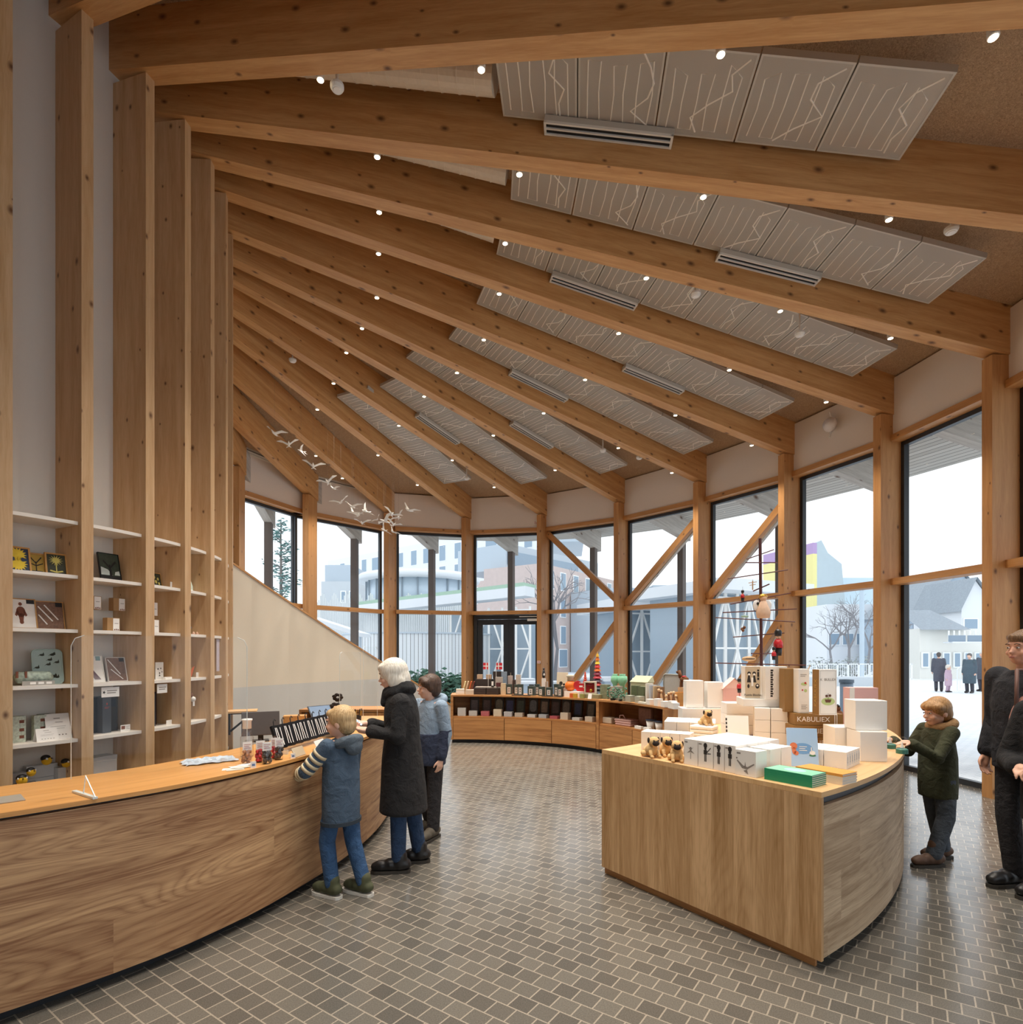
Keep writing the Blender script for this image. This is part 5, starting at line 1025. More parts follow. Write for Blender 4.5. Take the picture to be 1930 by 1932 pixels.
o = shelf_box('wine_box', 'slim slate grey box with a red emblem in front of the black one', 'box', None, 1, .48, .215, 4, .075, .07, .31, slate, bevel=.003); flat(o, [disc(0, .255, .008, 8, .7, 1.4)], plain('red_emblem', 'd2544c', .5), 'emblem'); flat(o, lines(-.02, .02, .225, 2, .01, .003), plain('red_emblem', 'd2544c', .5), 'emblem_text')
o = shelf_box('price_card', 'small white price card beside the slate grey box', 'price tag', None, 1, .74, .26, 4, .09, .004, .058, paper, bevel=0); flat(o, [rect(-.04, .02, -.005, .05)], brownfig); flat(o, lines(.004, .038, .042, 3, .011, .003), grey_ink, 'text')
o = shelf_box('shelf_sign', 'white sign with grey lettering hanging above the black box in the second bay', 'sign', None, 1, .40, .325, 3, .15, .004, .085, paper, bevel=0, zoff=-.125); flat(o, lines(-.03, .055, .05, 2, .018, .008), grey_ink); flat(o, [star(-.055, .042, .016, .007, 5)], ink, 'mark')
shelf_box('storage_box', 'white storage box on the lowest shelf of the second bay', 'box', 'pale grey storage boxes', 1, .45, .19, 5, .24, .14, .24, plain('pale_grey_box', 'c7ccd2', .6, var=.01), lid=True)
# third bay
shelf_box('price_card', 'small white card beside the framed pair in the third bay', 'price tag', None, 2, .90, .25, 1, .045, .004, .065, paper, bevel=0)
for i in range(2): o = shelf_box('gift_box', f'small white box with a printed foot, {["lower", "upper"][i]} of the two in the third bay', 'box', 'white boxes of the third bay', 2, .52-.04*i, .22, 2, .065, .06, .125, white_card, zoff=i*.165); flat(o, [rect(-.02, .06, .02, .065)], grey_ink)
o = shelf_box('display_block', 'clear shelf block between the two white boxes in the third bay', 'display stand', None, 2, .55, .20, 2, .17, .08, .036, clear_m, zoff=.127)
o = shelf_box('greeting_card', 'cream card with black dots standing in the third bay', 'card', 'cards of the third bay', 2, .66, .20, 3, .10, .006, .165, paper, bevel=0); flat(o, [disc(-.02, .10, .008), disc(.015, .105, .007), disc(.0, .06, .008), disc(.03, .07, .006), [(-.01, .03), (.012, .03), (0, .05)]], ink)
o = shelf_box('greeting_card', 'white leaning card at the left of the third bay', 'card', 'cards of the third bay', 2, .36, .20, 3, .11, .006, .19, white_card, bevel=0); o.rotation_euler.x = R(-20)
shelf_box('soap_bar', 'small white block lying before the cards in the third bay', 'block', None, 2, .70, .285, 3, .09, .04, .022, white_card)
o = shelf_box('wine_box', 'slim slate box with a tiny red emblem in the third bay', 'box', None, 2, .42, .21, 4, .085, .07, .31, slate); flat(o, [disc(0.01, .26, .008)], plain('red_emblem', 'd2544c', .5), 'emblem')
shelf_box('wine_box', 'dark box behind the slim slate one in the third bay', 'box', None, 2, .62, .12, 4, .15, .08, .32, plain('dark_plum_box', '3a2f34', .4))
shelf_box('price_card', 'small white price card at the foot of the dark boxes in the third bay', 'price tag', None, 2, .78, .26, 4, .07, .004, .045, paper, bevel=0)
o = shelf_box('shelf_sign', 'white sign with lettering hanging at the top of the fifth shelf in the third bay', 'sign', None, 2, .42, .325, 3, .12, .004, .085, paper, bevel=0, zoff=-.125); flat(o, lines(-.04, .045, .05, 2, .018, .008), grey_ink)
# fourth to sixth bay
p, rz = bay_pt(3, .42, .20, SH[1]); o = empty('lampshade', p, rz, 'pale mint dome on the second shelf of the fourth bay', 'ornament'); m = MB(); m.lathe((0, 0, 0), [(.10, 0), (.098, .05), (.08, .11), (.04, .155), (0, .165)], 18); m.build('dome', mint, o, True); m = MB(); m.lathe((0, 0, 0), [(.0, 0), (.101, 0), (.101, .012), (0, .012)], 18); m.build('rim', paper, o, True)
p, rz = bay_pt(3, .45, .24, SH[2]); o = empty('toy_bird', p, rz, 'blue bird ornament on the third shelf of the fourth bay', 'ornament'); bl = plain('bird_blue', '4b6c93', .6, var=.1)
m = MB(); m.ball((0, 0, .05), .035, 12, 0, (1.3, .8, .8)); m.build('body', bl, o, True); m = MB(); m.ball((-.035, 0, .08), .022, 10); m.build('head', bl, o, True); m = MB(); m.tube([(.03, 0, .055), (.085, 0, .075)], [.012, .004], 6); m.build('tail', bl, o, True)
for s in (-1, 1): m = MB(); m.tube([(0, s*.01, .03), (0, s*.012, 0)], .003, 5); m.build('leg', ink, o)
for i, f in enumerate((.62, .78)): p, rz = bay_pt(3, f, .27, SH[2]); o = empty('small_ornament', p, rz, f'tiny pale ornament, {["left", "right"][i]} one beside the blue bird', 'ornament', 'tiny pale ornaments'); m = MB(); m.lathe((0, 0, 0), [(0, 0), (.018, 0), (.012, .018), (.004, .03), (0, .032)], 10); m.build('figure', plain('peach_paint', 'e2b59a', .5), o, True)
for i, (f, c_, z) in enumerate(((.40, 'e0b23c', .10), (.60, '7a9a4a', .12), (.72, 'd26a3e', .13))):
    p, rz = bay_pt(3, f, .22, SH[3]); o = empty('paper_bird', p, rz, f'{["yellow", "green", "orange"][i]} folded paper ornament on the fourth shelf of the fourth bay', 'ornament', 'paper ornaments'); m = MB(); m.poly([(-.03, 0, z*.5), (.03, .02, z), (.01, 0, 0)]); m.poly([(.035, -.02, z*.9), (-.01, .02, z*.6), (.01, 0, 0)]); m.build('folded_sheet', plain(f'paper_{c_}', c_, .7), o)
shelf_box('price_card', 'small white card at the right of the paper ornaments', 'price tag', None, 3, .86, .26, 3, .06, .004, .05, paper, bevel=0)
p, rz = bay_pt(3, .45, .26, SH[4]); o = empty('plush_animal', p, rz, 'brown and white plush animal hanging in the fourth bay', 'plush toy'); m = MB(); m.ball((0, 0, .27), .045, 12, 0, (1.1, 1, .8)); m.build('body', br, o, True); m = MB(); m.ball((.02, -.035, .225), .028, 10); m.build('muzzle', paper, o, True); m = MB(); m.tube([(0, 0, .30), (0, 0, .41)], .0015, 4); m.build('cord', grey_ink, o); m = MB(); m.box((.06, -.02, .15), (.03, .003, .05)); m.build('paper_tag', paper, o)
p, rz = bay_pt(3, .45, .22, SH[4]); o = empty('paperweight', p, rz, 'white rounded stone on the fifth shelf of the fourth bay', 'ornament'); m = MB(); m.ball((0, 0, .03), .06, 12, 0, (1, .8, .5)); m.build('stone', paper, o, True)
p, rz = bay_pt(4, .5, .24, SH[1]); o = empty('small_ornament', p, rz, 'small white ring ornament on the second shelf of the fifth bay', 'ornament'); m = MB(); m.tube([(.03*math.cos(i), 0, .085+.03*math.sin(i)) for i in [k_*.52 for k_ in range(12)]], .005, 6, closed=True); m.build('ring', paper, o); m = MB(); m.lathe((0, 0, 0), [(0, 0), (.03, 0), (.006, .01), (.004, .055), (0, .056)], 10); m.build('stand', frame_w, o)
p, rz = bay_pt(4, .5, .24, SH[2]); o = empty('small_ornament', p, rz, 'small orange and white figure on the third shelf of the fifth bay', 'ornament'); m = MB(); m.ball((0, 0, .03), .032, 10, 0, (1.2, .8, .8)); m.build('body', plain('peach_paint', 'e2b59a', .5), o, True); m = MB(); m.ball((-.02, 0, .065), .018, 8); m.build('head', plain('orange_paint', 'cc7a45', .5), o, True)
o = shelf_box('greeting_card', 'white card leaning on the fourth shelf of the fifth bay', 'card', None, 4, .5, .20, 3, .09, .005, .13, paper, bevel=0); o.rotation_euler.x = R(-18)
o = shelf_box('leaflet_pack', 'long printed leaflet hanging in the fifth bay', 'leaflet', None, 4, .72, .325, 3, .10, .004, .36, plain('lilac_leaflet', 'cfc3cc', .5, var=.15, scale=40), bevel=0, zoff=.05)

# ---------------------------------------------------------------- goods of the low unit by the far glass
def lx(x, z, r): # the point on the unit at pixel column x: on the circle of radius r about its centre
    q = (x-CX)/F_PX; best = None
    for i in range(1401):
        a = 10+i*.06; p = lpt(a, r, z); e = abs(p.x/p.y-q)
        if best is None or e < best[0]: best = (e, p, R(a)+math.pi/2+math.pi)
    return best[1], best[2]+math.pi
def low_box(name, label, cat, grp, x, r, z, w_, d, h, mat, dz=0.0, **k):
    p, rz = lx(x, z, r); rz = math.atan2(p.y-LC.y, p.x-LC.x)-math.pi/2; return carton(name, label, cat, grp, p, w_, d, h, rz+dz, mat, **k)
SZ = .486
# piles of boxed cards on the open shelf with an upright dark one behind each
PILE = [(871, 'pale grey', 'c9c6c2', .15, 0), (892, 'pale grey', 'c4c2be', .095, 1), (915, 'dusty red', 'b8656a', .09, 1), (938, 'cream', 'd8cbb4', .13, 1), (958, 'grey', 'b9b9bc', .09, 1), (978, 'warm grey', 'bdb2a5', .075, 1), (1002, 'light grey', 'c6c6c6', .055, 1), (1023, 'blue grey', 'a9adb3', .065, 1), (1044, 'dusty red', 'a9535b', .05, 1), (1064, 'beige', 'cdbfae', .12, 1), (1086, 'pale grey', 'c2c0bd', .05, 1), (1110, 'beige', 'c8baa9', .085, 1)]
up_cols = ['6a6468', '5d5052', '7c7a6c', '46507c', '4d5a52', '70747a', '8a7a6c', '55484a', '78706a', '333f66', '6f665c']
for i, (x, cn, ch_, h, up_) in enumerate(PILE):
    low_box('card_box', f'{cn} boxed pile, {ORD[i] if i < 13 else i} from the left on the open shelf of the low unit', 'box', 'boxed piles of the low unit', x, LR0+.06, SZ, .15, .12, h, plain(f'pile_{ch_}', ch_, .7, var=.04), bevel=.003)
    if up_:
        o = low_box('notebook', f'dark notebook with a pale picture, {ORD[i-1]} from the left standing on the open shelf', 'notebook', 'dark notebooks of the low unit', x+3, LR0+.26, SZ, .17, .03, .335, plain('notebook_cover', '23211f', .5, var=.03), bevel=.004)
        o.rotation_euler = (R(-8), 0, o.rotation_euler.z); pm = plain(f'cover_{up_cols[i-1]}', up_cols[i-1], .5, var=.4, scale=22)
        flat(o, [rrect(.115, .20, .05) if i % 3 == 0 else rect(-.06, .08, .06, .28)] if i % 3 else [[(x_, z_+.085) for x_, z_ in rrect(.125, .215, .055)]], pm, 'cover_picture')
# upper side: the items from left to right
for i in range(3): low_box('flat_box', f'{["cream", "white", "pale"][i]} flat box, {["lowest", "middle", "top"][i]} of the pile at the left end of the low unit', 'box', 'pile at the left end of the low unit', 868, LR0+.10, LZ+i*.034, .15, .12, .033, plain(['cream_card', 'white_card', 'cream_card'][i], 'e3dccd', .6))
low_box('flat_box', 'grey brown flat box, next to the pile at the left end', 'box', None, 886, LR0+.08, LZ, .15, .12, .09, plain('beige_card', 'cfc4b4', .6))
for i, (c_, nm) in enumerate((('e6d9a8', 'cream'), ('d8c5a0', 'beige'), ('d9652c', 'orange'), ('7a3a30', 'dark red'))):
    o = low_box('thin_book', f'thin {nm} book leaning at the left end of the low unit', 'book', 'leaning thin books', 872+i*5.5, LR0+.28, LZ, .018, .14, .24, plain(f'thin_{c_}', c_, .6)); o.rotation_euler = (0, R(14), o.rotation_euler.z)
for i in range(2): o = low_box('wooden_case', f'black flat case, {["left", "right"][i]} of the two in front at the low unit', 'box', 'black flat cases', 905+i*24, LR0+.09, LZ, .225, .16, .122, plain('dark_brown_case', '3a302d', .5)); flat(o, [rect(-.11, .058, .11, .062)], black_paint, 'lid_gap')
o = low_box('flat_box', 'grey flat box lying on the black cases', 'box', None, 917, LR0+.11, LZ+.123, .40, .13, .022, plain('grey_card', 'b9aea4', .6))
for i in range(2): low_box('small_box', f'tan cube, {["left", "right"][i]} of the pair standing behind the black cases', 'box', 'tan cubes', 905+i*17, LR0+.40, LZ+.275, .10, .08, .085, plain('tan_card', 'c7a98c', .6))
low_box('wooden_case', 'dark long box under the tan cubes', 'box', None, 912, LR0+.37, LZ, .30, .12, .274, plain('dark_brown_case', '3a302d', .5))
o = low_box('gift_bottle', 'dark little bottle with a pale label beside the black cases', 'bottle', None, 929, LR0+.10, LZ+.147, .055, .05, .145, black_paint, bevel=.008); flat(o, [rect(-.018, .02, .018, .10)], paper, 'label')
for i in range(2): low_box('small_box', f'dark red small box, {["left", "right"][i]} of the pair right of the dark bottle', 'box', 'dark red small boxes', 938+i*5, LR0+.14, LZ+.147, .048, .05, .075, plain('dark_red_card', '5c2f34', .5))
low_box('flat_box', 'grey box standing behind the dark red small boxes', 'box', None, 941, LR0+.24, LZ+.0, .13, .07, .32, plain('grey_card', 'b9aea4', .6))
low_box('wooden_case', 'dark box on top of the goods below the flags', 'box', None, 938, LR0+.40, LZ, .17, .10, .42, plain('dark_brown_case', '3a302d', .5))
def flagpole(label, x, dz):
    p, rz = lx(x, LZ, LR0+.34); o = empty('paper_flag', p, dz, label, 'flag', 'small red flags with a white cross'); m = MB(); m.tube([(0, 0, 0), (0, 0, .60)], .004, 6); m.build('stick', paper, o)
    m = MB(); m.frame((0, 0, .46), V(1, 0, 0), V(0, 1, 0), V(0, 0, 1), (.004, .115), (-.002, .002), (0, .125)); c_ = m.build('flag_cloth', plain('flag_red', 'd2283a', .7), o)
    m = MB(); m.frame((0, 0, .46), V(1, 0, 0), V(0, 1, 0), V(0, 0, 1), (.036, .054), (-.003, .003), (0, .125)); m.frame((0, 0, .46), V(1, 0, 0), V(0, 1, 0), V(0, 0, 1), (.004, .115), (-.0031, .0031), (.053, .071)); m.build('white_cross', paper, c_); return o
flagpole('small red flag with white cross, left of the two on the low unit', 921, 2.6); flagpole('small red flag with white cross, right of the two on the low unit', 936, -.1)
o = low_box('picture_sheet', 'blue grey picture card standing right of the flags', 'card', None, 951, LR0+.36, LZ, .11, .012, .42, plain('blue_grey_print', '8f9fb0', .5, var=.2, scale=30))
dg_ = plain('dark_green_box', '3f4a44', .5, var=.04); lb = plain('pale_label', 'd9d2cb', .6)
GB = [(960, .26, .11, .19, 0), (974, .26, .10, .185, 1), (981, .12, .10, .20, 0), (1001, .12, .13, .17, 0), (1013, .26, .09, .20, 1), (1020, .12, .10, .165, 0), (1035, .12, .11, .155, 0), (1049, .26, .10, .21, 1), (1056, .14, .09, .18, 0)]
for i, (x, r, w_, h, s) in enumerate(GB):
    o = low_box('tea_box', f'dark green box with a pale label, {ORD[i]} from the left on the low unit', 'box', 'dark green boxes of the low unit', x, LR0+r-.02, LZ, w_, .08, h, dg_, .15*(-1)**i); flat(o, [rect(-w_*.28, .02, w_*.28, h*.72)], lb, 'label'); flat(o, [disc(0, h*.35, w_*.10), rect(-.01, h*.5, .012, h*.6)], [brownfig, ink][i % 2], 'label_print', y=-.0014)
for i, (x, w_) in enumerate(((972, .14), (990, .20), (1032, .22), (1052, .14))): low_box('dark_tray', f'flat dark tray, {ORD[i]} from the left along the front of the low unit', 'tray', 'flat dark trays', x, LR0+.015, LZ, w_, .065, .012, black_paint)
for i, (x, r, h, c_, nm) in enumerate(((949, .12, .21, 'd8c3a2', 'cream wooden doll'), (962, .42, .34, 'c9b7ae', 'pale printed box'), (968, .46, .26, '54423c', 'brown bottle'), (977, .44, .36, 'd7cbbf', 'cream printed box'), (1066, .18, .15, 'c9a99a', 'pale pink box'), (1002, .46, .18, '2f3b45', 'dark blue box'), (1028, .44, .24, 'b9a99a', 'beige box'))):
    low_box('gift_item', f'{nm} standing among the goods on the low unit', 'box', 'mixed goods of the low unit', x, LR0+r, LZ, .085, .06, h, plain(f'item_{c_}', c_, .6, var=.15, scale=40))
p, rz = lx(1026, LZ, LR0+.45); o = empty('bird_figure', (p.x, p.y, LZ), .2, 'tall black and white wooden bird figure standing on the low unit', 'ornament'); m = MB(); m.lathe((0, 0, 0), [(0, 0), (.04, 0), (.04, .30), (0, .30)], 10); m.build('plinth', paper, o); m = MB(); m.lathe((0, 0, .30), [(0, 0), (.028, .02), (.03, .09), (.018, .15), (0, .16)], 10); m.build('body', black_paint, o, True); m = MB(); m.ball((0, -.012, .37), .026, 10, 0, (.8, .8, 1.6)); m.build('breast', paper, o, True); m = MB(); m.ball((0, 0, .475), .02, 8); m.build('head', black_paint, o, True)
o = low_box('picture_sheet', 'cream picture card with dark figures leaning on the low unit', 'card', None, 1059, LR0+.40, LZ, .22, .012, .42, plain('cream_print', 'e6dac2', .6, var=.06, scale=15)); flat(o, [disc(-.02, .22, .035), rect(-.05, .08, -.01, .2), rect(.02, .06, .06, .17), disc(.04, .2, .022)], ink); o.rotation_euler = (R(-6), 0, o.rotation_euler.z)
# orange lantern, red heart, theatre box
p, rz = lx(1076, LZ, LR0+.24); o = empty('paper_lantern', (p.x, p.y, LZ+.10), 0, 'round orange paper lantern on a white stand', 'ornament'); m = MB(); m.ball((0, 0, .09), .10, 16, 0, (1, 1, .95)); m.build('globe', plain('lantern_orange', 'ee7a22', .5, var=.2, scale=12), o, True); m = MB(); m.lathe((0, 0, .18), [(0, 0), (.06, 0), (.055, .05), (.07, .07), (.07, .10), (0, .105)], 14); m.build('neck', plain('lantern_neck', 'c8c3ae', .5), o, True)
low_box('display_block', 'white stand under the orange lantern', 'display stand', None, 1078, LR0+.13, LZ, .30, .20, .098, white_card)
p, rz = lx(1098, LZ, LR0+.30); o = empty('paper_heart', (p.x, p.y, LZ), 0, 'large red heart shaped ornament with white script marks', 'ornament'); q = [(.15*math.sin(t)**3, .17+.0095*(13*math.cos(t)-5*math.cos(2*t)-2*math.cos(3*t)-math.cos(4*t))) for t in [2*math.pi*i/28 for i in range(28)]]
m = MB(); m.poly([(x, -.02, z) for x, z in q[::-1]]); m.poly([(x, .02, z) for x, z in q])
for i in range(28): a, b_ = q[i], q[(i+1) % 28]; m.poly([(a[0], -.02, a[1]), (b_[0], -.02, b_[1]), (b_[0], .02, b_[1]), (a[0], .02, a[1])])
m.build('heart', red_paint, o); flat(o, [rect(-.05, .24, .04, .25), rect(-.05, .17, .01, .20), rect(.02, .16, .07, .17)], paper, 'script', y=-.0212)
p, rz = lx(1113, LZ, LR0+.16); o = empty('toy_theatre', (p.x, p.y, LZ+.07), rz+2.2 if False else -.35, 'little red theatre box with a cream frame', 'ornament'); m = MB()
for x0, x1, z0, z1 in ((-.10, .10, 0, .02), (-.10, .10, .19, .215), (-.10, -.08, .02, .19), (.08, .10, .02, .19)): m.frame((0, 0, 0), V(1, 0, 0), V(0, 1, 0), V(0, 0, 1), (x0, x1), (0, .09), (z0, z1))
m.build('frame', plain('cream_card2', 'd8cbb8', .6), o); m = MB(); m.frame((0, 0, 0), V(1, 0, 0), V(0, 1, 0), V(0, 0, 1), (-.08, .08), (.07, .09), (.02, .19)); m.build('back', red_paint, o); m = MB(); m.ball((.01, .04, .06), .03, 8); m.build('figure', gold, o, True); m = MB(); m.tube([(-.07, .03, .18), (0, .03, .14), (.07, .03, .18)], .015, 8); m.build('curtain', plain('dark_red_curtain', '8a1f22', .7), o, True)
low_box('display_block', 'dark flat block under the red theatre box', 'display stand', None, 1113, LR0+.08, LZ, .34, .20, .068, plain('olive_card', '8d8a6a', .6))
for i, (x, c_) in enumerate(((1078, 'd9642e'), (1084, 'c9a23c'), (1097, '9a9a5a'))): low_box('small_box', f'{["orange", "ochre", "olive"][i]} small box in the front row before the red heart', 'box', 'coloured small boxes of the front row', x, LR0+.02, LZ, .07, .05, .075, plain(f'small_{c_}', c_, .5))
o = low_box('price_card', 'cream price card leaning at the front of the low unit', 'price tag', None, 1112, LR0+.01, LZ, .075, .004, .09, paper, bevel=0); o.rotation_euler = (R(-14), 0, o.rotation_euler.z)
# coloured cone tree and its small twin
p, rz = lx(1127, LZ, LR0+.42); cone = ['e8b43c', 'e0792e', 'f0d04a', 'd93a3a', 'e8742c', '8a2f46', 'c23b4a', '5a4a58', 'd24a4a', '56646e', '46545e']
o = empty('cone_tree', (p.x, p.y, LZ), 0, 'tall tree of stacked coloured cones, yellow at the top, on the low unit', 'ornament'); m = MB(); m.lathe((0, 0, 0), [(0, 0), (.06, 0), (.06, .02), (.008, .025), (.008, .78), (0, .79)], 12); m.build('spindle', fishw, o)
for i in range(11): r_ = .032+.0075*i; z = .70-.062*i; m = MB(); m.lathe((0, 0, z), [(r_, 0), (r_*.95, .012), (r_*.45, .062), (0, .064)], 9); m.build('cone_ring', plain(f'cone_{cone[i]}', cone[i], .5), o)
p, rz = lx(1104, LZ, LR0+.44); o = empty('cone_tree', (p.x, p.y, LZ), 0, 'small red tree of stacked cones behind the red heart', 'ornament'); m = MB(); m.lathe((0, 0, 0), [(0, 0), (.05, 0), (.05, .22), (.006, .225), (.006, .44), (0, .44)], 10); m.build('spindle', fishw, o)
for i in range(6): r_ = .02+.006*i; m = MB(); m.lathe((0, 0, .40-.035*i), [(r_, 0), (r_*.4, .034), (0, .035)], 9); m.build('cone_ring', plain('cone_red', ['d5502f', 'c8402f'][i % 2], .5), o)
# green ornaments, glass, boxes of the second section
gm = plain('green_glass', '8fd0ab', .2, var=.05)
for i, (x, r, s) in enumerate(((1160, .30, .07), (1174, .34, .085))):
    p, rz = lx(x, LZ, LR0+r); o = empty('glass_vase', (p.x, p.y, LZ), 0, f'pale green glass vase, {["left", "right"][i]} of the two on the low unit', 'vase', 'green glass vases'); m = MB(); m.lathe((0, 0, 0), [(0, 0), (s*.5, 0), (s*.5, .24), (s, .30), (s*.95, .38), (s*.5, .40), (s*.7, .42)], 16); m.build('vase_body', gm, o, True)
leaf = plain('eucalyptus_leaf', '5f8a72', .6, var=.2)
for i, (x, r) in enumerate(((1156, .08), (1172, .07))):
    p, rz = lx(x, LZ, LR0+r); o = empty('leafy_ornament', (p.x, p.y, LZ), 0, f'bushy green leaf ornament, {["left", "right"][i]} one at the front of the low unit', 'ornament', 'leaf ornaments'); rnd = random.Random(i+11); m = MB(); m.lathe((0, 0, 0), [(0, 0), (.04, 0), (.04, .03), (0, .03)], 10); m.build('foot', black_paint, o); m = MB()
    for q in range(46):
        a = rnd.random()*6.28; rr = .10*rnd.random()**.5; c_ = V(rr*math.cos(a), rr*math.sin(a)*.6, .04+.17*rnd.random()); m.ball(c_, .02, 6, 0, (1, .4, .7), Matrix.Rotation(rnd.random()*6, 3, 'Z'))
    m.tube([(0, 0, 0), (0, 0, .2)], .006, 5); tag(m.build('leaves', leaf, o, True), kind='stuff')
ol = plain('olive_green_box', '5c6648', .5, var=.1); 
for i, (x, r, w_, h, mat, nm) in enumerate(((1139, .22, .16, .24, plain('leaf_print_box', '8b9478', .5, var=.35, scale=25), 'leaf patterned box'), (1152, .26, .12, .21, plain('grey_card', 'b9aea4', .6), 'grey box'), (1163, .16, .12, .23, plain('warm_grey_card', 'a99f96', .6), 'warm grey box'), (1196, .24, .13, .25, ol, 'olive box with dark marks'), (1209, .20, .13, .245, ol, 'second olive box with dark marks'))):
    o = low_box('gift_box', f'{nm} on the right half of the low unit', 'box', 'gift boxes of the right half', x, LR0+r-.03, LZ, w_, .08, h, mat)
    if 'olive' in nm: flat(o, [disc(-.02, .08, .012), disc(.02, .08, .012), rect(-.04, .05, .04, .06)], ink)
for i, (x, n) in enumerate(((1170, 3), (1184, 4), (1202, 4))):
    for j in range(n): low_box('notebook', f'grey green notebook, {ORD[j]} from below in the {["left", "middle", "right"][i]} pile at the front right', 'notebook', 'grey green notebooks', x, LR0+.05, LZ+j*.026, .115, .10, .025, plain('grey_green_book', 'a9ad9f', .6, var=.04))
for i, (x, h) in enumerate(((1219, .30), (1226, .28), (1233, .27), (1240, .26))): o = low_box('upright_book', f'slim {["white", "blue white", "tan", "brown"][i]} book standing at the right of the low unit', 'book', 'slim upright books', x, LR0+.18, LZ, .035, .12, h, plain(f'slim{i}', ['e8e4da', 'b9c3d0', 'c9b08c', '8d6f52'][i], .6))
o = empty('display_chest', lx(1211, LZ, LR0+.44)[0], -.9, 'pale olive chest with a sloping lid at the back of the low unit', 'chest'); m = MB(); m.box((0, 0, 0), (.34, .16, .30)); m.build('body', plain('pale_olive', 'c9c9a6', .6), o); m = MB(); m.poly([(-.18, -.09, .30), (.18, -.09, .30), (.17, .06, .40), (-.17, .06, .40)]); m.poly([(-.18, .09, .30), (-.17, .06, .40), (.17, .06, .40), (.18, .09, .30)]); m.poly([(-.18, -.09, .30), (-.17, .06, .40), (-.18, .09, .30)]); m.poly([(.18, -.09, .30), (.18, .09, .30), (.17, .06, .40)]); m.build('lid', plain('pale_olive', 'c9c9a6', .6), o)
p, rz = lx(1268, LZ, LR0+.50); o = empty('grey_tray', (p.x, p.y, LZ), math.atan2(p.y-LC.y, p.x-LC.x)-math.pi/2, 'large grey rounded tray standing upright at the back of the low unit', 'tray'); q = rrect(.40, .44, .05); m = MB(); m.poly([(x, 0, z) for x, z in q]); m.poly([(x, .012, z) for x, z in q[::-1]])
for i in range(len(q)): a, b_ = q[i], q[(i+1) % len(q)]; m.poly([(a[0], 0, a[1]), (a[0], .012, a[1]), (b_[0], .012, b_[1]), (b_[0], 0, b_[1])])
m.build('board', plain('tray_grey', 'b7bab8', .5), o); m = MB(); m.tube([(x, -.002, z) for x, z in q], .012, 6, closed=True); m.build('rim', plain('tray_rim', 'a3a8a6', .5), o, True)
rnd = random.Random(8)
for i in range(9):
    p, rz = lx(1243+i*4.6, LZ, LR0+.13+.10*(i % 3)); o = empty('wooden_figure', (p.x, p.y, LZ), rnd.uniform(-1, 1), f'small brown wooden figure, {ORD[i]} from the left before the grey tray', 'ornament', 'small wooden figures'); h = .16+.12*rnd.random()
    m = MB(); m.lathe((0, 0, 0), [(0, 0), (.026, 0), (.03, h*.25), (.016, h*.6), (.010, h*.7), (0, h*.7)], 9); m.build('body', fishw if i % 2 else br, o, True); m = MB(); m.ball((0, 0, h*.8), .024, 8); m.build('head', fishw, o, True)
for i, (x, w_) in enumerate(((1222, .10), (1237, .10), (1250, .11), (1263, .10), (1274, .10))): o = low_box('white_box', f'small white box, {ORD[i]} from the left in the front row at the right end', 'box', 'small white boxes of the low unit', x, LR0+.0+.006, LZ, w_, .09, .085+.02*(i % 2), white_card)
low_box('flat_book', 'pale flat book lying at the front of the right half of the low unit', 'book', None, 1211, LR0+.0, LZ+.0, .20, .05, .03, plain('cream_card', 'e3dccd', .6))
p, rz = lx(1284, LZ, LR0+.34); o = empty('wooden_tub', (p.x, p.y, LZ), 0, 'round honey coloured wooden tub at the right end of the low unit', 'tub'); m = MB(); m.lathe((0, 0, 0), [(0, 0), (.10, 0), (.115, .20), (.10, .20), (.09, .02), (0, .02)], 20); m.build('tub', oak_top, o)
p, rz = lx(1291, LZ, LR0+.50); o = empty('toy_horse', (p.x, p.y, LZ+.202 if False else LZ), -.9, 'brown wooden toy horse with a red saddle at the right end', 'ornament'); m = MB(); m.box((0, 0, 0), (.16, .09, .26)); m.build('plinth', fishw, o); m = MB(); m.ball((0, 0, .38), .05, 10, 0, (1.6, .8, .9)); m.build('body', br, o, True); m = MB(); m.tube([(-.06, 0, .40), (-.09, 0, .50), (-.13, 0, .48)], [.03, .025, .02], 8); m.build('head', br, o, True); m = MB(); m.ball((0, 0, .42), .035, 8, 0, (1, 1.1, .4)); m.build('saddle', red_paint, o, True)
for sx in (-1, 1):
    for sy in (-1, 1): m = MB(); m.tube([(sx*.05, sy*.02, .35), (sx*.055, sy*.02, .26)], .012, 6); m.build('leg', br, o)
# lower shelf of the second section
low_box('cloth_stack', 'pile of cream folded cloths on the lower right shelf', 'cloth', None, 1144, LR0+.10, SZ, .20, .18, .10, plain('cream_cloth', 'd8cdbc', .9, var=.06), bevel=.012)
for i in range(3):
    o = low_box('tote_bag', f'dusty pink folded tote bag, {["lowest", "middle", "topmost"][i]} of the pile on the lower right shelf', 'bag', 'pink tote bags', 1174, LR0+.08+.01*i, SZ+i*.034, .34, .22, .032, plain('dusty_pink_cloth', 'd0a9a2', .9, var=.06), .05*i, bevel=.012)
    if i == 2: m = MB(); m.tube([(-.07, .02, .03), (-.05, .0, .09), (.0, .02, .10), (.02, .06, .03)], .009, 6); m.build('handle', plain('dusty_pink_cloth', 'd0a9a2', .9), o, True)
o = low_box('cushion', 'square brown cushion with a faded pattern standing on the lower right shelf', 'cushion', None, 1215, LR0+.30, SZ, .30, .09, .30, plain('brown_cushion', '9c7668', .9, var=.3, scale=18), bevel=.035)
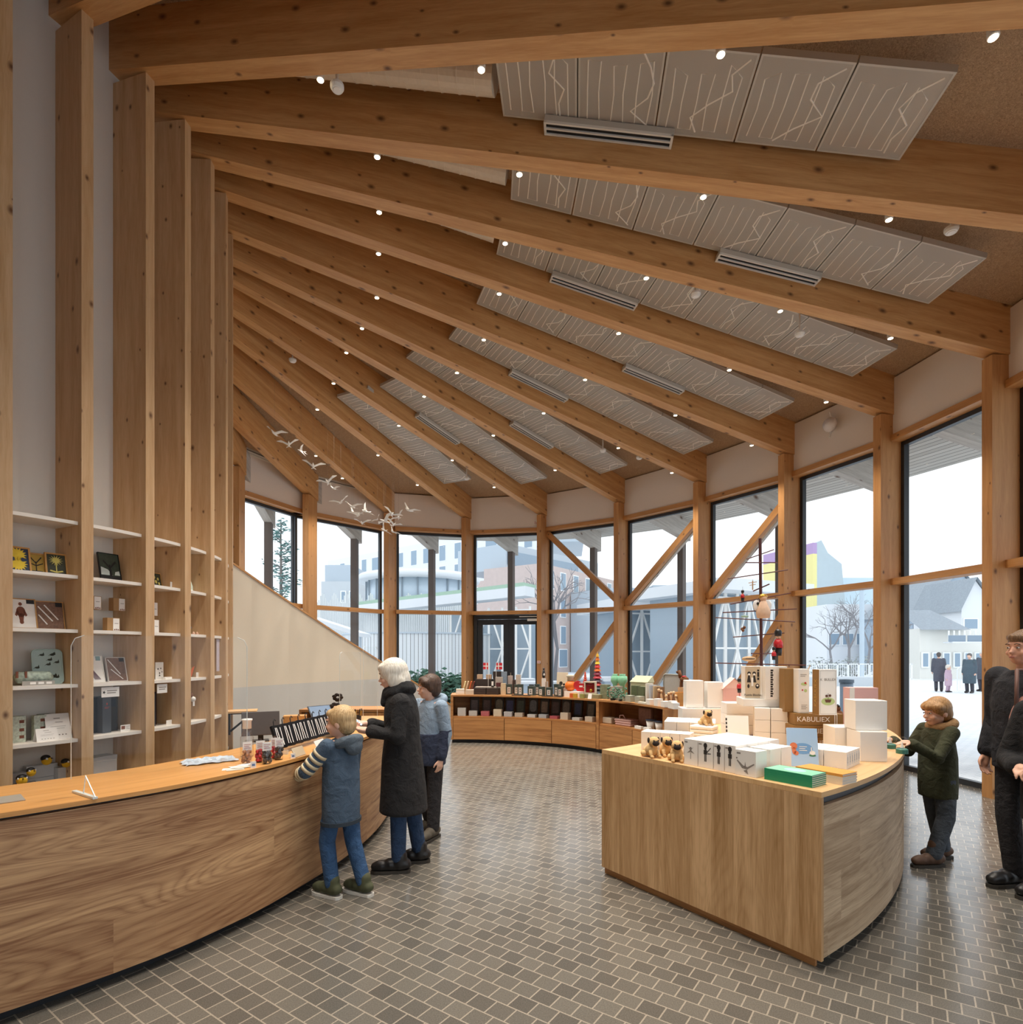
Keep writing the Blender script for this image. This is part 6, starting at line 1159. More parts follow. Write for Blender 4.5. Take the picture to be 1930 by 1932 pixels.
for i, x in enumerate((1228, 1245)):
    p, rz = lx(x, SZ, LR0+.12); o = empty('paper_cup', (p.x, p.y, SZ), 0, f'white cup with a dark blue rim, {["left", "right"][i]} of the pair on the lower right shelf', 'cup', 'white cups with blue rims'); m = MB(); m.lathe((0, 0, 0), [(0, 0), (.05, 0), (.075, .15), (.068, .15), (.045, .01), (0, .01)], 18); m.build('cup', paper, o, True); m = MB(); m.lathe((0, 0, .145), [(.072, 0), (.082, .004), (.082, .016), (.072, .018)], 18); m.build('rim', navy_p, o, True)
for i, x in enumerate((1203, 1219)): low_box('flat_book', f'white flat book, {["left", "right"][i]} of the two lying at the front of the lower right shelf', 'book', 'white flat books', x, LR0+.03, SZ, .15, .05, .045, white_card)
# ---------------------------------------------------------------- people
def loft(m, secs, n=22):
    base = len(m.v); k = len(secs)
    for (x, y, z, rx, ry) in secs:
        for i in range(n): a = 2*math.pi*i/n; m.v.append((x+rx*math.cos(a), y+ry*math.sin(a), z))
    up = secs[-1][2] > secs[0][2]
    def add(q): m.f.append(tuple(q if up else q[::-1])); m.mi.append(0); m.uv.extend([(0, 0)]*len(q))
    for j in range(k-1):
        for i in range(n): i2 = (i+1) % n; add([base+j*n+i, base+j*n+i2, base+(j+1)*n+i2, base+(j+1)*n+i])
    add([base+i for i in range(n)][::-1]); add([base+(k-1)*n+i for i in range(n)])
def limb(m, pts, rr, n=14):
    pts = [Vector(p) for p in pts]; m.tube(pts, list(rr), n)
    for p, r_ in zip(pts, rr): m.ball(p, r_, n)
def skin_over(name, m, vox, mat, parent, smooth=5, fac=.5):
    me = bpy.data.meshes.new('raw'); me.from_pydata(m.v, [], m.f); me.update()
    t = bpy.data.objects.new('raw', me); col.objects.link(t)
    r_ = t.modifiers.new('r', 'REMESH'); r_.mode = 'VOXEL'; r_.voxel_size = vox; r_.use_smooth_shade = True
    if smooth: s_ = t.modifiers.new('s', 'SMOOTH'); s_.iterations = smooth; s_.factor = fac
    dg = bpy.context.evaluated_depsgraph_get(); out = bpy.data.meshes.new_from_object(t.evaluated_get(dg)); bpy.data.objects.remove(t); bpy.data.meshes.remove(me)
    out.name = name; out.materials.clear(); out.materials.append(mat); out.polygons.foreach_set('use_smooth', [True]*len(out.polygons))
    o = bpy.data.objects.new(name, out); col.objects.link(o); o.parent = parent; return o
def hand(m, w_, d, nrm, s=1.0, curl=.5, thumb=1):
    w_, d, nrm = Vector(w_), Vector(d).normalized(), Vector(nrm).normalized(); sd = d.cross(nrm).normalized()*thumb
    limb(m, [w_, w_+d*.035*s, w_+d*.075*s], [.024*s, .029*s, .027*s], 10)
    for i, L in enumerate((.072, .082, .076, .058)):
        b = w_+d*.078*s+sd*(.033-.022*i)*s; a0 = curl*.5+.04*i; p = [w_+d*.035*s+sd*(.020-.0135*i)*s, b]; a = a0
        for seg in (.45, .32, .23): p.append(p[-1]+(d*math.cos(a)+nrm*math.sin(a))*L*seg*s); a += curl*.75
        limb(m, p, [.010*s, .0095*s, .0088*s, .008*s, .0068*s], 8)
    p = [w_+d*.02*s+sd*.012*s, w_+d*.045*s+sd*.040*s+nrm*.006*s]; p.append(p[-1]+(d*.75+sd*.55+nrm*.25).normalized()*.032*s); p.append(p[-1]+(d*.9+sd*.1+nrm*.4).normalized()*.026*s)
    limb(m, p, [.014*s, .012*s, .0105*s, .0085*s], 8)
def head_shape(m, c, s, yaw=0.0, pitch=0.0):
    """head centre c; it faces -y before yaw (about z) and pitch (chin down)"""
    M = Matrix.Rotation(yaw, 3, 'Z') @ Matrix.Rotation(pitch, 3, 'X'); c = Vector(c)
    def E(x, y, z, r_, sc_): m.ball(c+M @ V(x*s, y*s, z*s), r_*s, 16, 0, sc_, M)
    E(0, .012, .022, .098, (.80, 1.0, .98)); E(0, -.02, -.03, .078, (.83, .92, 1.0)); E(0, -.045, -.072, .042, (1.05, .9, .8))
    E(0, -.088, -.012, .016, (.75, .9, 1.5)); E(0, -.101, -.022, .0135, (1.05, 1.1, .85))          # nose
    E(0, -.088, -.050, .016, (1.35, .7, .5)); E(0, -.086, -.060, .015, (1.2, .7, .5))              # lips
    for sx in (-1, 1): E(sx*.078, .012, -.012, .026, (.35, .75, 1.15)); E(sx*.036, -.068, -.028, .026, (1, .7, .8)); E(sx*.03, -.081, .030, .018, (1.4, .5, .45))
    return M
skin_m = plain('skin', 'dba58a', .55, var=.05, scale=12); skin_light = plain('light_skin', 'e6b8a0', .55, var=.05, scale=12); lip_m = plain('lip_red', 'b06a62', .5)
eye_w = plain('eye_white', 'e8e4de', .3, var=0); iris_m = plain('iris_dark', '33302e', .3, var=0)
def face_bits(o, c, s, M):
    c = Vector(c)
    for sx in (-1, 1):
        m = MB(); m.ball(c+M @ V(sx*.031*s, -.083*s, .008*s), .0092*s, 10, 0, (1.25, .7, .7), M); e = m.build('eye', eye_w, o, True)
        m = MB(); m.ball(c+M @ V(sx*.031*s, -.0895*s, .008*s), .0055*s, 8, 0, (1, .5, 1), M); m.build('iris', iris_m, e, True)
        m = MB(); m.tube([c+M @ V(sx*.016*s, -.092*s, .031*s), c+M @ V(sx*.032*s, -.093*s, .036*s), c+M @ V(sx*.048*s, -.083*s, .031*s)], .0034*s, 6); m.build('eyebrow', plain('eyebrow', '6b5848', .8), o, True)
    m = MB(); m.ball(c+M @ V(0, -.0985*s, -.0535*s), .0155*s, 12, 0, (1.3, .42, .38), M); m.build('mouth', lip_m, o, True)
def shoe(m, a, toe, s=1.0, sole=None):
    """shoe from the heel/ankle a towards direction toe (unit plan vector); a is on the ground under the ankle"""
    a = Vector(a); t = Vector(toe).normalized()
    for d_, z, r_ in ((-.05, .050, .046), (0, .060, .050), (.06, .052, .050), (.12, .042, .047), (.165, .036, .038)): m.ball(a+t*d_*s+V(0, 0, z*s), r_*s, 12, 0, (1, 1, .9))
    limb(m, [a+t*-.03*s+V(0, 0, .046*s), a+t*.14*s+V(0, 0, .040*s)], [.046*s, .042*s]); limb(m, [a+t*-.01*s+V(0, 0, .05*s), a+t*-.015*s+V(0, 0, .115*s)], [.052*s, .050*s])
def shoe_sole(o, a, toe, s, mat):
    a = Vector(a); t = Vector(toe).normalized(); n = V(-t.y, t.x, 0); q = []
    for f, wd in ((-.085, .018), (-.07, .036), (0, .040), (.06, .042), (.12, .046), (.165, .038), (.195, .016)): q.append((f, wd))
    pts = [a+t*f*s+n*wd*s for f, wd in q]+[a+t*f*s-n*wd*s for f, wd in reversed(q)]
    m = MB(); m.prism([(p.x, p.y) for p in reversed(pts)], a.z+.001, a.z+.022*s); return m.build('sole', mat, o)
def cloth(name, c, rough=.9, var=.10, scale=14, bump=.5):
    if name in MATS: return MATS[name]
    k = NT(name); k.b.inputs['Roughness'].default_value = rough; tc = k.n('TexCoord'); a = k.n('TexNoise', i_Scale=scale, i_Detail=4.0, i_Distortion=.6); b = k.n('TexNoise', i_Scale=240.0, i_Detail=1.0)
    k.l(tc.outputs['Object'], a.inputs['Vector']); k.l(tc.outputs['Object'], b.inputs['Vector']); c = lin(c)
    k.l(k.mix(a.outputs[0], tuple(x*(1-var*2) for x in c[:3])+(1,), tuple(min(1, x*(1+var)) for x in c[:3])+(1,)), k.b.inputs['Base Color'])
    k.bump(k.math('ADD', a.outputs[0], k.math('MULTIPLY', b.outputs[0], .12)), bump*1.4, .035); MATS[name] = k.m; return k.m
def hair_mat(name, a, b):
    k = NT(name); tc = k.n('TexCoord'); mp = k.n('Mapping'); mp.inputs['Scale'].default_value = (60, 60, 7); n = k.n('TexNoise', i_Scale=2.0, i_Detail=4.0); k.l(tc.outputs['Object'], mp.inputs[0]); k.l(mp.outputs[0], n.inputs['Vector'])
    k.l(k.ramp(n.outputs[0], (.3, lin(b)), (.7, lin(a))), k.b.inputs['Base Color']); k.b.inputs['Roughness'].default_value = .5; k.bump(n.outputs[0], .5, .01); return k.m
def person(label, loc, rz, J, skin, vox=.006, head_s=1.0, yaw=0.0, pitch=0.0, hands=(), face=True):
    """the continuous body: J holds joint positions in metres, the figure faces -y"""
    o = empty('person', loc, rz, label, 'person'); m = MB(); h = J
    for s in 'LR':
        limb(m, [h['hip'+s], h['knee'+s], h['ankle'+s]], [h['rt'], h['rt']*.68, h['rt']*.50]); limb(m, [h['ankle'+s], Vector(h['ankle'+s])+Vector(h['toe'+s])*h['ft']+V(0, 0, .035-h['ankle'+s][2])], [h['rt']*.44, h['rt']*.26])
        limb(m, [h['sh'+s], h['el'+s], h['wr'+s]], [h['ra'], h['ra']*.80, h['ra']*.58])
    limb(m, [h['pel'], h['waist'], h['chest'], h['neck'], h['head']], [h['rp'], h['rp']*.92, h['rp']*1.08, h['rn'], h['rn']*.95])
    limb(m, [h['shL'], h['shR']], [h['ra']*1.1, h['ra']*1.1]); limb(m, [h['hipL'], h['hipR']], [h['rt'], h['rt']])
    M = head_shape(m, h['head'], head_s, yaw, pitch)
    for s, d, nrm, curl, th in hands: hand(m, h['wr'+s], d, nrm, h['hs'], curl, th)
    b = skin_over('body', m, vox, skin, o, 3, .4)
    if face: face_bits(o, h['head'], head_s, M)
    return o, M
def garment(name, o, build, vox, mat, smooth=5): m = MB(); build(m); return skin_over(name, m, vox, mat, o, smooth)

def std(h, stride=0.0, spread=.0, child=False):
    """relaxed standing joints for a figure of height h"""
    k = h/1.65; J = {}
    for s, x in (('L', 1), ('R', -1)):
        J['hip'+s] = (x*.085*k, 0, .86*k); J['knee'+s] = (x*.09*k, -.02*k+x*stride*.5, .46*k); J['ankle'+s] = (x*(.09+spread)*k, .03*k+x*stride, .08*k); J['toe'+s] = (0, -1, 0)
        J['sh'+s] = (x*.165*k, 0, 1.335*k); J['el'+s] = (x*.205*k, .03*k, 1.06*k); J['wr'+s] = (x*.215*k, -.04*k, .84*k)
    J.update(pel=(0, .0, .90*k), waist=(0, 0, 1.05*k), chest=(0, .0, 1.24*k), neck=(0, .005*k, 1.40*k), head=(0, -.015*k, 1.525*k), rt=.075*k, ra=.042*k, rp=.105*k, rn=.047*k, ft=.12*k, hs=k)
    return J
def hang_hands(): return (('L', (0, -.15, -1), (-1, 0, 0), .45, -1), ('R', (0, -.15, -1), (1, 0, 0), .45, 1))
denim = cloth('blue_jeans', '2b4466', var=.16, scale=20); black_wool = cloth('black_wool', '201f21', var=.08); black_lea = plain('black_leather', '1b191a', .4); white_sole = plain('white_sole', 'd5d3cc', .6); dark_sole = plain('dark_sole', '3a352f', .7)

# --- the woman at the counter, in a long black coat, seen from her left, facing the counter
J = std(1.60); J['shR'] = (-.145, -.01, 1.285); J['shL'] = (.145, .0, 1.285); J['elL'] = (.20, -.02, 1.04); J['wrL'] = (.12, -.23, 1.07); J['elR'] = (-.205, -.05, 1.04); J['wrR'] = (-.06, -.26, 1.10); J['neck'] = (0, -.015, 1.36); J['head'] = (0, -.075, 1.475)
J['kneeL'] = (.10, .0, .45); J['ankleL'] = (.10, .075, .08); J['kneeR'] = (-.09, -.03, .45); J['ankleR'] = (-.085, -.04, .08); J['ankleL'] = (.095, -.02, .08); J['ankleR'] = (-.10, .12, .08); J['kneeR'] = (-.10, .07, .45); J['kneeL'] = (.095, -.02, .45)
wp = V(-.84, 4.42, 0)
o, M = person('woman with white bobbed hair in a long black coat at the counter, holding a phone', wp, R(-84), J, skin_light, .006, .97, 0, .18, (('L', (-.25, -1, .1), (.1, .2, 1), .9, -1), ('R', (.2, -1, .05), (0, 0, 1), .9, 1)))
def coat(m):
    loft(m, [(0, .01, .44, .215, .185), (0, .01, .60, .205, .175), (0, .0, .85, .19, .155), (0, .0, 1.02, .175, .135), (0, -.005, 1.18, .19, .135), (0, -.01, 1.28, .19, .12), (0, -.015, 1.345, .12, .095), (0, -.015, 1.37, .08, .08)])
    for s in 'LR': limb(m, [J['sh'+s], J['el'+s], Vector(J['el'+s]).lerp(Vector(J['wr'+s]), .9)], [.070, .064, .054])
c_ = garment('coat', o, coat, .012, black_wool, 6); c_['label'] = 'long black wool coat'
def scarf(m):
    for z, r_, t in ((1.345, .095, .040), (1.372, .086, .034)): m.tube([(r_*math.cos(a), -.02+r_*.95*math.sin(a), z+.018*math.sin(a*1+1.2)+(.02 if math.sin(a) > 0 else -.01)) for a in [2*math.pi*i/18 for i in range(18)]], t, 10, closed=True)
    limb(m, [(.02, -.11, 1.35), (.035, -.13, 1.27)], [.042, .034])
garment('scarf', o, scarf, .011, cloth('black_scarf', '1a1a1d', var=.05), 4)
def whair(m):
    c = Vector(J['head']); 
    def E(x, y, z, r_, sc_): m.ball(c+M @ V(x, y, z), r_, 16, 0, sc_, M)
    E(0, .018, .035, .112, (.92, 1.0, .95)); E(0, .05, -.03, .10, (.95, .85, 1.15)); E(0, -.035, .072, .07, (1.1, .95, .62))
    for sx in (-1, 1): E(sx*.075, .01, -.02, .05, (.55, 1.05, 1.75)); E(sx*.06, .055, -.06, .055, (.8, .9, 1.3))
garment('hair', o, whair, .009, hair_mat('white_hair', 'f4f0e6', 'cfc7b8'), 4)
def jeans(m):
    for s in 'LR': limb(m, [J['hip'+s], J['knee'+s], Vector(J['ankle'+s])+V(0, 0, .03)], [.088, .066, .055])
    limb(m, [J['hipL'], J['hipR']], [.09, .09])
garment('trousers', o, jeans, .011, denim, 5)
for s in 'LR':
    a = (J['ankle'+s][0], J['ankle'+s][1], .012); sh = garment('shoe', o, lambda m: shoe(m, a, (0, -1, 0), 1.02), .009, black_lea, 3); shoe_sole(sh, (a[0], a[1], 0), (0, -1, 0), 1.05, dark_sole)
# her phone, held in both hands
hd = Matrix.Rotation(R(-84), 4, 'Z') @ V(.02, -.345, 1.135); ph = empty('phone', wp+Vector(hd), R(-84), 'phone with a pale blue screen held by the woman in the black coat', 'phone'); m = MB(); m.frame((0, 0, 0), V(1, 0, 0), V(0, -.75, .66), V(0, .66, .75), (-.042, .042), (-.06, .11), (-.004, .004)); m.build('case', black_plastic, ph, bevel=.002); m = MB(); m.frame((0, 0, 0), V(1, 0, 0), V(0, -.75, .66), V(0, .66, .75), (-.038, .038), (-.054, .104), (.0042, .0048)); m.build('display', plain('phone_display', 'a9c4d8', .2, emit=('9fc0dc', .35)), ph)

# --- child jackets and trousers are shared builders
def child_jacket(J, hem, k, wide=1.0):
    def f(m):
        loft(m, [(0, .0, hem, .165*k*wide, .135*k*wide), (0, .0, hem+.15*k, .168*k*wide, .14*k*wide), (0, 0, 1.08*k, .165*k*wide, .135*k*wide), (0, 0, 1.22*k, .172*k, .125*k), (0, 0, 1.33*k, .15*k, .105*k), (0, 0, 1.39*k, .075*k, .07*k)])
        for s in 'LR': limb(m, [J['sh'+s], J['el'+s], Vector(J['el'+s]).lerp(Vector(J['wr'+s]), .92)], [.072*k, .064*k, .054*k])
    return f
def child_trousers(J, k, loose=1.0):
    def f(m):
        for s in 'LR': limb(m, [J['hip'+s], J['knee'+s], Vector(J['ankle'+s])+V(0, 0, .02)], [.092*k*loose, .072*k*loose, .064*k*loose])
        limb(m, [J['hipL'], J['hipR']], [.094*k, .094*k])
    return f
def hood(k, z, y=.07, r_=.10):
    def f(m): m.tube([(r_*k*math.cos(a), y*k+r_*.75*k*math.sin(a), z*k+.03*k*math.sin(a)) for a in [2*math.pi*i/16 for i in range(16)]], .048*k, 10, closed=True); m.ball((0, (y+.07)*k, (z-.04)*k), .085*k, 12, 0, (1.1, .7, .9))
    return f
def cap_hair(J, M, k, extra=()):
    def f(m):
        c = Vector(J['head']); 
        def E(x, y, z, r_, sc_): m.ball(c+M @ V(x*k, y*k, z*k), r_*k, 16, 0, sc_, M)
        E(0, .024, .034, .104, (.88, 1.0, .95)); E(0, .055, -.015, .085, (.95, .8, 1.0)); E(0, -.045, .075, .06, (1.05, .85, .55))
        for q in extra: E(*q)
    return f
# --- small fair boy in front of the counter, mid step, left arm out with a striped sleeve
h = 1.27; k = h/1.65; J = std(h); 
J['kneeL'] = (.07, -.06, .37); J['ankleL'] = (.065, -.02, .075); J['kneeR'] = (-.06, .05, .36); J['ankleR'] = (-.065, .14, .075); J['toeR'] = (0, -1, 0)
J['elL'] = (.19, -.13, .86); J['wrL'] = (.14, -.29, .80); J['elR'] = (-.18, -.06, .83); J['wrR'] = (-.15, -.22, .80)
bp_ = V(-1.165, 3.93, 0); rzb_ = R(-118)
o, M = person('small fair haired boy in a blue grey jacket stepping along the counter', bp_, rzb_, J, skin_light, .006, .93, .35, .1, (('L', (-.1, -1, .0), (-.9, 0, -.3), .5, -1), ('R', (.1, -1, 0), (.9, 0, -.3), .5, 1)))
g_ = garment('jacket', o, child_jacket(J, .50, k, 1.08), .010, cloth('blue_grey_jacket', '4a5d72', var=.12), 5)
def sleeve_stripes(m):
    A, B, C_ = Vector(J['shL']), Vector(J['elL']), Vector(J['wrL'])
    for i in range(4): p = A.lerp(B, .25+.2*i); d = (B-A).normalized(); m.tube([p, p+d*.022], .0565-.0014*i, 16)
    for i in range(4): p = B.lerp(C_, .1+.2*i); d = (C_-B).normalized(); m.tube([p, p+d*.022], .0505-.0016*i, 16)
m = MB(); sleeve_stripes(m); m.build('sleeve_stripes', plain('cream_stripe', 'd8c7a4', .8), g_, True)
garment('hood', o, hood(k, 1.36, .085), .011, cloth('grey_hood', '56626e', var=.1), 4)
m = MB(); loft(m, [(0, 0, .495, .182*k*1.05, .15*k*1.05), (0, 0, .52, .184*k*1.05, .152*k*1.05)]); m.build('hem_band', plain('dark_hem', '2e3a46', .8), g_)
garment('trousers', o, child_trousers(J, k), .010, cloth('boy_jeans', '34567f', var=.16, scale=20), 5)
garment('hair', o, cap_hair(J, M, .93), .009, hair_mat('fair_hair', 'd9b98a', 'a8875c'), 4)
olive = plain('olive_suede', '4a4d35', .8, var=.1)
for s in 'LR':
    a = (J['ankle'+s][0], J['ankle'+s][1], .018); sh = garment('shoe', o, lambda m: shoe(m, a, (0, -1, 0), .86), .008, olive, 3); shoe_sole(sh, (a[0], a[1], 0), (0, -1, 0), .93, white_sole)
# --- dark haired boy behind the woman
h = 1.45; k = h/1.65; J = std(h, 0); J['ankleL'] = (.085, -.04, .075); J['ankleR'] = (-.10, .10, .075); J['toeL'] = (.2, -1, 0); J['wrL'] = (.17, -.03, .72)
o, M = person('dark haired boy in a two tone blue jacket standing behind the woman', V(-.74, 5.20, 0), R(-38), J, skin_light, .006, .95, -.55, .05, hang_hands())
def two_tone(z0, z1): return lambda m: loft(m, [(0, 0, z0, .158*k, .128*k), (0, 0, (z0+z1)/2, .16*k, .13*k), (0, 0, z1, .158*k, .128*k)])
g_ = garment('jacket', o, child_jacket(J, .66, k), .010, cloth('pale_blue_jacket', '8fa3b8', var=.08), 5)
m = MB(); loft(m, [(0, 0, .655, .178*k, .146*k), (0, 0, .80, .181*k, .15*k), (0, 0, .94, .177*k, .146*k)]); 
garment('lower_jacket', o, lambda mm: (loft(mm, [(0, 0, .65, .180*k, .150*k), (0, 0, .80, .183*k, .153*k), (0, 0, .93, .178*k, .148*k)]), [limb(mm, [Vector(J['el'+s]).lerp(Vector(J['sh'+s]), .1), Vector(J['el'+s]).lerp(Vector(J['wr'+s]), .9)], [.066*k, .058*k]) for s in 'LR']), .010, cloth('navy_cloth', '343c52', var=.1), 3)['label'] = 'dark navy lower half of the jacket'
garment('hood', o, hood(k, 1.385, .075), .011, MATS['pale_blue_jacket'], 4)
garment('trousers', o, child_trousers(J, k, 1.02), .010, cloth('dark_trousers', '2d2b2e', var=.15, scale=22), 5)
garment('hair', o, cap_hair(J, M, .95, ((-.05, -.04, .05, .05, (1, 1, .8)), (.05, -.04, .05, .05, (1, 1, .8)), (.072, .01, .0, .035, (.6, 1, 1.4)), (-.072, .01, .0, .035, (.6, 1, 1.4)))), .009, hair_mat('dark_brown_hair', '5a4030', '33231a'), 4)
boot = plain('grey_brown_boot', '5a5348', .7, var=.12)
for s in 'LR':
    a = (J['ankle'+s][0], J['ankle'+s][1], .016); t_ = (.25, -1, 0) if s == 'L' else (-.2, -1, 0); sh = garment('boot', o, lambda m: (shoe(m, a, t_, .98), limb(m, [Vector(a)+V(0, .01, .1), Vector(a)+V(0, .005, .16)], [.05, .05])), .009, boot, 3); shoe_sole(sh, (a[0], a[1], 0), t_, 1.02, dark_sole)
# --- boy in the green parka reaching to the island
h = 1.28; k = h/1.65; J = std(h); J['kneeL'] = (.075, .0, .37); J['ankleL'] = (.075, -.10, .075); J['kneeR'] = (-.07, .04, .37); J['ankleR'] = (-.075, .11, .075)
J['elL'] = (.17, -.16, .855); J['wrL'] = (.12, -.335, .965); J['elR'] = (-.18, -.10, .85); J['wrR'] = (-.13, -.28, .95)
gp = V(3.36, 4.53, 0)
o, M = person('boy in an olive green parka reaching out to the island at the right', gp, R(-84), J, skin_light, .006, .93, 0, .16, (('L', (-.1, -1, .05), (0, 0, -1), .35, 1), ('R', (.1, -1, 0), (0, 0, -1), .4, -1)))
garment('parka', o, child_jacket(J, .52, k, 1.12), .010, cloth('olive_parka', '3c3f29', var=.14), 5)
garment('fur_hood', o, hood(k, 1.40, .045, .112), .010, plain('fur_trim', '9a7a55', .95, var=.2, scale=70, bump=.8), 3)['label'] = 'hood edged with brown fur'
garment('trousers', o, child_trousers(J, k, 1.14), .010, cloth('grey_blue_trousers', '4a525c', var=.15, scale=18), 5)
garment('hair', o, cap_hair(J, M, .95, ((0, -.075, .06, .045, (1.3, .8, .6)), (.05, -.03, .05, .05, (1, 1, .8)), (-.05, -.03, .05, .05, (1, 1, .8)))), .009, hair_mat('sandy_hair', 'bf9460', '8a653c'), 4)
bboot = plain('brown_leather_boot', '5f4433', .6, var=.15)
for s in 'LR':
    a = (J['ankle'+s][0], J['ankle'+s][1], .016); sh = garment('boot', o, lambda m: (shoe(m, a, (0, -1, 0), .92), limb(m, [Vector(a)+V(0, .01, .08), Vector(a)+V(0, .005, .15)], [.047, .046])), .009, bboot, 3); shoe_sole(sh, (a[0], a[1], 0), (0, -1, 0), .96, dark_sole)
# --- man in a dark jacket at the right edge, with a pink brown bag
J = std(1.82); J['elL'] = (.24, -.02, 1.15); J['wrL'] = (.20, -.20, 1.02); mp_ = V(3.56, 3.98, 0)
o, M = person('man in a dark jacket walking in at the right edge', mp_, R(-80), J, skin_m, .007, 1.03, 0, .05, (('L', (0, -1, -.3), (-1, 0, 0), .8, -1), ('R', (0, -.2, -1), (1, 0, 0), .5, 1)))
def man_jacket(m):
    kk = 1.82/1.65; loft(m, [(0, 0, .84, .20, .15), (0, 0, 1.05, .20, .15), (0, 0, 1.3, .215, .15), (0, 0, 1.44, .20, .13), (0, 0, 1.53, .10, .09)])
    for s in 'LR': limb(m, [J['sh'+s], J['el'+s], Vector(J['el'+s]).lerp(Vector(J['wr'+s]), .92)], [.085, .074, .06])
garment('jacket', o, man_jacket, .013, cloth('dark_jacket', '24252b', var=.08), 5)
garment('trousers', o, child_trousers(J, 1.03), .013, cloth('dark_trousers', '2d2b2e'), 5)
garment('hair', o, cap_hair(J, M, 1.03), .010, hair_mat('brown_hair', '8a6a48', '5a4230'), 4)
for s in 'LR':
    a = (J['ankle'+s][0], J['ankle'+s][1], .014); sh = garment('shoe', o, lambda m: shoe(m, a, (0, -1, 0), 1.12), .010, black_lea, 3); shoe_sole(sh, (a[0], a[1], 0), (0, -1, 0), 1.15, dark_sole)
b_ = mp_+Matrix.Rotation(R(-80), 3, 'Z') @ V(.22, -.22, 0); o = empty('shoulder_bag', (b_.x, b_.y, 1.12), R(-80), 'dusty pink brown bag carried by the man at the right edge', 'bag'); m = MB(); m.ball((0, 0, .06), .20, 18, 0, (.38, .85, 1.05)); m.build('bag_body', cloth('pink_brown_bag', '9a6e62', var=.08), o, True); m = MB(); m.tube([(0, -.13, .18), (-.06, -.05, .42), (-.06, .05, .42), (0, .13, .18)], .012, 8); m.build('strap', plain('brown_strap', '6b4a40', .6), o, True)
# --- woman in black with scarf and olive bag, cut by the right edge
J = std(1.62); J['elL'] = (.235, -.06, 1.04); J['wrL'] = (.10, -.24, 1.06); J['elR'] = (-.22, -.06, 1.04); J['wrR'] = (-.08, -.23, 1.03); J['ankleL'] = (.10, -.06, .08); J['ankleR'] = (-.10, .10, .08); fp_ = V(2.99, 3.10, 0)
o, M = person('woman in black with grey hair and a patterned scarf at the right edge', fp_, R(-72), J, skin_light, .007, .97, 0, .1, (('L', (-.6, -.8, 0), (-.2, 0, -1), .6, -1), ('R', (.6, -.8, 0), (.2, 0, -1), .6, 1)))
def fjacket(m):
    loft(m, [(0, .01, .72, .20, .165), (0, .01, .9, .20, .165), (0, 0, 1.05, .19, .15), (0, 0, 1.2, .20, .145), (0, 0, 1.32, .17, .115), (0, 0, 1.38, .09, .08)])
    for s in 'LR': limb(m, [J['sh'+s], J['el'+s], Vector(J['el'+s]).lerp(Vector(J['wr'+s]), .9)], [.08, .074, .06])
garment('jacket', o, fjacket, .012, cloth('black_jacket', '18181b', var=.06), 5)
garment('trousers', o, child_trousers(J, 1.0), .012, cloth('black_trousers', '151517', var=.1, scale=26), 5)
garment('hair', o, cap_hair(J, M, 1.0, ((.07, .02, -.06, .06, (.8, 1, 1.4)), (-.07, .02, -.06, .06, (.8, 1, 1.4)), (0, .07, -.08, .07, (1.1, .8, 1.2)))), .010, hair_mat('grey_hair', 'd5d2cc', '9a958e'), 4)
def fscarf(m): m.tube([(.10*math.cos(a), -.02+.095*math.sin(a), 1.385+.02*math.sin(a)) for a in [2*math.pi*i/16 for i in range(16)]], .04, 10, closed=True); limb(m, [(.08, -.10, 1.37), (.15, -.27, 1.24), (.16, -.33, 1.10), (.15, -.33, .97)], [.042, .04, .036, .03])
garment('scarf', o, fscarf, .012, plain('rust_pattern_scarf', 'a4553a', .9, var=.45, scale=30), 3)
for s in 'LR':
    a = (J['ankle'+s][0], J['ankle'+s][1], .014); sh = garment('shoe', o, lambda m: shoe(m, a, (.1, -1, 0), 1.06), .010, plain('black_suede', '1c1a19', .9), 3); shoe_sole(sh, (a[0], a[1], 0), (.1, -1, 0), 1.1, dark_sole)
b_ = fp_+Matrix.Rotation(R(-72), 3, 'Z') @ V(.20, -.31, 0); o = empty('shoulder_bag', (b_.x, b_.y, .80), R(-72), 'olive shoulder bag worn by the woman in black at the right edge', 'bag'); m = MB(); m.ball((0, 0, .14), .19, 16, 0, (.30, .62, 1.0)); m.build('bag_body', cloth('olive_bag', '6a6544', var=.12), o, True); m = MB(); m.tube([(0, 0, .30), (-.03, .05, .50), (-.08, .12, .66)], .016, 8); m.build('strap', MATS['olive_bag'], o, True)

# --- people on the square outside
def bystander(label, x, Y, h, coat_c, leg_c, hair_c, rz, hem=.42, puffy=1.0, vox=.02):
    J = std(h); k = h/1.65; g = V((x-CX)/F_PX*Y, Y, -.03)
    o, M = person(label, g, rz, J, skin_light, vox, .95 if h > 1.3 else .92, 0, .1, hang_hands(), face=False)
    garment('coat', o, child_jacket(J, hem*k, k, puffy*1.12), .02, cloth(f'coat_{coat_c}', coat_c), 4); garment('trousers', o, child_trousers(J, k), .02, cloth(f'legs_{leg_c}', leg_c), 4)
    garment('hair', o, cap_hair(J, M, .97), .018, plain(f'hair_{hair_c}', hair_c, .8), 3)
    for s in 'LR': a = (J['ankle'+s][0], J['ankle'+s][1], .005); garment('boot', o, lambda m: shoe(m, a, (0, -1, 0), 1.05*k), .02, black_lea, 2)
bystander('adult in a long dark coat standing on the square outside', 1771, 25, 1.72, '5a5c66', '4a4a52', '5c5450', R(150))
bystander('small child in a pale pink snowsuit on the square outside', 1789, 24.5, 1.15, 'cdb0c0', 'bda0b4', 'e2d8cc', R(20), .40, 1.15)
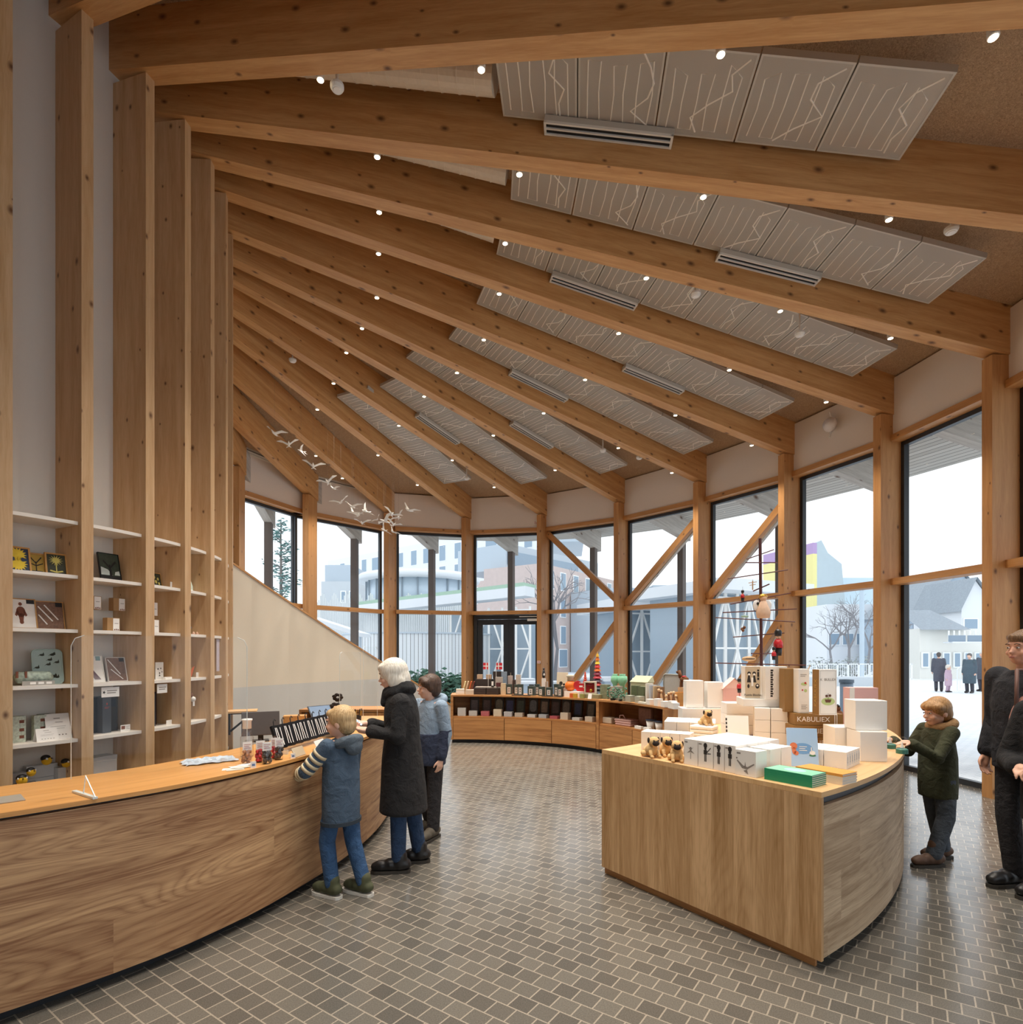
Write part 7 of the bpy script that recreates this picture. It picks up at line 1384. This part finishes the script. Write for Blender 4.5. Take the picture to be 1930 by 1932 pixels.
bystander('adult in a dark quilted coat and cap on the square outside', 1829, 24, 1.68, '50606a', '45454c', '6a6460', R(-60), .40, 1.2)
bystander('adult in dark clothes half hidden by the post, on the square outside', 1853, 25, 1.75, '555a64', '4a4a52', 'cfcac4', R(-80), .5)
# ---------------------------------------------------------------- outdoors, seen through the glass
def P2(x, Y): return ((x-CX)/F_PX*Y, Y)
def zy(y, Y): return EYE-(y-HOR)/F_PX*Y
win_b = plain('window_blue', '8fa3b4', .25, var=.03); wall_w = plain('render_white', 'e2e5e8', .8, var=.01); brick_p = plain('pale_brick', 'cdbcb6', .9, var=.06, scale=3); grey_w = plain('pale_grey_cladding', 'b9c4cd', .7, var=.03); frame_wt = plain('window_frame_white', 'f2f4f5', .5, var=0)
def facade(o, A, B, z0, z1, mat, name='wall', depth=6.0):
    A, B = V(*A, 0), V(*B, 0); d = (B-A).normalized(); n = V(-d.y, d.x, 0)
    m = MB(); m.frame(A, d, n, V(0, 0, 1), (0, (B-A).length), (0, depth), (z0, z1)); return m.build(name, mat, o)
def windows(o, A, B, rows, n, w_, h, skip=()):
    A, B = V(*A, 0), V(*B, 0); d = (B-A).normalized(); nn = V(-d.y, d.x, 0); L = (B-A).length
    for r_, z in enumerate(rows):
        for i in range(n):
            if (r_, i) in skip: continue
            x = L*(i+.5)/n; ww = min(w_*(1.5 if (i+r_) % 4 == 0 else 1), L/n-.2)
            m = MB(); m.frame(A, d, nn, V(0, 0, 1), (x-ww/2, x+ww/2), (-.06, .02), (z, z+h)); f = m.build('window', frame_wt, o)
            m = MB(); m.frame(A, d, nn, V(0, 0, 1), (x-ww/2+.08, x+ww/2-.08), (-.075, -.05), (z+.08, z+h-.08)); m.build('pane', win_b, f)
A, B = P2(618, 92), P2(1016, 64); o = empty('apartment_building', (0, 0, 0), 0, 'large white apartment building with rows of windows behind the round pavilion', 'building')
facade(o, A, B, 10.4, 16.4, wall_w, depth=2.5); facade(o, A, B, -.03, 10.4, brick_p, 'brick_base', 2.5); windows(o, A, B, (13.5, 10.8, 7.6), 15, 1.3, 2.1)
m = MB(); m.frame(V(*B, 0), V(1, -.1, 0).normalized(), V(.1, 1, 0).normalized(), V(0, 0, 1), (0, 5), (0, 10), (14.0, 18.5)); m.build('roof_storey', grey_w, o)
A, B = P2(1022, 47), P2(1176, 60); o = empty('apartment_building', (0, 0, 0), 0, 'pale brick apartment building with tall windows right of the double door', 'building')
facade(o, A, B, -.03, 9.0, brick_p); facade(o, (A[0]-3, A[1]+3), (B[0]-2.5, B[1]+1), 9.0, 11.2, grey_w, 'set_back_storey'); m = MB(); m.frame(V(A[0]-3, A[1]+3, 0), V(B[0]-2.5-A[0]+3, B[1]+1-A[1]-3, 0).normalized(), V(0, 1, 0), V(0, 0, 1), (.3, 11), (-.1, .02), (9.4, 10.6)); m.build('window_band', win_b, o)
windows(o, A, B, (7.0, 4.7, 2.4, .4), 7, .95, 1.6)
o = empty('office_block', (0, 0, 0), 0, 'low grey clad block behind the lattice pavilion', 'building'); A, B = P2(1178, 46), P2(1306, 52); facade(o, A, B, -.03, zy(1112, 48), grey_w); facade(o, P2(1232, 44), P2(1285, 44), zy(1130, 44), zy(1104, 44), plain('roof_plant_grey', 'aab5bd', .7), 'roof_plant', 3)
o = empty('concrete_house', (0, 0, 0), 0, 'grey concrete house at the left of the round pavilion', 'building'); facade(o, P2(606, 42), P2(672, 42), -.03, zy(1097, 42), plain('pale_concrete', 'c6ccd0', .8), depth=5); facade(o, P2(613, 43), P2(665, 43), zy(1097, 42), zy(1066, 43), grey_w, 'upper_storey', 4); windows(o, P2(640, 41.95), P2(672, 41.95), (zy(1138, 42),), 2, .9, .9)
# round pavilion with glass drum
cx_, cy_ = P2(790, 36); o = empty('round_pavilion', (cx_, cy_, 0), 0, 'round glass pavilion with a white roof edge', 'pavilion')
m = MB(); m.lathe((0, 0, 0), [(3.3, -.03), (3.3, zy(1146, 36))], 40); m.build('base_wall', wall_w, o, True); m = MB(); m.lathe((0, 0, 0), [(3.15, zy(1147, 36)), (3.15, zy(1100, 36))], 40); m.build('glass_drum', plain('pavilion_glass', 'c3d2de', .15), o, True)
m = MB(); z = zy(1101, 36); m.lathe((0, 0, 0), [(0, z), (3.75, z), (3.85, z+.18), (3.6, z+.42), (0, z+.5)], 44); m.build('roof', wall_w, o, True)
for i in range(22): a = 2*math.pi*i/22; m = MB(); m.bar((3.2*math.cos(a), 3.2*math.sin(a), zy(1147, 36)), (3.2*math.cos(a), 3.2*math.sin(a), z), .07, .07); m.build('mullion', plain('mullion_grey', '8c98a2', .5), o)
def lattice(o, A, B, z0, z1, n, mat, r=.05, mid=True):
    A, B = V(*A, 0), V(*B, 0)
    for i in range(n+1): p = A.lerp(B, i/n); m = MB(); m.bar(p+V(0, 0, z0), p+V(0, 0, z1), r*2, r*2); m.build('post', mat, o)
    for i in range(n):
        p, q = A.lerp(B, i/n), A.lerp(B, (i+1)/n); a, b_ = (p, q) if i % 2 else (q, p); m = MB(); m.bar(a+V(0, 0, z0), b_+V(0, 0, (z0+z1)/2), r*1.3, r*1.3); m.build('diagonal', mat, o); m = MB(); m.bar(b_+V(0, 0, (z0+z1)/2), a+V(0, 0, z1), r*1.3, r*1.3); m.build('diagonal', mat, o)
    for z in (z0+.02, (z0+z1)/2, z1-.15): m = MB(); m.bar(A+V(0, 0, z), B+V(0, 0, z), r*1.2, r*1.2); m.build('rail', mat, o)
wt = plain('white_timber', 'f1f0ec', .6, var=.01); dg = plain('dim_glass', 'a3b2be', .2, var=.04); gr_e = plain('pale_sedum', 'a9c4b0', .9, var=.08)
def lpav(label, xs, Y0, Y1, ytop, n, fascia=.45):
    o = empty('lattice_pavilion', (0, 0, 0), 0, label, 'pavilion'); A, B = P2(xs[0], Y0), P2(xs[1], Y1); zt = zy(ytop, (Y0+Y1)/2)
    facade(o, (A[0], A[1]+.35), (B[0], B[1]+.35), -.03, zt, dg, 'glazing', 3.0); lattice(o, A, B, -.03, zt, n, wt)
    d = (V(*B, 0)-V(*A, 0)).normalized(); nn = V(-d.y, d.x, 0); m = MB(); m.frame(V(*A, 0), d, nn, V(0, 0, 1), (-.5, (V(*B, 0)-V(*A, 0)).length+.5), (-.9, 4), (zt, zt+fascia)); m.build('roof_edge', wall_w, o); return o
lpav('white lattice pavilion seen between the posts right of the brick building', (1186, 1306), 24, 25, 1152, 5, .5)
lpav('white lattice pavilion behind the rod tree', (1345, 1475), 19, 20.5, 1122, 6, .38)
# sloping green edged roof with a lattice wall below
o = empty('lattice_pavilion', (0, 0, 0), 0, 'pavilion with a long sloping green edged roof behind the double door', 'pavilion'); A, B = V(*P2(676, 30), zy(1148, 30)), V(*P2(1000, 25), zy(1112, 25))
m = MB(); m.bar(A+V(0, 0, -.10), B+V(0, 0, -.10), .9, .42); m.build('roof_edge', wall_w, o); m = MB(); m.bar(A+V(0, .35, .2), B+V(0, .35, .2), 1.2, .18); m.build('green_roof', gr_e, o)
facade(o, (P2(846, 27.6)[0], 28.1), (P2(1000, 25.4)[0], 25.9), -.03, 3.5, dg, 'glazing', 2.5); lattice(o, P2(850, 27.2), P2(1000, 25.2), -.03, 3.7, 6, wt)
# fences, hedge, awning
o = empty('slatted_screen', (0, 0, 0), 0, 'tall screen of pale vertical slats left of the white curved fence', 'fence'); sl = plain('pale_slat', 'd9dcdc', .8, var=.05); A, B = V(*P2(592, 31), 0), V(*P2(880, 29), 0)
m = MB(); m.bar(A+V(0, .1, 2.3), B+V(0, .1, 2.3), .06, .1); m.bar(A+V(0, .1, .6), B+V(0, .1, .6), .06, .1); tag(m.build('rails', sl, o))
for i in range(86): p = A.lerp(B, i/85); m = MB(); m.box((p.x, p.y, 0), (.06, .04, zy(1128+9*math.sin(i*.9), p.y)-.0)); m.build('slat', sl, o)
o = empty('curved_fence', (0, 0, 0), 0, 'curved white board fence above the hedge', 'fence'); C_ = P2(790, 27); m = MB(); m.ring((C_[0], C_[1]), 3.35, 3.42, 185, 352, -.03, zy(1197, 25), 40); m.build('boards', planks('white_boards', 'dfe1e1', 'c9ced2', .16, 0), o); m = MB(); m.ring((C_[0], C_[1]), 3.3, 3.47, 185, 352, zy(1197, 25), zy(1197, 25)+.06, 40); m.build('capping', grey_w, o)
leaf2 = plain('hedge_green', '6f9a86', .9, var=.25, scale=8); rnd = random.Random(2)
def shrub(label, x, Y, w_, h, n, mat, grp, seed, cat='shrub'):
    X, Yw = P2(x, Y); o = empty('shrub', (X, Yw, -.03), 0, label, cat, grp); r_ = random.Random(seed); m = MB()
    for i in range(n):
        a = r_.random()*6.28; rr = w_/2*math.sqrt(r_.random()); z = h*(.08+.9*r_.random()*(1-.45*(rr/(w_/2))**2)); c_ = V(rr*math.cos(a), rr*math.sin(a)*.6, z); M = Matrix.Rotation(r_.random()*6, 3, 'Z') @ Matrix.Rotation(r_.random()*2, 3, 'X'); s_ = .09+.05*r_.random()
        m.poly([c_+M @ V(-s_, 0, 0), c_+M @ V(0, -s_*.4, .02), c_+M @ V(s_, 0, 0), c_+M @ V(0, s_*.4, .02)])
    tag(m.build('leaves', mat, o), kind='stuff'); m = MB()
    for i in range(5): a = i*1.3; m.tube([(0, 0, 0), (w_*.2*math.cos(a), w_*.12*math.sin(a), h*.75)], [.03, .01], 5)
    m.build('stems', plain('shrub_stem', '6b6258', .9), o); return o
for i in range(6): shrub(f'blue green shrub of the hedge outside, {ORD[i]} from the left', 712+i*31, 17.2+.3*(i % 2), 1.0, 1.35-.1*(i % 3), 420, leaf2, 'hedge below the curved fence', i)
o = empty('awning', (0, 0, 0), 0, 'pale flat canopy outside behind the sloping stair wall', 'canopy'); A = V(*P2(588, 21), zy(1166, 21)); B = V(*P2(690, 21), zy(1199, 21)); m = MB(); m.bar(A, B, 1.6, .14); m.build('canopy', wall_w, o)
for i, f in enumerate((.3, .9)): p = A.lerp(B, f); m = MB(); m.tube([(p.x, p.y, -.03), (p.x, p.y, p.z)], .05, 8); m.build('support', grey_w, o)
# trees
def conifer(label, x, Y, ytop, w_):
    X, Yw = P2(x, Y); h = zy(ytop, Y); o = empty('conifer', (X, Yw, -.03), 0, label, 'tree'); r_ = random.Random(4); m = MB(); m.tube([(0, 0, 0), (0, 0, h)], [.16, .02], 8); m.build('trunk', plain('grey_trunk', '6f6a66', .9), o); m = MB(); b = MB()
    for i in range(60):
        t = (i/60)**1.1; z = h*(.18+.8*t); L = w_/2*(1-t)*(.55+.6*r_.random())+.2; a = r_.random()*6.28; e = V(L*math.cos(a), L*math.sin(a), z+.15+L*.12); b.tube([(0, 0, z-.1), e], [.03, .008], 4)
        for q in range(int(16+22*(1-t))):
            f = .25+.8*r_.random(); c_ = V(0, 0, z-.1).lerp(e, f)+V(r_.uniform(-.22, .22), r_.uniform(-.22, .22), r_.uniform(-.12, .16)); M = Matrix.Rotation(r_.random()*6, 3, 'Z') @ Matrix.Rotation(r_.random()*2, 3, 'X'); m.poly([c_+M @ V(-.13, 0, 0), c_+M @ V(0, -.035, 0), c_+M @ V(.15, 0, .03), c_+M @ V(0, .035, 0)])
    b.build('branches', plain('grey_trunk', '6f6a66', .9), o); tag(m.build('needles', plain('conifer_green', '6e9490', .9, var=.2, scale=6), o), kind='stuff')
conifer('bushy conifer standing outside the far left window', 530, 30, 978, 3.9)
def bare_tree(label, x, Y, ytop, seed, lean=0.0, grp='bare winter trees outside', base=0):
    X, Yw = P2(x, Y); h = zy(ytop, Y); o = empty('bare_tree', (X, Yw, -.03), 0, label, 'tree', grp); r_ = random.Random(seed); m = MB()
    def grow(p, d, L, r0, lev):
        q = p+d*L; m.tube([p, p.lerp(q, .5)+V(r_.uniform(-.05, .05)*L, 0, r_.uniform(-.03, .03)*L), q], [r0, r0*.85, r0*.7], 6 if lev < 2 else 4)
        if lev >= 5: return
        for i in range(3 if lev < 3 else 2): M = Matrix.Rotation(r_.uniform(-.75, .75), 3, 'Y') @ Matrix.Rotation(r_.uniform(-.6, .6), 3, 'X'); grow(q, (M @ d).normalized(), L*r_.uniform(.6, .82), r0*.62, lev+1)
    grow(V(0, 0, 0), V(lean, 0, 1).normalized(), h*.27, h*.016, 0); m.build('branches', plain('pale_bark', '8f8d90', .9), o)
bare_tree('bare tree in front of the brick building outside', 1048, 27, 1020, 3, .05)
bare_tree('bare tree left of the lamp post outside the wide window', 1602, 42, 1085, 9); bare_tree('bare tree beside the pale tower block outside', 1570, 48, 1110, 5, -.1); bare_tree('bare tree at the right of the wide window outside', 1636, 46, 1095, 12, .1)
for i, (x, Y, w_, h) in enumerate(((1552, 40, 2.6, 1.5), (1615, 39, 3.2, 1.6), (1580, 38, 2.0, 1.0))): shrub(f'pale winter shrub beyond the white railing, {ORD[i]} of three', x, Y, w_, h, 260, plain('winter_shrub', 'a9b0ad', .9, var=.2), 'shrubs beyond the railing', 20+i)
# tower with yellow and violet side, houses on the square
o = empty('gabled_tower', (0, 0, 0), 0, 'tall pale gabled building with a yellow and violet side', 'building'); Y = 62; xa, xb, xc = P2(1541, Y)[0], P2(1562, Y)[0], P2(1588, Y)[0]; zt, zm, ze = zy(1019, Y), zy(1043, Y), zy(1064, Y)
m = MB(); F = [(xa, -.03), (xc+1.0, -.03), (xc, ze), (xb, zm), (xa+.5, zt), (xa, zt-.3)]; m.poly([(x, Y, z) for x, z in F]); m.poly([(x, Y+8, z) for x, z in F[::-1]])
for i in range(6): a, b_ = F[i], F[(i+1) % 6]; m.poly([(a[0], Y, a[1]), (a[0], Y+8, a[1]), (b_[0], Y+8, b_[1]), (b_[0], Y, b_[1])])
m.build('wall', plain('tower_grey', 'b9c7cd', .8, var=.03, scale=2), o); z1_ = zy(1045, Y)
m = MB(); m.frame((xa, Y, 0), V(-.25, 1, 0).normalized(), V(-1, -.25, 0).normalized(), V(0, 0, 1), (-.02, 8), (.0, .5), (-.03, z1_)); m.build('yellow_side', plain('pale_yellow_paint', 'f0e6a0', .8), o); m = MB(); m.frame((xa, Y, 0), V(-.25, 1, 0).normalized(), V(-1, -.25, 0).normalized(), V(0, 0, 1), (-.02, 8), (.0, .5), (z1_, zt-.3)); m.build('violet_side', plain('pale_violet_paint', 'b99ec6', .8), o)
o = empty('flat_building', (0, 0, 0), 0, 'pale blue grey flat roofed building behind the bare trees', 'building'); facade(o, P2(1590, 66), P2(1660, 66), -.03, zy(1090, 66), plain('pale_blue_wall', 'c9dbe4', .8)); facade(o, P2(1560, 56), P2(1665, 56), -.03, zy(1140, 56), wall_w, 'front_wing', 4); windows(o, P2(1560, 55.95), P2(1665, 55.95), (2.4,), 4, 1.2, 1.2)
def gable_house(label, x0, x1, Y, ye, ya, mat, roof, n=2, depth=7.0, xap=None, wz=()):
    o = empty('gabled_house', (0, 0, 0), 0, label, 'building'); a, b_ = P2(x0, Y)[0], P2(x1, Y)[0]; ze, za = zy(ye, Y), zy(ya, Y); xm = P2(xap, Y)[0] if xap else (a+b_)/2; m = MB(); F = [(a, -.03), (b_, -.03), (b_, ze), (xm, za), (a, ze)]
    m.poly([(x, Y, z) for x, z in F]); m.poly([(x, Y+depth, z) for x, z in F[::-1]]); m.poly([(a, Y, -.03), (a, Y, ze), (a, Y+depth, ze), (a, Y+depth, -.03)]); m.poly([(b_, Y, -.03), (b_, Y+depth, -.03), (b_, Y+depth, ze), (b_, Y, ze)]); m.build('wall', mat, o)
    m = MB(); m.poly([(a-.3, Y-.3, ze-.15), (xm, Y-.3, za+.1), (xm, Y+depth, za+.1), (a-.3, Y+depth, ze-.15)]); m.poly([(b_+.3, Y-.3, ze-.15), (b_+.3, Y+depth, ze-.15), (xm, Y+depth, za+.1), (xm, Y-.3, za+.1)]); m.build('roof', roof, o)
    if wz: windows(o, (a, Y-.02), (b_, Y-.02), wz, n, .8, 1.0)
    return o
slate_b = plain('pale_slate_blue', 'a9b8c6', .8, var=.03, scale=4); roof_g = plain('grey_tile_roof', '9aa3ab', .8, var=.12, scale=8)
gable_house('large slate blue gabled house beyond the square', 1722, 1872, 48, 1158, 1078, slate_b, roof_g, 3, xap=1812, wz=(4.9,))
gable_house('pale gabled house at the right behind the bystanders', 1814, 1880, 42, 1150, 1092, wall_w, roof_g, 2, 5, 1838, (3.2,))
o = empty('low_house', (0, 0, 0), 0, 'low house with a tiled roof, veranda and windows behind the bystanders', 'building'); facade(o, P2(1735, 37), P2(1875, 37), -.03, zy(1186, 37), plain('cream_wall', 'e6e4dc', .8), depth=4); A, B = V(*P2(1738, 36.5), zy(1188, 36.5)), V(*P2(1832, 36.5), zy(1188, 36.5)); T = V(0, 3, zy(1150, 39)-zy(1188, 36.5)); m = MB(); m.poly([A, B, B+T+V(-.4, 0, 0), A+T+V(.4, 0, 0)]); m.build('tiled_roof', roof_g, o); windows(o, P2(1735, 36.95), P2(1875, 36.95), (.7,), 7, .7, 1.0)
m = MB(); m.bar(V(*P2(1788, 36), zy(1212, 36)), V(*P2(1872, 36), zy(1212, 36)), .8, .08); m.build('veranda_floor', wall_w, o)
for i in range(9): x = 1790+i*10; m = MB(); m.bar(V(*P2(x, 35.8), zy(1212, 36)), V(*P2(x, 35.8), zy(1190, 36)), .06, .06); m.build('veranda_post', frame_wt, o)
for i in range(2): m = MB(); m.frame(V(*P2(1790+i*36, 35.7), 0), V(1, 0, 0), V(0, 1, 0), V(0, 0, 1), (0, 1.05), (0, .04), (zy(1211, 36), zy(1199, 36))); m.build('veranda_panel', plain('blue_grey_panel', '8797a6', .6), o)
# railing, low wall, bollard, lamp post, barrier
o = empty('railing', (0, 0, 0), 0, 'white railing across the square beyond the wide window', 'railing'); A, B = V(*P2(1500, 31), 0), V(*P2(1720, 31), 0)
for z in (.25, 1.05): m = MB(); m.bar(A+V(0, 0, z), B+V(0, 0, z), .05, .05); m.build('rail', frame_wt, o)
for i in range(12): p = A.lerp(B, i/11); m = MB(); m.bar(p, p+V(0, 0, 1.08), .05, .05); m.build('railing_post', frame_wt, o)
for i in range(55): p = A.lerp(B, i/54); m = MB(); m.bar(p+V(0, 0, .25), p+V(0, 0, 1.05), .018, .018); m.build('baluster', frame_wt, o)
o = empty('low_wall', (0, 0, 0), 0, 'low pale concrete wall below the white railing', 'wall'); facade(o, P2(1495, 29), P2(1715, 29), -.03, .42, plain('pale_concrete', 'c6ccd0', .8), 'wall_body', 1.2)
o = empty('bollard', (*P2(1597, 14.5), -.03), 0, 'grey bollard outside the wide window', 'bollard'); m = MB(); m.lathe((0, 0, 0), [(0, 0), (.15, 0), (.15, .92), (0, .92)], 18); m.build('bollard_post', plain('bollard_grey', '7f8f9d', .6), o, True); m = MB(); m.lathe((0, 0, .93), [(0, 0), (.17, 0), (.17, .08), (0, .09)], 18); m.build('cap', plain('bollard_cap', '55636f', .6), o, True)
o = empty('street_lamp', (*P2(1626, 36), -.03), 0, 'slim pale lamp post among the bare trees', 'lamp post'); m = MB(); m.tube([(0, 0, 0), (0, 0, 5.6)], .14, 10); m.build('lamp_post', plain('lamp_post_grey', 'b9c8d3', .6), o); m = MB(); m.lathe((0, 0, 5.6), [(0, 0), (.2, .05), (.2, .25), (0, .35)], 10); m.build('lamp_head', plain('lamp_post_grey', 'b9c8d3', .6), o)
o = empty('crowd_barrier', (*P2(1806, 25.5), -.03), 0, 'white tubular barrier behind the pink child on the square', 'barrier'); m = MB(); m.tube([(0, 0, .01), (0, 0, .95), (.08, 0, 1.05), (.8, 0, 1.05), (.88, 0, .95), (.88, 0, .01)], .025, 8, closed=True); m.build('barrier_frame', frame_wt, o)
for i in range(6): m = MB(); m.tube([(.13+i*.125, 0, .1), (.13+i*.125, 0, 1.05)], .012, 6); m.build('bar', frame_wt, o)
for i, (x, Y, w_, h) in enumerate(((1060, 21, 3.2, .55), (1128, 20, 2.0, .75), (950, 22, 2.4, .6), (1232, 20, 3.4, .7))):
    X, Yw = P2(x, Y); o = carton('planter', f'low pale blue grey planter wall outside, {ORD[i]} of four beyond the low unit', 'planter', 'planter walls outside', V(X, Yw, -.03), w_, .8, h, .1, plain('planter_grey', 'b3bfc9', .8, var=.05)); m = MB(); m.frame((0, 0, 0), V(1, 0, 0), V(0, 1, 0), V(0, 0, 1), (-w_/2-.05, w_/2+.05), (-.05, .85), (h, h+.08)); m.build('coping', wall_w, o)

# ---------------------------------------------------------------- hanging paper birds
birdm = plain('white_bird_paper', 'f6f2ea', .6, var=0)
BIRDS = [(518, 818, 1.0, .3), (545, 839, .95, -.2), (568, 851, .6, 1.3), (591, 880, 1.05, .1), (618, 910, 1.0, -.3), (630, 922, .6, .2), (643, 948, 1.0, -.4), (664, 956, .95, .2), (667, 967, .9, .6), (676, 972, 1.05, -.2), (690, 965, .95, .9), (683, 987, .9, .05), (712, 980, .6, -.8), (727, 984, 1.1, -.5), (740, 971, 1.1, .4), (752, 976, .9, -.7), (772, 963, 1.2, .5), (743, 990, 1.0, .3), (724, 1000, 1.0, 1.0), (741, 1003, 1.0, .8)]
for i, (x, y, s, roll) in enumerate(BIRDS):
    Y = 9.2+.16*i; p = ray(x, y, Y); o = empty('paper_bird', p, 0, f'white paper bird, {ORD[i] if i < 13 else ["fourteenth", "fifteenth", "sixteenth", "seventeenth", "eighteenth", "nineteenth", "twentieth"][i-13]} from the left in the hanging flock', 'paper bird', 'flock of hanging paper birds'); yaw = .5*math.sin(i*2.3); Mr = Matrix.Rotation(yaw, 3, 'Z') @ Matrix.Rotation(roll, 3, 'Y'); s *= .15
    m = MB(); m.tube([Mr @ V(0, -.9*s, .1*s), Mr @ V(0, -.3*s, 0), Mr @ V(0, .3*s, 0), Mr @ V(0, .8*s, .05*s)], [.02*s, .13*s, .11*s, .03*s], 8); m.build('body', birdm, o, True)
    for sx in (-1, 1):
        m = MB(); q = [V(sx*.08*s, -.35*s, .05*s), V(sx*.75*s, -.25*s, .5*s), V(sx*1.25*s, .35*s, .62*s), V(sx*.6*s, .12*s, .35*s), V(sx*.08*s, .25*s, .05*s)]; T = V(0, 0, .05*s); m.poly([Mr @ v for v in q]); m.poly([Mr @ (v-T) for v in q[::-1]]); m.build('wing', birdm, o)
        m = MB(); q = [V(sx*.02*s, .7*s, .05*s), V(sx*.16*s, .75*s, .06*s), V(sx*.30*s, 1.35*s, .12*s)]; m.poly([Mr @ v for v in q]); m.poly([Mr @ (v-T) for v in q[::-1]]); m.build('tail_feather', birdm, o)
    m = MB(); m.tube([(0, 0, 0), (0, 0, 1.0)], .0009, 3); m.build('thread', grey_ink, o)
# ---------------------------------------------------------------- detectors, sensors, signs
def detector(label, p, drop=.04, name='smoke_detector', grp='smoke detectors'):
    o = empty(name, p, 0, label, 'detector', grp); m = MB(); m.lathe((0, 0, 0), [(0, 0), (.045, .002), (.058, .022), (.058, .045), (0, .046)], 20); m.build('housing', white_metal, o, False); m = MB(); m.lathe((0, 0, -.004), [(0, 0), (.03, 0), (.034, .006), (0, .007)], 16); m.build('sensor_face', paper, o)
    m = MB(); m.tube([(0, 0, .04), (0, 0, .04+drop)], .012, 8); m.build('mount', white_metal, o); return o
def on_beam(k, x, off, dz): 
    best = min((abs(CX+F_PX*bp(k, s_, off).x/bp(k, s_, off).y-x), s_) for s_ in [i*.02 for i in range(20, 460)]); return bp(k, best[1], off, dz)
detector('smoke detector beside the second roof beam near its left end', on_beam(2, 636, BW/2+.12, -.02), .10)
detector('smoke detector near the right end of the third roof beam', on_beam(3, 1795, BW/2+.25, .12), .12); detector('smoke detector below the third row of ceiling panels', on_beam(4, 1313, BW/2+.10, -.03), .16)
detector('smoke detector under the ninth roof beam on the left', on_beam(9, 552, BW/2+.12, -.03), .12); detector('smoke detector near the right end of the seventh row of panels', on_beam(7, 1206, BW/2+.12, .02), .12)
for lab, k_, x in (('white sensor hanging on a rod near the right end of the fourth beam', 4, 1508), ('white sensor hanging on a rod below the sixth row of panels', 7, 1138), ('white sensor hanging on a rod below the last row of panels', 9, 880)):
    detector(lab, on_beam(k_, x, BW/2+.35, -.02), .34, 'motion_sensor', 'hanging sensors')
a = beam[5]; c = beam[6]; q0 = a['P'].lerp(c['P'], .50)+((a['d']+c['d'])/2)*.19; q0 += ((a['d']+c['d'])/2)*-.06; q0.z = 5.22; o = empty('emergency_lamp', q0, 0, 'round clear emergency lamp on the wall strip above the wide window', 'lamp'); nn_ = -((a['d']+c['d'])/2).normalized(); m = MB(); MM = nn_.to_track_quat('Z', 'Y').to_matrix(); m.lathe((0, 0, 0), [(0, 0), (.11, 0), (.11, .05), (.08, .10), (0, .12)], 20, 0, MM); m.build('lamp_cover', plain('frosted_cover', 'efe9e6', .3), o, True)
for sx in (-1, 1): m = MB(); m.tube([(0, 0, sx*.08), V(0, 0, sx*.20)+nn_*.04], .012, 6); m.build('clip', white_metal, o)
a = beam[9]; c = beam[10]; q0 = a['P'].lerp(c['P'], .09)+a['d']*.185; o = empty('exit_sign', (q0.x, q0.y, 4.80), math.atan2(a['P'].y-c['P'].y, a['P'].x-c['P'].x), 'small square pictogram sign on the cream wall strip above the door', 'sign'); m = MB(); m.frame((0, 0, 0), V(1, 0, 0), V(0, 1, 0), V(0, 0, 1), (-.07, .07), (-.01, 0), (0, .13)); m.build('sign_plate', paper, o); flat(o, [rect(-.05, .02, -.035, .10), rect(-.015, .02, .0, .07), rect(.02, .03, .05, .05), rect(.02, .07, .045, .09)], plain('pink_mark', 'c98a8a', .7), 'pictogram', y=-.0115)
a = beam[9]; q0 = a['P']; yaw = math.atan2(a['d'].y, a['d'].x)-math.pi/2; o = empty('post_sticker', (q0.x-a['d'].x*.004, q0.y-a['d'].y*.004, 1.40), yaw, 'small white and red sticker on the post right of the door', 'sign'); m = MB(); m.frame((0, 0, 0), V(1, 0, 0), V(0, 1, 0), V(0, 0, 1), (-.05, .05), (-.004, 0), (0, .06)); m.build('sticker', paper, o); flat(o, [rect(-.04, .015, -.02, .045), rect(-.01, .02, .04, .04)], plain('red_emblem', 'd2544c', .5), 'mark', y=-.0052)
